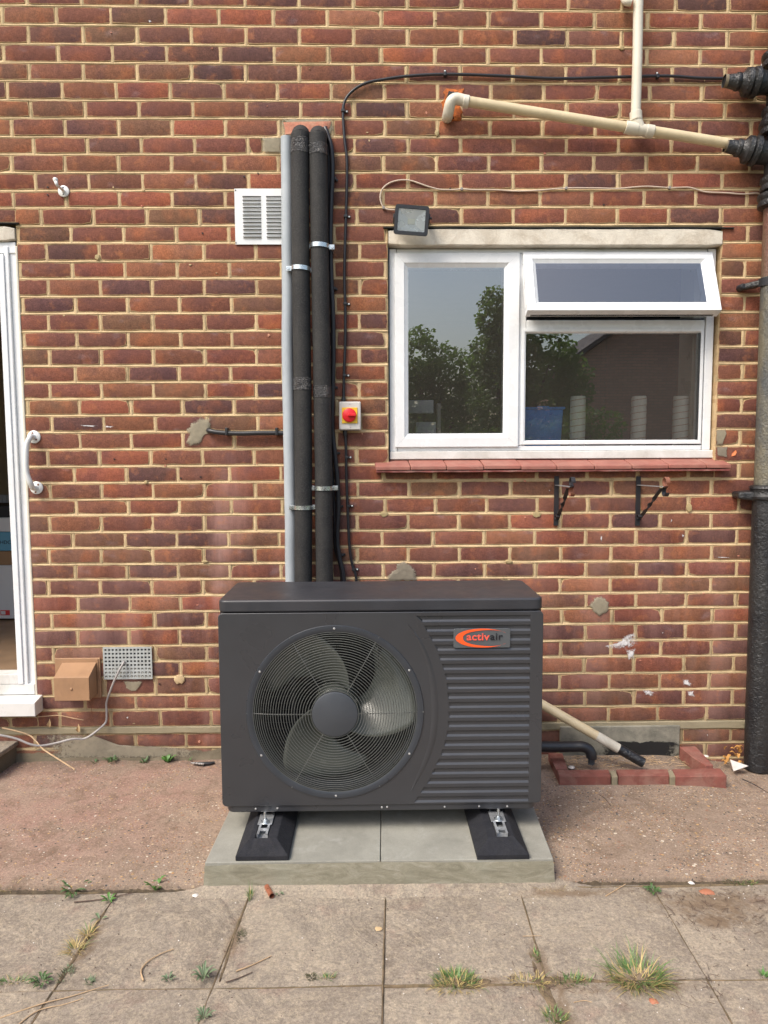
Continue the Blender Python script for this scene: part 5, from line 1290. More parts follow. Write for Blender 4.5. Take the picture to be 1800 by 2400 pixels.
MB().box(kc.x-.006, kc.x+rk*.98, -.076, -.0645, kc.z-.0055, kc.z+.0055).build('knob_grip', M['red'], iso, bevel=.002)
for u, v in ((819.5, 946), (821, 1001)): screwhead((W(u, v, -.052).x, -.0508 if v > 980 else -.048, W(u, v, -.052).z), .0032, M['screw'], iso)
for u, v, w1 in ((805, 936, 1), (809, 1012, -1)):
    p = W(u, v, -.02); MB().tube([(p.x, -.018, p.z-.016), (p.x, -.018, p.z), (p.x, -.018, p.z+.010)], [.0095, .0105, .0085], 12).build('cable_gland', M['blackpl'], iso, smooth=30)
# ---------------- cream waste pipe
wpipe = thing('waste_pipe', 'aged cream waste pipe sloping from the broken brick hole to the soil pipe', 'pipe', W(1080, 240, -.05))
yy = -.065; A = W(1085, 236, yy); B = W(1715, 338, yy); rW = .0215
path = [A.lerp(B, k/8) for k in range(9)]
MB().tube(path, rW, 20).build('sloping_run', M['cream'], wpipe, smooth=60)
el = smoothpath([W(1094, 238, yy), W(1078, 233, yy), W(1066, 232, yy-.002), W(1057, 239, yy), W(1053, 252, yy+.01), W(1050, 268, yy+.03), W(1048, 276, .0), W(1048, 280, .03)], 5)
MB().tube(el, .0235, 20).build('elbow', M['creamw'], wpipe, smooth=60)
dAB = (B-A).normalized(); a_ = W(1092, 238, yy)
MB().cyl(a_-dAB*.012, a_+dAB*.012, .0262, 20).build('elbow_socket', M['creamw'], wpipe, smooth=40, bevel=.002)
tee = W(1511, 305, yy); tk_ = [tee-dAB*.068, tee-dAB*.03, tee+dAB*.03, tee+dAB*.068]
MB().cyl(W(1465, 298, yy), W(1500, 304, yy)-dAB*.012, .0262, 24).build('tee_socket', M['creamw'], wpipe, smooth=40, bevel=.002)
MB().cyl(W(1513, 306, yy), W(1531, 309, yy), .0262, 24).build('tee_socket', M['creamw'], wpipe, smooth=40, bevel=.002)
MB().cyl(W(1470, 299, yy), W(1525, 308, yy), .0240, 24).build('tee_body', M['creamw'], wpipe, smooth=40)
vt = W(1493, 262, yy); MB().tube(smoothpath([W(1491, 262, yy), W(1492, 282, yy), W(1499, 300, yy)], 6), .0235, 20).build('tee_branch', M['creamw'], wpipe, smooth=60)
MB().cyl(W(1490, 263, yy), W(1491, 283, yy), .0258, 24).build('branch_socket', M['creamw'], wpipe, smooth=40, bevel=.002)
MB().tube([W(1500, -650, yy), W(1496, 0, yy), W(1494, 130, yy), W(1490, 266, yy)], .0205, 20).build('upright', M['creamw'], wpipe, smooth=60)
ov = thing('overflow_spout', 'short cream pipe stub poking out at the top edge left of the upright pipe', 'pipe', W(1472, 5, -.05))
MB().tube(smoothpath([W(1462, -10, .02), W(1464, -2, -.04), W(1468, 3, -.07), W(1480, 6, -.075)], 5), .016, 16).build('stub', M['creamw'], ov, smooth=60)
hl = thing('pipe_hole', 'ragged orange hole knocked through the bricks round the cream elbow', 'hole', W(1060, 240, 0))
blob([(1046, 206), (1088, 208), (1086, 225), (1072, 240), (1086, 262), (1080, 284), (1060, 284), (1046, 280), (1036, 262), (1034, 240), (1043, 232), (1038, 216)], 'orange_rim', M['hole'], hl, .002, -.002, .004)
blob([(1052, 214), (1074, 216), (1066, 228), (1050, 236), (1046, 252), (1058, 268), (1064, 280), (1050, 276), (1042, 258), (1043, 240)], 'dark_void', M['dark'], hl, .001, -.0062, .002)
# ---------------- soil pipe
sx0 = W(1776, 900, -.06).x; SPX = sx0+.055; SPY = -.085; SR = .056
# survey: left edge leans a little; keep a straight pipe through two marks
xt = W(1797, 300, -.09).x+SR; xb = W(1751, 1700, -.09).x+SR
def spx(z): zt_, zb2 = W(1797, 300, -.09).z, W(1751, 1700, -.09).z; return xb+(xt-xb)*(z-zb2)/(zt_-zb2)
def sp(v): z = W(1790, v, SPY).z; return Vector((spx(z), SPY, z))
soil_ = thing('soil_pipe', 'old cast iron soil pipe, black below its collar and flaking grey green above', 'soil pipe', (xb, SPY, -.06))
def seg(v0, v1, r, m, nm, n=28):
    a, b = sp(v0), sp(v1); N = max(3, int((a-b).length/.03)); P = [a.lerp(b, k/N) for k in range(N+1)]
    MB().tube(P, [r*(1+nz(k*.9, v0)*.012) for k in range(N+1)], n).build(nm, m, soil_, smooth=60)
seg(1160, 1800, SR*1.02, M['soilb'], 'lower_run'); seg(650, 1142, SR*.93, M['soilg'], 'middle_run'); seg(482, 652, SR*.90, M['soilr'], 'upper_run'); seg(-200, 484, SR*.95, M['soilb'], 'top_run')
def profile(v, prof, m, nm):
    c = sp(v); f_ = MB(); f_.tube([Vector((c.x, c.y, c.z+dz)) for r_, dz in prof], [r_ for r_, dz in prof], 32); f_.build(nm, m, soil_, smooth=50)
profile(1155, [(SR*.95, .035), (SR*1.22, .030), (SR*1.28, .020), (SR*1.2, .014), (SR*1.22, -.010), (SR*1.32, -.016), (SR*1.28, -.026), (SR*1.02, -.032)], M['soilb'], 'collar')
c = sp(1160); MB().hexa([(c.x-.125, c.y+.0, c.z-.018), (c.x-.05, c.y-.02, c.z-.026), (c.x-.05, c.y-.02, c.z+.016), (c.x-.125, c.y, c.z+.014)], [(c.x-.115, .002, c.z-.016), (c.x-.03, .002, c.z-.026), (c.x-.03, .002, c.z+.02), (c.x-.115, .002, c.z+.012)]).build('collar_ear', M['soilb'], soil_, bevel=.010, seg=3)
c = sp(662); f_ = MB(); n = 22; vs = []
for i in range(n+1):
    a = math.pi*(i/n*1.05-.02)
    for rr, dz in ((SR*.98, -.017), (SR*1.10, -.017), (SR*1.10, .017), (SR*.98, .017)): vs.append((c.x-rr*math.cos(a), c.y+.01-rr*math.sin(a), c.z+dz))
f_.add(vs, [(i*4+k, i*4+(k+1) % 4, i*4+4+(k+1) % 4, i*4+4+k) for i in range(n) for k in range(4)]); f_.build('bracket_band', M['iron'], soil_, smooth=40)
MB().hexa([(c.x-.115, -.03, c.z-.02), (c.x-.04, -.10, c.z-.012), (c.x-.04, -.10, c.z+.016), (c.x-.115, -.03, c.z+.006)], [(c.x-.115, -.005, c.z-.02), (c.x-.04, -.02, c.z-.012), (c.x-.04, -.02, c.z+.016), (c.x-.115, -.005, c.z+.006)]).build('bracket_arm', M['soilb'], soil_, bevel=.008, seg=3)
c2 = Vector((c.x-.108, -.032, c.z-.006)); MB().tube([c2+Vector((0, .03, 0)), c2+Vector((0, -.004, 0)), c2+Vector((0, -.010, 0))], [.015, .014, .009], 14).build('bracket_bolt', M['iron'], soil_, smooth=40)
for vv, rr in ((140, 1.35), (270, 1.25), (300, 1.4), (432, 1.2), (470, 1.35)):
    profile(vv, [(SR*.95, .034), (SR*rr, .026), (SR*rr*1.02, .012), (SR*(rr-.12), 0), (SR*rr, -.012), (SR*rr*.98, -.026), (SR*.95, -.034)], M['soilb'], 'socket')
def branch(v, u0, name, du):
    p0 = W(u0, v, SPY+.02); p1 = sp(v+30 if du else v+22); p1 = Vector((p1.x, SPY, p0.z-.02-.03*du)); d_ = (p1-p0); L = d_.length; d_.normalize()
    prof = [(.0, .026), (.012, .0265), (.030, .029), (.045, .030), (.050, .036), (.062, .037), (.066, .033), (.078, .038), (.088, .056), (.105, .058), (.112, .050), (.118, .060), (.135, .061), (.145, .050), (.17, .046), (L, .046)]
    t_ = MB(); t_.tube([p0+d_*a for a, r_ in prof], [r_*(1+nz(a*60, v)*.05) for a, r_ in prof], 24, caps=False); t_.build(name, M['soilb'], soil_, smooth=45)
    MB().tube([p0-d_*.001, p0+d_*.02], [.0262, .0262], 24, caps=False).build('branch_lip', M['cementd'], soil_, smooth=45)
    MB().cyl(p0+d_*.004, p0+d_*.006, .0255, 20).build('branch_void', M['dark'], soil_)
branch(190, 1697, 'upper_branch', 0); branch(341, 1700, 'lower_branch', 1)

# ---------------- floodlight
fl_ = thing('floodlight', 'black square floodlight hanging tilted over the left end of the window lintel', 'floodlight', W(964, 515, -.03))
ctr = W(964.5, 516.5, -.09); bw, bh = (W(1004.5, 516, -.09).x-W(924, 516, -.09).x)/2, (W(964, 482, -.09).z-W(964, 552, -.09).z)/2
rotm = Matrix.Translation(ctr) @ Matrix.Rotation(R(4.2), 4, 'Y') @ Matrix.Rotation(R(2), 4, 'X')
def fpl(name, f_, m, bevel=None, smooth=None, parent=None):
    f_.v = [tuple(rotm @ Vector(v)) for v in f_.v]; return f_.build(name, m, parent or fl_, bevel=bevel, smooth=smooth)
f_ = MB(); ro = rrect(-bw, bw, -bh, bh, .012, 4); ri = rrect(-bw+.015, bw-.015, -bh+.015, bh-.015, .006, 4); n = len(ro)
f_.v += [(x, .0, z) for x, z in ro]+[(x*.985, -.006, z*.985) for x, z in ro]+[(x, -.006, z) for x, z in ri]+[(x, .0, z) for x, z in ri]+[(x*.8, .032, z*.8) for x, z in ro]
for k in range(3): f_.f += [(k*n+i, k*n+(i+1) % n, (k+1)*n+(i+1) % n, (k+1)*n+i) for i in range(n)]
f_.f += [(i, 4*n+i, 4*n+(i+1) % n, (i+1) % n) for i in range(n)]+[tuple(4*n+i for i in range(n))]
fpl('lamp_body', f_, M['blackpl'], smooth=40)
ix, iz = bw-.0155, bh-.0155; cx2, cz2 = .0155, .011
for nm_, q in (('reflector_top', [(-ix, .001, iz), (ix, .001, iz), (cx2, .019, cz2), (-cx2, .019, cz2)]), ('reflector_bottom', [(-ix, .001, -iz), (ix, .001, -iz), (cx2, .019, -cz2), (-cx2, .019, -cz2)]), ('reflector_side', [(-ix, .001, iz), (-ix, .001, -iz), (-cx2, .019, -cz2), (-cx2, .019, cz2)]), ('reflector_side', [(ix, .001, iz), (ix, .001, -iz), (cx2, .019, -cz2), (cx2, .019, cz2)])):
    fpl(nm_, MB().add(q, [(0, 1, 2, 3)]), M['refl'])
fpl('lamp_chip', MB().box(-cx2, cx2, .0165, .0195, -cz2, cz2), M['led'])
fpl('lens', MB().add([(-ix, -.002, -iz), (ix, -.002, -iz), (ix, -.002, iz), (-ix, -.002, iz)], [(0, 1, 2, 3)]), M['lens'])
f_ = MB(); f_.box(ctr.x+bw*.9, ctr.x+bw+.008, -.085, -.0, ctr.z+.008, ctr.z+.030); f_.box(ctr.x-bw-.004, ctr.x-bw*.9, -.085, -.0, ctr.z+.012, ctr.z+.030); f_.build('mounting_bracket', M['blackpl'], fl_, bevel=.002)
MB().cyl((ctr.x+bw+.004, -.08, ctr.z+.012), (ctr.x+bw+.014, -.08, ctr.z+.012), .006, 10).build('bracket_screw', M['iron'], fl_, smooth=40)
# ---------------- white louvred vent
a, b = W(549, 442, -.006), W(676, 573, -.006)
vn = thing('louvre_vent', 'square white metal louvre vent partly behind the grey pipe', 'vent', ((a.x+b.x)/2, 0, b.z))
vz = lambda v: W(600, v, -.006).z
cols_ = [(W(569, 500, -.006).x, W(612.5, 500, -.006).x), (W(624, 500, -.006).x, W(667, 500, -.006).x)]
vzs = [W(600, 461+8.64*k, -.006).z for k in range(12)]
outl = [[(a.x, b.z), (b.x, b.z), (b.x, a.z), (a.x, a.z)]]
for (x0, x1) in cols_:
    for z in vzs: outl.append([(x0, z-.0062), (x1, z-.0062), (x1, z+.0030), (x0, z+.0030)])
curve_plate('vent_plate', outl, .0015, .0004, -.0065, M['whitemetal'], vn, 1)
MB().box(a.x+.003, b.x-.003, -.0018, -.0008, b.z+.003, a.z-.003).build('vent_void', M['dark'], vn)
for (x0, x1) in cols_:
    for z in vzs:
        MB().add([(x0, -.006, z-.0062), (x1, -.006, z-.0062), (x1-.004, -.0125, z-.0030), (x0+.004, -.0125, z-.0030)], [(0, 1, 2, 3), ]).add([(x0, -.006, z-.0062), (x0, -.006, z-.001), (x0+.004, -.0125, z-.0030)], [(0, 1, 2)]).add([(x1, -.006, z-.0062), (x1, -.006, z-.001), (x1-.004, -.0125, z-.0030)], [(0, 2, 1)]).build('louvre_slat', M['whitemetal'], vn)
for u, v in ((552, 446), (553, 569)): p = W(u, v, -.007); screwhead((p.x, -.0068, p.z), .003, M['iron'], vn)
# ---------------- air brick grille
a, b = W(241, 1517, -.008), W(358, 1591, -.008)
ab = thing('air_grille', 'grey plastic air vent with rows of square holes low on the wall', 'vent', ((a.x+b.x)/2, 0, b.z))
outl = [[(a.x, b.z), (b.x, b.z), (b.x, a.z), (a.x, a.z)]]; nxh, nzh = 13, 8
px_, pz_ = (b.x-a.x-.008)/nxh, (a.z-b.z-.008)/nzh
for i in range(nxh):
    for j in range(nzh):
        cx_, cz_ = a.x+.004+px_*(i+.5), b.z+.004+pz_*(j+.5); h_ = .0046; outl.append([(cx_-h_, cz_-h_), (cx_+h_, cz_-h_), (cx_+h_, cz_+h_), (cx_-h_, cz_+h_)])
curve_plate('grille_plate', outl, .004, .0005, -.011, M['airgrey'], ab, 1)
MB().box(a.x+.002, b.x-.002, -.0050, -.0035, b.z+.002, a.z-.002).build('grille_void', M['dark'], ab)
f_ = MB()
for i in range(nxh):
    for j in range(3): cx_, cz_ = a.x+.004+px_*(i+.5), b.z+.004+pz_*(j+.5); f_.box(cx_-.004, cx_+.001, -.0075, -.0051, cz_-.004, cz_+.0005+random.uniform(-.002, .002))
f_.build('dust_in_holes', M['dirtyw'], ab)
# ---------------- tan cowl vent
cw = thing('vent_cowl', 'tan plastic hooded vent cowl low on the wall beside the door', 'vent', W(185, 1640, 0))
a, b = W(128, 1543, -.01), W(238, 1635, -.01)
MB().box(a.x, b.x, -.012, -.001, b.z, a.z).build('back_plate', M['tan'], cw, bevel=.003)
a2 = W(226, 1543, -.02); MB().box(a2.x, a2.x+.004, -.016, -.0125, b.z+.004, a.z-.004).build('edge_ridge', M['tan'], cw, bevel=.001)
pf = [W(125.5, 1589, -.105), W(208, 1589, -.105), W(209, 1643, -.105), W(127.5, 1643, -.105)]; tb_ = [W(142, 1553, -.014), W(223.5, 1552, -.014)]
zb3 = pf[3].z; xl, xr2 = pf[0].x, pf[1].x; ztf = pf[0].z; ztb = tb_[0].z; th = .0035
f_ = MB()
f_.hexa([(xl, -.105, zb3), (xr2, -.105, zb3), (xr2, -.105, ztf), (xl, -.105, ztf)], [(xl, -.105+th, zb3), (xr2, -.105+th, zb3), (xr2, -.105+th, ztf), (xl, -.105+th, ztf)]); f_.build('hood_front', M['tan'], cw, bevel=.0015)
f_ = MB(); f_.hexa([(xl, -.105, ztf+.0005), (xr2, -.105, ztf+.0005), (xr2, -.0125, ztb), (xl, -.0125, ztb)], [(xl, -.105, ztf-.003), (xr2, -.105, ztf-.003), (xr2, -.0125, ztb-.004), (xl, -.0125, ztb-.004)]); f_.build('hood_top', M['tan'], cw, bevel=.0015)
for x in (xl, xr2-th):
    f_ = MB(); f_.prism([(x, -.1045, zb3), (x, -.1045, ztf-.001), (x, -.0125, ztb-.001), (x, -.0125, zb3)], (th, 0, 0)); f_.build('hood_side', M['tan'], cw, bevel=.001)
p = W(167, 1615, -.105); MB().tube([(p.x, -.104, p.z), (p.x, -.107, p.z), (p.x, -.108, p.z)], [.007, .006, .003], 14).build('mould_mark', M['tan'], cw, smooth=60)
# ---------------- grab handle
gh = thing('grab_handle', 'white curved grab handle screwed to the wall beside the door', 'handle', W(85, 1080, 0))
pa, pb = W(80.5, 1024, 0), W(86.5, 1143, 0)
for nm_, c in (('flange', pa), ('flange', pb)):
    fg = MB().tube([(c.x, -.0, c.z), (c.x, -.005, c.z), (c.x, -.008, c.z)], [.0285, .0285, .024], 28).build('flange', M['white'], gh, smooth=40)
    for dx, dz in (((-.004, .017), (.012, -.012)) if c is pa else ((.010, .014), (-.003, -.020))): MB().cyl((c.x+dx, -.0085, c.z+dz), (c.x+dx, -.0092, c.z+dz), .0042, 10).build('screw', M['rust'], fg)
P = smoothpath([Vector((pa.x, -.004, pa.z)), Vector((pa.x-.004, -.03, pa.z+.002)), W(70, 1025, -.055), W(62.5, 1045, -.062), W(61, 1080, -.064), W(63, 1110, -.062), W(72, 1133, -.055), Vector((pb.x-.004, -.03, pb.z+.001)), Vector((pb.x, -.004, pb.z))], 7)
MB().tube(P, .0115, 16).build('grip_rod', M['white'], gh, smooth=60)
# ---------------- white hook
hk = thing('wall_hook', 'small white hook on a round plate high on the left of the wall', 'hook', W(150, 448, 0))
c = W(150, 449, 0); MB().tube([(c.x, 0, c.z), (c.x, -.006, c.z), (c.x, -.008, c.z)], [.024, .024, .020], 24).build('round_plate', M['white'], hk, smooth=40)
for dz in (.015, -.014): MB().cyl((c.x, -.0082, c.z+dz), (c.x, -.009, c.z+dz), .0035, 8).build('screw', M['iron'], hk)
pp = smoothpath([Vector((c.x, -.005, c.z)), W(145, 443, -.04), W(137, 437, -.07), W(133, 432, -.085), W(131, 425, -.08)], 5)
MB().tube(pp, [.0075-.002*math.sin(math.pi*min(1, k/len(pp)*1.2)) for k in range(len(pp))], 14).build('hook_arm', M['white'], hk, smooth=60)
MB().tube([pp[-1]+Vector((0, 0, -.004)), pp[-1]+Vector((-.001, 0, .004)), pp[-1]+Vector((-.003, 0, .012)), pp[-1]+Vector((-.003, 0, .016))], [.007, .0105, .0095, .004], 14).build('hook_knob', M['white'], hk, smooth=60)
# ---------------- hanging basket brackets
def scroll(u, label, arm_u, rust):
    t_ = thing('shelf_bracket', label, 'bracket', W(u, 1170, 0), 'black wrought iron brackets under the window sill')
    a, b = W(u, 1116, -.008), W(u, 1232, -.008)
    MB().box(a.x-.0105, a.x+.0105, -.009, -.0025, b.z, a.z).build('wall_bar', M['iron'], t_, bevel=.001)
    d_out = .19
    e0, e1 = Vector((a.x, -.01, W(u, 1137, -.01).z)), W(arm_u-8, 1139, -.18)
    n = 10; f_ = MB(); e1.z = e0.z+.0
    f_.hexa([(a.x-.009, -.01, e0.z-.0015), (a.x+.009, -.01, e0.z-.0015), (a.x+.009, -.01, e0.z+.0015), (a.x-.009, -.01, e0.z+.0015)], [(e1.x-.009, -.18, e0.z-.0015), (e1.x+.009, -.18, e0.z-.0015), (e1.x+.009, -.18, e0.z+.0015), (e1.x-.009, -.18, e0.z+.0015)]); f_.build('top_arm', M['galv'], t_)
    # twisted brace from the arm end down to the wall bar
    p0 = Vector((a.x+.003, -.012, W(u, 1218, -.01).z)); p1 = Vector((e1.x-.004, -.165, e0.z-.008)); ax = (p1-p0).normalized(); s1 = Vector((1, 0, 0)); s1 = (s1-ax*s1.dot(ax)).normalized(); s2 = ax.cross(s1)
    f_ = MB(); N = 40; prev = None
    for i in range(N+1):
        q = i/N; tw = math.pi*2*max(0, min(1, (q-.32)/.42)); c_ = p0.lerp(p1, q); d1 = s1*math.cos(tw)+s2*math.sin(tw); d2 = -s1*math.sin(tw)+s2*math.cos(tw); b_ = len(f_.v)
        f_.v += [tuple(c_+d1*.0085+d2*.0018), tuple(c_-d1*.0085+d2*.0018), tuple(c_-d1*.0085-d2*.0018), tuple(c_+d1*.0085-d2*.0018)]
        if prev is not None: f_.f += [(prev+k, prev+(k+1) % 4, b_+(k+1) % 4, b_+k) for k in range(4)]
        prev = b_
    f_.build('twisted_brace', M['iron'], t_, smooth=40)
    def curl(c, r, a0, a1, m):
        f_ = MB(); prev = None
        for i in range(25):
            an = R(a0+(a1-a0)*i/24); yy_, zz_ = c.y+r*math.cos(an), c.z+r*math.sin(an); y2, z2 = c.y+(r-.003)*math.cos(an), c.z+(r-.003)*math.sin(an); b_ = len(f_.v)
            f_.v += [(c.x-.009, yy_, zz_), (c.x+.009, yy_, zz_), (c.x+.009, y2, z2), (c.x-.009, y2, z2)]
            if prev is not None: f_.f += [(prev+k, prev+(k+1) % 4, b_+(k+1) % 4, b_+k) for k in range(4)]
            prev = b_
        f_.build('curl', m, t_, smooth=40)
    curl(Vector((e1.x+.008, -.185, e0.z+.021)), .021, -90, 190, M['rust'] if rust else M['iron'])
    curl(Vector((e1.x+.008, -.180, e0.z-.022)), .020, 90, -170, M['iron'] if rust else M['rust'])
    curl(Vector((a.x, -.028, p0.z+.012)), .014, -60, 160, M['iron'])
scroll(1305, 'black scroll bracket under the sill, the left one', 1344, False)
scroll(1497, 'black scroll bracket under the sill, the right one with a rusty curl', 1564, True)
# orange leaf stuck on wall
p = W(1721, 1063, -.004); tag(MB().add([(p.x-.012, -.003, p.z-.013), (p.x+.004, -.006, p.z-.008), (p.x+.011, -.004, p.z+.004), (p.x+.008, -.003, p.z+.016), (p.x-.006, -.005, p.z+.008), (p.x-.011, -.003, p.z-.002)], [(0, 1, 2, 3, 4, 5)]).build('leaf', M['orangeleaf'], None), 'small orange leaf stuck on the bricks right of the sill', 'leaf')

# ================================================================ DRAIN CORNER (right)
gul = thing('gully_surround', 'low red brick kerb round the drain gully beside the heat pump', 'gully kerb', (2.3, -.3, -.02))
gz = -.03
def kerb(q, z1=.018, z0=-.05, name='kerb_brick'):
    f_ = MB(); n = len(q); f_.prism([Vector((p[0], p[1], z1)) for p in q], (0, 0, z0-z1)); return f_.build(name, M['redbrick'], gul, bevel=.004, seg=2)
KZ = .022
def gg(u, v): p = G(u, v, KZ); return (p.x, p.y)
kerb([gg(1311, 1819), gg(1432, 1818), gg(1426, 1803), gg(1305, 1804)], KZ)
kerb([gg(1450, 1818), gg(1569, 1817), gg(1565, 1802), gg(1444, 1803)], KZ)
kerb([gg(1584, 1820), gg(1704, 1818), gg(1688, 1800), gg(1575, 1802)], KZ)
kerb([gg(1311, 1818), gg(1305, 1804), gg(1332, 1802), gg(1320, 1764), gg(1283, 1765), gg(1290, 1790)][0:1]+[gg(1304, 1803), gg(1330, 1802), gg(1318, 1765), gg(1285, 1765)], KZ)
kerb([gg(1653, 1799), gg(1672, 1799), gg(1630, 1754), gg(1592, 1755), gg(1622, 1780)], KZ+.012)
for u in (1441, 1577):
    f_ = MB(); q = [gg(u-7, 1819), gg(u+7, 1818), gg(u+2, 1804), gg(u-12, 1804)]; f_.prism([Vector((p[0], p[1], KZ-.004)) for p in q], (0, 0, -.06)); f_.build('kerb_mortar', M['cement'], gul, bevel=.003)
# cement board behind
a, b = W(1314, 1705, -.02), W(1594, 1760, -.02)
bo = thing('cement_backboard', 'grey cement render panel stained black at its foot behind the gully', 'render panel', ((a.x+b.x)/2, 0, a.z-.1))
f_ = MB(); f_.box(a.x, b.x, -.014, .003, -.06, a.z); f_.build('render', M['board'], bo, bevel=.004)
rnd = random.Random(5); pts = [(1400+k*16, 1738-6*rnd.random()) for k in range(13)]
blob([(1395, 1780)]+pts+[(1593, 1742), (1593, 1790)], 'black_stain', M['blackst'], bo, .0006, -.0150, .002, 2)
# cream pipe leaning down into gully
cpipe = thing('waste_pipe', 'dirty cream pipe slanting down into the brick gully beside the heat pump', 'pipe', G(1500, 1795, 0))
pa, pb = W(1225, 1625, -.05), W(1508, 1788, -.19)
d_ = pb-pa; MB().tube([pa.lerp(pb, k/12) for k in range(13)], .0215, 20, caps=False).build('plastic_run', M['cream'], cpipe, smooth=60)
q = pa.lerp(pb, .80); MB().tube([q.lerp(pb, k/5) for k in range(6)], [.0218, .0222, .022, .0222, .0219, .0218], 20, caps=False).build('tarred_end', M['soilb'], cpipe, smooth=60)
q1 = pa.lerp(pb, .62); MB().tube([q1.lerp(q, k/5) for k in range(6)], .0217, 20, caps=False).build('grey_stain_band', M['dirtyw'], cpipe, smooth=60)
MB().cyl(pa.lerp(pb, .97), pa.lerp(pb, .975), .021, 16).build('void', M['dark'], cpipe)
bp = thing('black_elbow_pipe', 'black foam covered pipe bending down into the gully under the cream pipe', 'pipe', G(1390, 1780, 0))
MB().tube(smoothpath([W(1180, 1748, -.16), W(1280, 1750, -.16), (W(1340, 1750, -.16)), W(1365, 1750, -.165), W(1380, 1757, -.17), W(1386, 1770, -.175), W(1386, 1776, -.175)], 6), .0235, 18).build('foam_sleeve', M['blackpl'], bp, smooth=60)
MB().tube([W(1386, 1770, -.175), W(1386, 1790, -.175)], .0145, 16).build('pipe_end', M['hub'], bp, smooth=60)
# gully pit
p0, p1 = gg(1325, 1765), gg(1640, 1803)
st(MB().add([(gg(1320, 1760)[0], gg(1400, 1802)[1], gz+.006), (gg(1650, 1800)[0], gg(1400, 1802)[1], gz+.006), (gg(1600, 1760)[0], -.015, gz+.006), (gg(1320, 1760)[0], -.015, gz+.006)], [(0, 1, 2, 3)]).build('gully_floor', M['gap']))

# ---------------- plants, leaves, twigs, litter
def blade_mesh(mb, base, tip, w_, bend=.3, seg=4):
    base, tip = Vector(base), Vector(tip); d_ = tip-base; side = Vector((-d_.y, d_.x, 0)); side = side.normalized() if side.length > 1e-6 else Vector((1, 0, 0))
    prev = None
    for i in range(seg+1):
        t_ = i/seg; c = base+d_*t_+Vector((0, 0, bend*d_.length*math.sin(math.pi*t_)*.5)); ww = w_*(1-t_**1.6)*(.6+.4*math.sin(math.pi*min(1, t_*1.4))); b = len(mb.v)
        mb.v += [tuple(c-side*ww), tuple(c+side*ww)]
        if prev is not None: mb.f.append((prev, prev+1, b+1, b))
        prev = b
def leafblade(mb, base, tip, w_, bend=.3, lobed=False):
    base, tip = Vector(base), Vector(tip); d_ = tip-base; side = Vector((-d_.y, d_.x, 0)); side = side.normalized() if side.length > 1e-6 else Vector((1, 0, 0))
    prev = None; N = 8
    for i in range(N+1):
        t_ = i/N; c = base+d_*t_+Vector((0, 0, bend*d_.length*math.sin(math.pi*t_)*.6)); ww = w_*math.sin(math.pi*(t_*.92+.04))**.8*(1+(.35*((i % 2)*2-1) if lobed else 0)); b = len(mb.v)
        mb.v += [tuple(c-side*ww+Vector((0, 0, .0012))), tuple(c), tuple(c+side*ww+Vector((0, 0, .0012)))]
        if prev is not None: mb.f += [(prev, prev+1, b+1, b), (prev+1, prev+2, b+2, b+1)]
        prev = b
def tuft(u, v, z, label, n, ln, spread, ms, wid=.0011, up=.6, y=None, elong=(1, 1), name='grass_tuft', cat='grass tuft', R_=0.02, seed=0):
    p = G(u, v, z) if y is None else W(u, v, y); rnd = random.Random(seed+int(u)*7+int(v)); t_ = thing(name, label, cat, p)
    for k, (m, fr) in enumerate(ms):
        f_ = MB()
        for i in range(int(n*fr)):
            a = rnd.uniform(0, 2*math.pi); r_ = R_*math.sqrt(rnd.random()); bs = Vector((p.x+r_*math.cos(a)*elong[0], p.y+r_*math.sin(a)*elong[1], p.z-.002)); a2 = a+rnd.uniform(-.8, .8); l_ = ln*rnd.uniform(.45, 1.15)
            o_ = rnd.uniform(.2, 1.)*spread; tip = bs+Vector((math.cos(a2)*l_*o_, math.sin(a2)*l_*o_, l_*up*rnd.uniform(.25, 1.2)))
            blade_mesh(f_, bs, tip, wid*rnd.uniform(.7, 1.4), rnd.uniform(.1, .5))
        f_.build('blades', m, t_)
    return t_
def weed(u, v, z, label, n, ln, w_, m, up=.35, R_=.006, lobed=False, y=None, seed=0, arc=(0, 360)):
    p = G(u, v, z) if y is None else W(u, v, y); rnd = random.Random(seed+int(u)*3+int(v)); t_ = thing('weed', label, 'weed', p); f_ = MB()
    for i in range(n):
        a = R(arc[0]+(arc[1]-arc[0])*(i+rnd.uniform(-.3, .3))/n); l_ = ln*rnd.uniform(.55, 1.15); bs = Vector((p.x+R_*math.cos(a)*rnd.random(), p.y+R_*math.sin(a)*rnd.random(), p.z)); tip = bs+Vector((math.cos(a)*l_, math.sin(a)*l_, l_*up*rnd.uniform(.3, 1.4)))
        leafblade(f_, bs, tip, w_*rnd.uniform(.75, 1.2), rnd.uniform(.2, .5), lobed)
    f_.build('leaves', m, t_); return t_
gs = [(M['grass'], .8), (M['straw'], .22)]; ss = [(M['straw'], .85), (M['grass'], .15)]
tuft(1490, 2290, SZ0, 'large tall green grass clump growing in the paving at lower right', 210, .078, 1.15, gs, .0012, .62, elong=(1.4, 1.), R_=.050)
tuft(1500, 2300, SZ0, 'flattened straw skirt round the large grass clump at lower right', 170, .075, 1.1, ss, .0010, .12, elong=(1.3, .8), R_=.05, seed=4)
tuft(1067, 2297, SZ0, 'rounded grey green grass clump in the joint below the heat pump', 300, .050, .7, gs, .0010, .45, elong=(1.5, .8), R_=.040)
tuft(1070, 2312, SZ0, 'dry fringe at the front of the rounded grass clump', 130, .045, 1., ss, .0009, .12, elong=(1.7, .5), R_=.042, seed=3)
tuft(1340, 2300, SZ0, 'short thin grass patch left of the large clump', 110, .035, .7, gs, .0010, .6, elong=(1.6, .6), R_=.032)
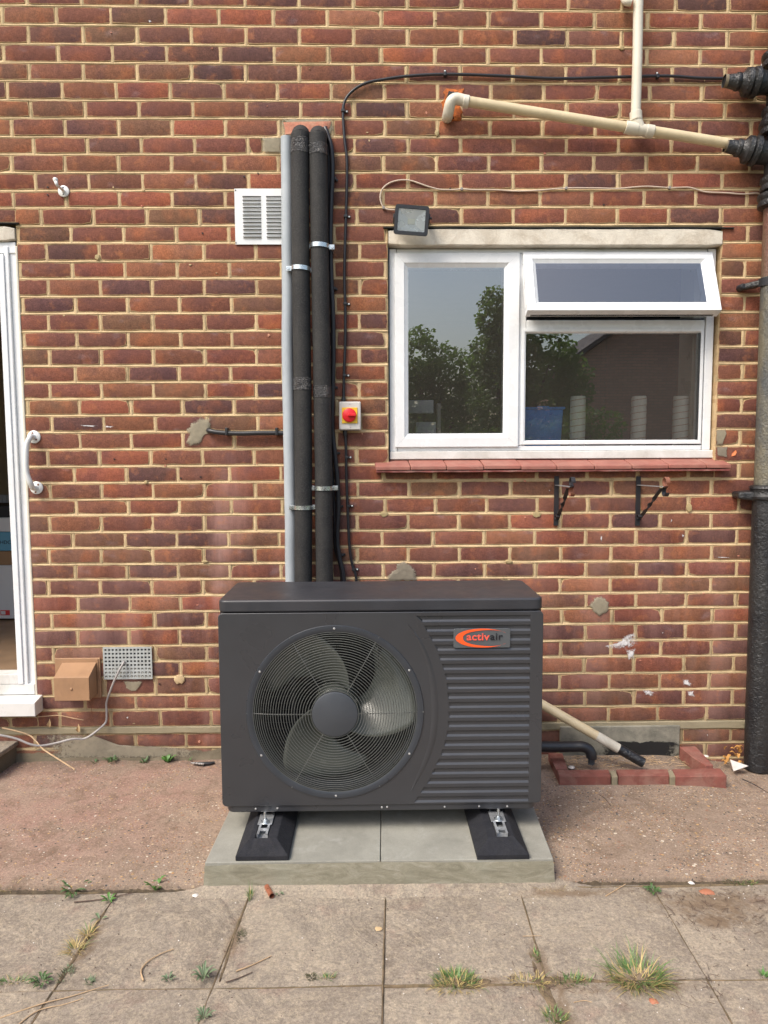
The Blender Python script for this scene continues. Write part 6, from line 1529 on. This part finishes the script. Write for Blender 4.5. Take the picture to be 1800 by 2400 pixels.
tuft(1240, 2300, SZ0, 'sparse flat grass at the corner of four slabs', 80, .045, 1., ss, .0010, .25, elong=(1.8, .6), R_=.030)
tuft(1256, 2242, SZ0, 'small grass sprig in the joint above the sparse grass', 50, .030, .6, gs, .0009, .7, elong=(.4, 1.5), R_=.018)
tuft(1302, 2385, SZ0, 'grey green tuft cut by the bottom edge of the picture', 110, .040, .7, gs, .0010, .5, elong=(1.2, 1.), R_=.025)
tuft(178, 2225, SZ0, 'straw coloured dry tuft in the left joint, lower of two', 90, .055, 1., ss, .0010, .35, elong=(1., 1.2), R_=.020)
tuft(205, 2190, SZ0, 'straw coloured dry tuft in the left joint, upper of two', 70, .050, 1., ss, .0010, .4, elong=(1., 1.), R_=.016)
tuft(22, 2085, SZ0, 'dry yellow tuft at the far left of the kerb line', 60, .055, .9, ss, .0013, .4, elong=(1.4, .7), R_=.014)
tuft(30, 2300, SZ0, 'thin grass line in the joint at the lower left edge', 80, .030, .8, gs, .0009, .4, elong=(2.6, .4), R_=.022)
tuft(765, 2291, SZ0, 'tiny green grass tuft in the middle slab joint', 60, .026, .8, gs, .0009, .5, elong=(1.6, .5), R_=.016)
tuft(586, 2105, SZ0, 'thin upright grass sprig beside the copper offcut', 45, .045, .5, gs, .0009, 1.0, elong=(.5, 1.5), R_=.012)
tuft(211, 2300, SZ0, 'dull tuft in the joint beside the green weed', 45, .026, .8, [(M['weedg'], 1)], .0012, .4, R_=.010)
tuft(155, 2282, SZ0, 'dull mossy tuft in the left joint', 80, .028, .8, [(M['weedg'], .5), (M['moss'], .5)], .0012, .35, elong=(.8, 1.5), R_=.020)
tuft(730, 2289, SZ0, 'dark mossy tuft in the middle slab joint', 60, .020, .9, [(M['moss'], 1)], .0014, .35, R_=.012)
tuft(566, 2195, SZ0, 'brown mossy tuft in the joint left of centre', 90, .018, .9, [(M['moss'], 1)], .0014, .35, elong=(.7, 1.6), R_=.018)
tuft(1290, 2083, SZ0, 'scrubby straw at the right corner of the plinth', 70, .030, 1., ss, .0009, .3, elong=(2., .7), R_=.02)
tuft(1735, 2068, SZ0, 'green and straw scrub on the kerb line at far right', 120, .028, .9, gs, .0011, .45, elong=(2.6, .6), R_=.022)
tuft(1500, 2068, SZ0, 'small green moss on the kerb line right of the plinth', 50, .020, .8, [(M['weed'], .6), (M['moss'], .4)], .0013, .4, elong=(2., .6), R_=.018)
tuft(1790, 2285, SZ0, 'little green sprig at the right edge of the picture', 22, .030, .8, [(M['weedb'], 1)], .0016, .5, R_=.008)
weed(365, 2086, SZ0, 'bright green dandelion rosette on the kerb line', 9, .032, .006, M['weedb'], .8, lobed=True)
weed(175, 2088, SZ0, 'spreading dark green weed on the kerb line at left', 34, .032, .0035, M['weed'], .5, R_=.028, lobed=True)
weed(97, 2302, SZ0, 'green rosette weed in the lower left slab joint', 20, .026, .0035, M['weed'], .35, R_=.016, lobed=True)
weed(478, 2292, SZ0, 'grey green rosette weed in the slab joint left of centre', 20, .030, .0028, M['weedg'], .75, R_=.010)
weed(395, 2296, SZ0, 'tiny grey green weed in the joint below the curved straw', 12, .018, .0025, M['weedg'], .6, R_=.008)
weed(257, 2112, SZ0, 'small bright leaf cluster in the joint by the long straw', 6, .026, .0045, M['weedb'], .5)
weed(235, 2155, SZ0, 'lone grey green leaf lying in the left joint', 3, .030, .004, M['weedg'], .2)
weed(478, 2385, SZ0, 'small grey green weed near the bottom edge', 14, .026, .0026, M['weedg'], .6, R_=.008)
weed(1530, 2087, SZ0, 'low dark green weed on a slab at the top of its joint', 14, .026, .0040, M['weed'], .25, R_=.012)
weed(655, 2097, SZ0, 'small pale weed right of the copper offcut', 8, .014, .003, M['weedg'], .5)
weed(393, 1788, 0, 'bright green leafy seedling at the wall foot', 9, .032, .008, M['weedb'], 1.3, y=-.03)
weed(262, 1785, 0, 'dull green weed at the wall foot left of the seedling', 16, .026, .004, M['weed'], 1.0, R_=.018, y=-.03, lobed=True)
weed(338, 1788, 0, 'small dark green weed at the wall foot between two others', 12, .018, .0035, M['weed'], .9, R_=.008, y=-.03)
weed(222, 1790, 0, 'tiny green weed at the wall foot by the door step', 10, .016, .0035, M['weed'], .9, R_=.008, y=-.03)
weed(445, 1783, 0, 'tiny weed behind the black plastic scrap', 6, .012, .003, M['weed'], .9, y=-.03)
def stick(pts, r, m, label, z=SZ0+.003, name='twig', cat='twig', ground=True, taper=True):
    P = [G(u, v, z) if ground else W(u, v, ground_y) for u, v in pts]; P = smoothpath(P, 5); N = len(P)
    return tag(MB().tube(P, [r*(1-.5*i/N if taper else 1) for i in range(N)], 6).build(name, m, None, smooth=60), label, cat)
stick([(336, 2298), (331, 2275), (345, 2255), (375, 2236), (407, 2224)], .0026, M['twig'], 'curved tan straw lying on the slab left of centre')
stick([(174, 2114), (220, 2110), (260, 2103), (310, 2093)], .0024, M['twigd'], 'reddish brown stalk lying below the kerb line at left')
stick([(0, 2386), (100, 2352), (160, 2337), (210, 2322), (255, 2308)], .0020, M['twig'], 'long straw across the lower left joint')
stick([(45, 2400), (90, 2368), (150, 2354), (195, 2340)], .0018, M['twig'], 'shorter straw under the long one at lower left')
stick([(554, 2276), (590, 2262), (636, 2240)], .0022, M['twig'], 'straight straw lying right of the left centre joint')
stick([(530, 2302), (560, 2292), (592, 2278)], .0019, M['twigd'], 'dark stalk lying just below the straight straw')
stick([(1420, 2100), (1440, 2088), (1466, 2072)], .0022, M['twig'], 'straw leaning at the kerb line right of the plinth')
stick([(676, 2092), (700, 2078), (724, 2074)], .0014, M['twig'], 'thin straw beside the front of the plinth')
stick([(1345, 2349), (1370, 2345), (1388, 2349)], .0012, M['twig'], 'small pale straw below the large clump')
stick([(1662, 1820+0), (1404, 1863), (1418, 1872), (1432, 1890)][1:], .0028, M['twigd'], 'short black stick on the concrete in front of the kerb bricks', z=-.02)
stick([(1740, 1826), (1770, 1840), (1800, 1858)], .0022, M['blackcable'], 'black wire end on the concrete at the right edge', z=-.03)
stick([(1225, 2194), (1270, 2193)], .0010, M['twig'], 'short pale straw across the right joint')
ground_y = -.03
P = smoothpath([W(u, v, y) for u, v, y in ((80, 1681, -.05), (115, 1678, -.012), (140, 1677, -.012), (170, 1683, -.012), (197, 1688, -.012))], 6)
vine = thing('dry_vine', 'dry tan vine stem with shrivelled leaves under the door cill', 'vine', W(120, 1690, -.01))
MB().tube(P, .0020, 6).build('stem', M['twig'], vine, smooth=60)
MB().tube(smoothpath([W(u, v, -.015) for u, v in ((209, 1645), (214, 1660), (210, 1680), (197, 1688), (185, 1695))], 5), .0013, 6).build('stem', M['rust'], vine, smooth=60)
for u, v in ((116, 1695), (184, 1707)):
    p = W(u, v, -.02); MB().add([(p.x, -.018, p.z+.022), (p.x+.010, -.028, p.z+.006), (p.x+.006, -.022, p.z-.012), (p.x-.003, -.014, p.z-.024), (p.x-.012, -.025, p.z-.006), (p.x-.006, -.012, p.z+.008)], [(0, 1, 2, 3, 4, 5)]).build('dry_leaf', M['leafpale'], vine)
stalk = [W(u, v, y) for u, v, y in ((5, 1706, -.13), (40, 1714, -.12), (70, 1724, -.11), (85, 1738, -.12), (100, 1755, -.14), (130, 1775, -.17), (175, 1803, -.2))]
tag(MB().tube(smoothpath(stalk, 6), .0032, 7).build('twig', M['twig'], None, smooth=60), 'long tan stalk crossing the grey cable and the wall foot', 'twig')
pl = G(625, 2078, SZ0+.010); ql = G(637, 2100, SZ0+.010)
cpx = thing('copper_offcut', 'short copper pipe offcut lying on the slab in front of the plinth', 'copper pipe', (pl.x, pl.y, SZ0))
f_ = MB(); f_.tube([pl, ql], .0085, 18, caps=False); f_.tube([ql, pl], .0074, 18, caps=False); f_.build('tube', M['copper'], cpx, smooth=60)
MB().cyl(pl.lerp(ql, .3), pl.lerp(ql, .32), .0072, 12).build('void', M['dark'], cpx)
def stone(u, v, z, r, m, label, name='stone', flat=.45, cat='stone'):
    p = G(u, v, z); f_ = MB(); n, k_ = 9, 4; rnd = random.Random(int(u*v))
    jit = [rnd.uniform(.75, 1.2) for _ in range(n)]
    for j in range(k_+1):
        an = math.pi/2*j/k_
        for i in range(n): a = 2*math.pi*i/n; rr = r*math.cos(an)*jit[i]; f_.v.append((p.x+rr*math.cos(a)*1.25, p.y+rr*math.sin(a), z+r*flat*math.sin(an)*1.3-.001))
    f_.f += [(j*n+i, j*n+(i+1) % n, (j+1)*n+(i+1) % n, (j+1)*n+i) for j in range(k_) for i in range(n)]
    return tag(f_.build(name, m, None, smooth=60), label, cat)
stone(459, 2099, SZ0, .010, M['stone'], 'white stone chip on the slab by the dandelion')
stone(492, 1961, -.03, .012, M['stone'], 'white shell like chip on the concrete left of the plinth')
stone(503, 1962, -.03, .007, M['stone'], 'small white chip beside the larger one left of the plinth')
stone(1620, 2069, -.04, .009, M['stone'], 'white chip on the kerb line at right')
stone(1656, 2090, SZ0, .019, M['terra'], 'terracotta shard lying on the slab at right', 'terracotta_shard', .25, 'shard')
stone(887, 2176, SZ0, .010, M['leafpale'], 'small flat buff chip beside the middle slab joint', flat=.15)
stone(1558, 2000+0, -.03, .007, M['stone'], 'small white chip on the concrete at right')
stone(1532, 2348, SZ0, .012, M['terra'], 'small terracotta bit in the roots of the large grass clump', 'terracotta_shard', .5, 'shard')
for i, (u, v) in enumerate(((1355, 1798), )):
    stone(u-15, v, -.005, .014, M['stone'], 'white crumpled scrap in the gully behind the kerb', flat=.4, cat='scrap')
stone(1572, 1842, -.03, .011, M['stone'], 'white flake in front of the kerb bricks'); stone(1655, 1772, -.02, .010, M['stone'], 'pale chip behind the right kerb brick')
p = [G(1712, 1795, -.02), G(1755, 1793, -.02), G(1718, 1808, -.02)]
f_ = MB(); q = [W(1712, 1780, -.10), W(1755, 1795, -.13), W(1720, 1807, -.17)]; f_.prism(q, (0, .006, -.006)); tag(f_.build('tile_shard', M['stone'], None, bevel=.0015), 'triangular white tile shard beside the soil pipe foot', 'shard')
bs_ = thing('plastic_scrap', 'black and silver plastic scrap on the concrete by the heat pump corner', 'scrap', G(475, 1788, 0))
MB().tube([W(450, 1788, -.06), W(465, 1790, -.07), W(490, 1790, -.07), W(503, 1787, -.06)], [.002, .008, .009, .005], 8).build('black_sleeve', M['blackpl'], bs_, smooth=50)
MB().tube([W(447, 1788, -.075), W(478, 1791, -.085)], [.003, .005], 6).build('silver_strip', M['steel'], bs_)
# dead leaves by the soil pipe and litter in the gully
lf = thing('dead_leaf_pile', 'pile of curled orange dead leaves against the soil pipe foot', 'dead leaves', W(1725, 1780, -.05)); rnd = random.Random(3)
for k in range(26):
    p = W(rnd.uniform(1695, 1750), rnd.uniform(1752, 1792), -.03-rnd.random()*.05); l_ = rnd.uniform(.02, .04); a = rnd.uniform(0, 6.28); f_ = MB()
    leafblade(f_, (p.x-l_/2*math.cos(a), p.y, p.z-l_/3*math.sin(a)), (p.x+l_/2*math.cos(a), p.y-.01, p.z+l_/3*math.sin(a)), .0075, .6); f_.build('dead_leaf', M['leafdry'], lf)
f_ = MB(); rnd = random.Random(9)
for k in range(150):
    u, v = rnd.uniform(1335, 1640), rnd.uniform(1775, 1800); p = G(u, v, gz+.012); a = rnd.uniform(0, 3.14); l_ = rnd.uniform(.01, .06); f_.tube([(p.x, p.y, p.z+rnd.random()*.01), (p.x+l_*math.cos(a), min(-.02, p.y+l_*.5*math.sin(a)), p.z+rnd.random()*.012)], .0011, 4)
tag(f_.build('gully_litter', M['twig'], None), kind='stuff')
f_ = MB(); f2 = MB()
for k in range(520):                                        # crumbs and grit gathered on slabs and concrete
    u, v = rnd.uniform(0, 1800), (rnd.gauss(2085, 16) if rnd.random() < .45 else rnd.uniform(2080, 2400))
    p = G(u, v, SZ0+.0015)
    if p.y > -.965: continue
    r_ = rnd.uniform(.0008, .0026); mb_ = f_ if rnd.random() < .7 else f2
    mb_.add([(p.x-r_, p.y, p.z-.001), (p.x, p.y-r_, p.z-.001), (p.x+r_*1.3, p.y, p.z-.001), (p.x, p.y+r_, p.z-.001), (p.x, p.y, p.z+r_*.8)], [(0, 1, 4), (1, 2, 4), (2, 3, 4), (3, 0, 4)])
for k in range(240):
    u = rnd.uniform(1180, 1700) if k < 120 else rnd.uniform(1560, 1799); v = rnd.gauss(2310, 22) if k < 120 else rnd.gauss(2130, 35); p = G(u, v, SZ0+.001); a = rnd.uniform(0, 3.14); l_ = rnd.uniform(.006, .03)
    if p.y > -.96: continue
    f_.tube([(p.x, p.y, p.z), (p.x+l_*math.cos(a), p.y+l_*math.sin(a), p.z+.001)], .0007, 3, caps=False)
tag(f_.build('grit', M['twigd'], None), kind='stuff'); tag(f2.build('pale_grit', M['stone'], None), kind='stuff')
# pebbles standing proud of the worn concrete
pbm = [simple('pebble_slate', (.05, .055, .065), .5), simple('pebble_ochre', (.42, .26, .11), .6), simple('pebble_pale', (.52, .46, .37), .6), simple('pebble_brown', (.22, .12, .08), .6)]
pbs = [MB() for _ in pbm]
for k in range(620):
    left = rnd.random() < .3
    x, y = (rnd.uniform(-.1, 1.0) if left else rnd.uniform(2.15, 3.5)), rnd.uniform(-.93, -.12)
    if left and y > -.5: continue
    if not left and y > -.33 and x < 3.0: continue
    if abs(nz(x*3, y*3)+.25) > .5: continue
    r_ = rnd.uniform(.002, .0068); z = zc(x, y); mb_ = pbs[rnd.choices(range(4), (2, 3, 3, 3))[0]]; n = 7; a0 = rnd.random()*3; vs = []
    for i in range(n): a = a0+2*math.pi*i/n; j_ = rnd.uniform(.75, 1.2); vs.append((x+r_*1.3*math.cos(a)*j_, y+r_*math.sin(a)*j_, z-.0008))
    for i in range(n): vs.append((x+(vs[i][0]-x)*.6, y+(vs[i][1]-y)*.6, z+r_*.16))
    mb_.add(vs, [(i, (i+1) % n, n+(i+1) % n, n+i) for i in range(n)]+[tuple(range(n, 2*n))])
for mb_, m in zip(pbs, pbm): tag(mb_.build('pebbles', m, None, smooth=60), kind='stuff')

# ================================================================ BEHIND THE CAMERA (seen mirrored in the panes)
def mir(u, v, Y): p = W(u, v, Y); return Vector((p.x, -Y+.07, p.z))
def tree(label, blobs, Y, trunk_u, n, seed, ls=.11):
    rnd = random.Random(seed); base = mir(trunk_u, 1100, Y); t_ = thing('tree', label, 'tree', (base.x, base.y, -.13))
    top = max(b[1] for b in blobs); tp = mir(blobs[0][0], blobs[0][1], Y)
    MB().tube([(base.x, base.y, -.13), (base.x+.05, base.y, 1.), ((base.x+tp.x)/2, base.y, 2.0), (tp.x, tp.y, tp.z)], [.16, .12, .09, .03], 10).build('trunk', M['bark'], t_, smooth=60)
    vs, fs = [], []
    lim = MB()
    for (u, v, ru, rv) in blobs:
        c = mir(u, v, Y); s_ = (Y-CY)/F; rx, rz = ru*s_, rv*s_
        lim.tube([(base.x, base.y, 1.2), tuple(c.lerp(base, .3)), tuple(c)], [.05, .035, .012], 6)
        for k in range(int(n*ru*rv/10000)):
            while True:
                q = Vector((rnd.uniform(-1, 1), rnd.uniform(-1, 1), rnd.uniform(-1, 1)))
                if q.length < 1: break
            if noise.noise(Vector((q.x*2.4+u, q.y*2.4, q.z*2.4+v))) < -.12: continue
            p = c+Vector((q.x*rx, q.y*rx*.8, q.z*rz)); d1 = Vector((rnd.uniform(-1, 1), rnd.uniform(-1, 1), rnd.uniform(-1, .3))).normalized(); d2 = d1.orthogonal().normalized()*rnd.uniform(.25, .42); l_ = ls*rnd.uniform(.5, 1.1); b = len(vs)
            vs += [tuple(p), tuple(p+(d1*.45+d2)*l_), tuple(p+d1*l_), tuple(p+(d1*.45-d2)*l_)]; fs.append((b, b+1, b+2, b+3))
    lim.build('limb', M['bark'], t_, smooth=60)
    MB().add(vs, fs).build('crown', M['leaf'], t_)
tree('broad leafy tree behind the camera, mirrored at left in the window', [(980, 850, 75, 85), (1040, 890, 75, 90), (960, 940, 70, 90), (1080, 950, 70, 75), (1010, 1010, 120, 60)], 13, 1010, 5200, 1)
tree('taller leafy tree behind the camera, mirrored by the window mullion', [(1160, 740, 45, 70), (1150, 840, 55, 80), (1200, 800, 70, 90), (1180, 930, 90, 90), (1290, 850, 70, 80), (1340, 900, 55, 80), (1260, 950, 90, 70), (1200, 1020, 120, 50)], 12, 1200, 5200, 2)
tree('low dark bush behind the camera, mirrored under the gable', [(1380, 1000, 90, 50), (1300, 1020, 90, 45)], 11, 1370, 4200, 3, .09)
hs = thing('neighbour_house', 'brown brick gable end of the house behind the camera', 'house', mir(1500, 1100, 15))
Yh = 15; apex = mir(1560, 700, Yh); el_ = mir(1290, 885, Yh); er = mir(1850, 885, Yh); zb4 = -.13
f_ = MB(); f_.prism([Vector((el_.x, apex.y, zb4)), Vector((el_.x, apex.y, el_.z)), Vector((apex.x, apex.y, apex.z)), Vector((er.x, apex.y, el_.z)), Vector((er.x, apex.y, zb4))], (0, -7, 0)); f_.build('gable_wall', M['farbrick'], hs)
for s_, e in ((1, el_), (-1, er)):
    a3 = Vector((e.x-s_*.25, apex.y+.2, e.z-.12)); b3_ = Vector((apex.x, apex.y+.2, apex.z+.06)); f_ = MB(); f_.hexa([a3, b3_, b3_+Vector((0, 0, .12)), a3+Vector((0, 0, .12))], [a3+Vector((0, -7.4, 0)), b3_+Vector((0, -7.4, 0)), b3_+Vector((0, -7.4, .12)), a3+Vector((0, -7.4, .12))]); f_.build('roof', M['slate'], hs)
fn = thing('garden_fence', 'brown boarded garden fence behind the camera', 'fence', (1.5, -9.5, -.13))
for k in range(90):
    x = -6+k*.16; o = None
    if k == 0: me_f = MB().box(0, .15, -.01, .01, -.13, 1.62).build('fence_board', M['fencew'], fn).data
    else: o = bpy.data.objects.new('fence_board', me_f); o.parent = fn; o.matrix_parent_inverse = Matrix.Translation(fn.location).inverted(); col.objects.link(o); o.location = (0, 0, 0)
    o = o or fn.children[0]; o.location = (x, -9.5+(.012 if k % 2 else 0), 0)
print('objects', len(bpy.data.objects))
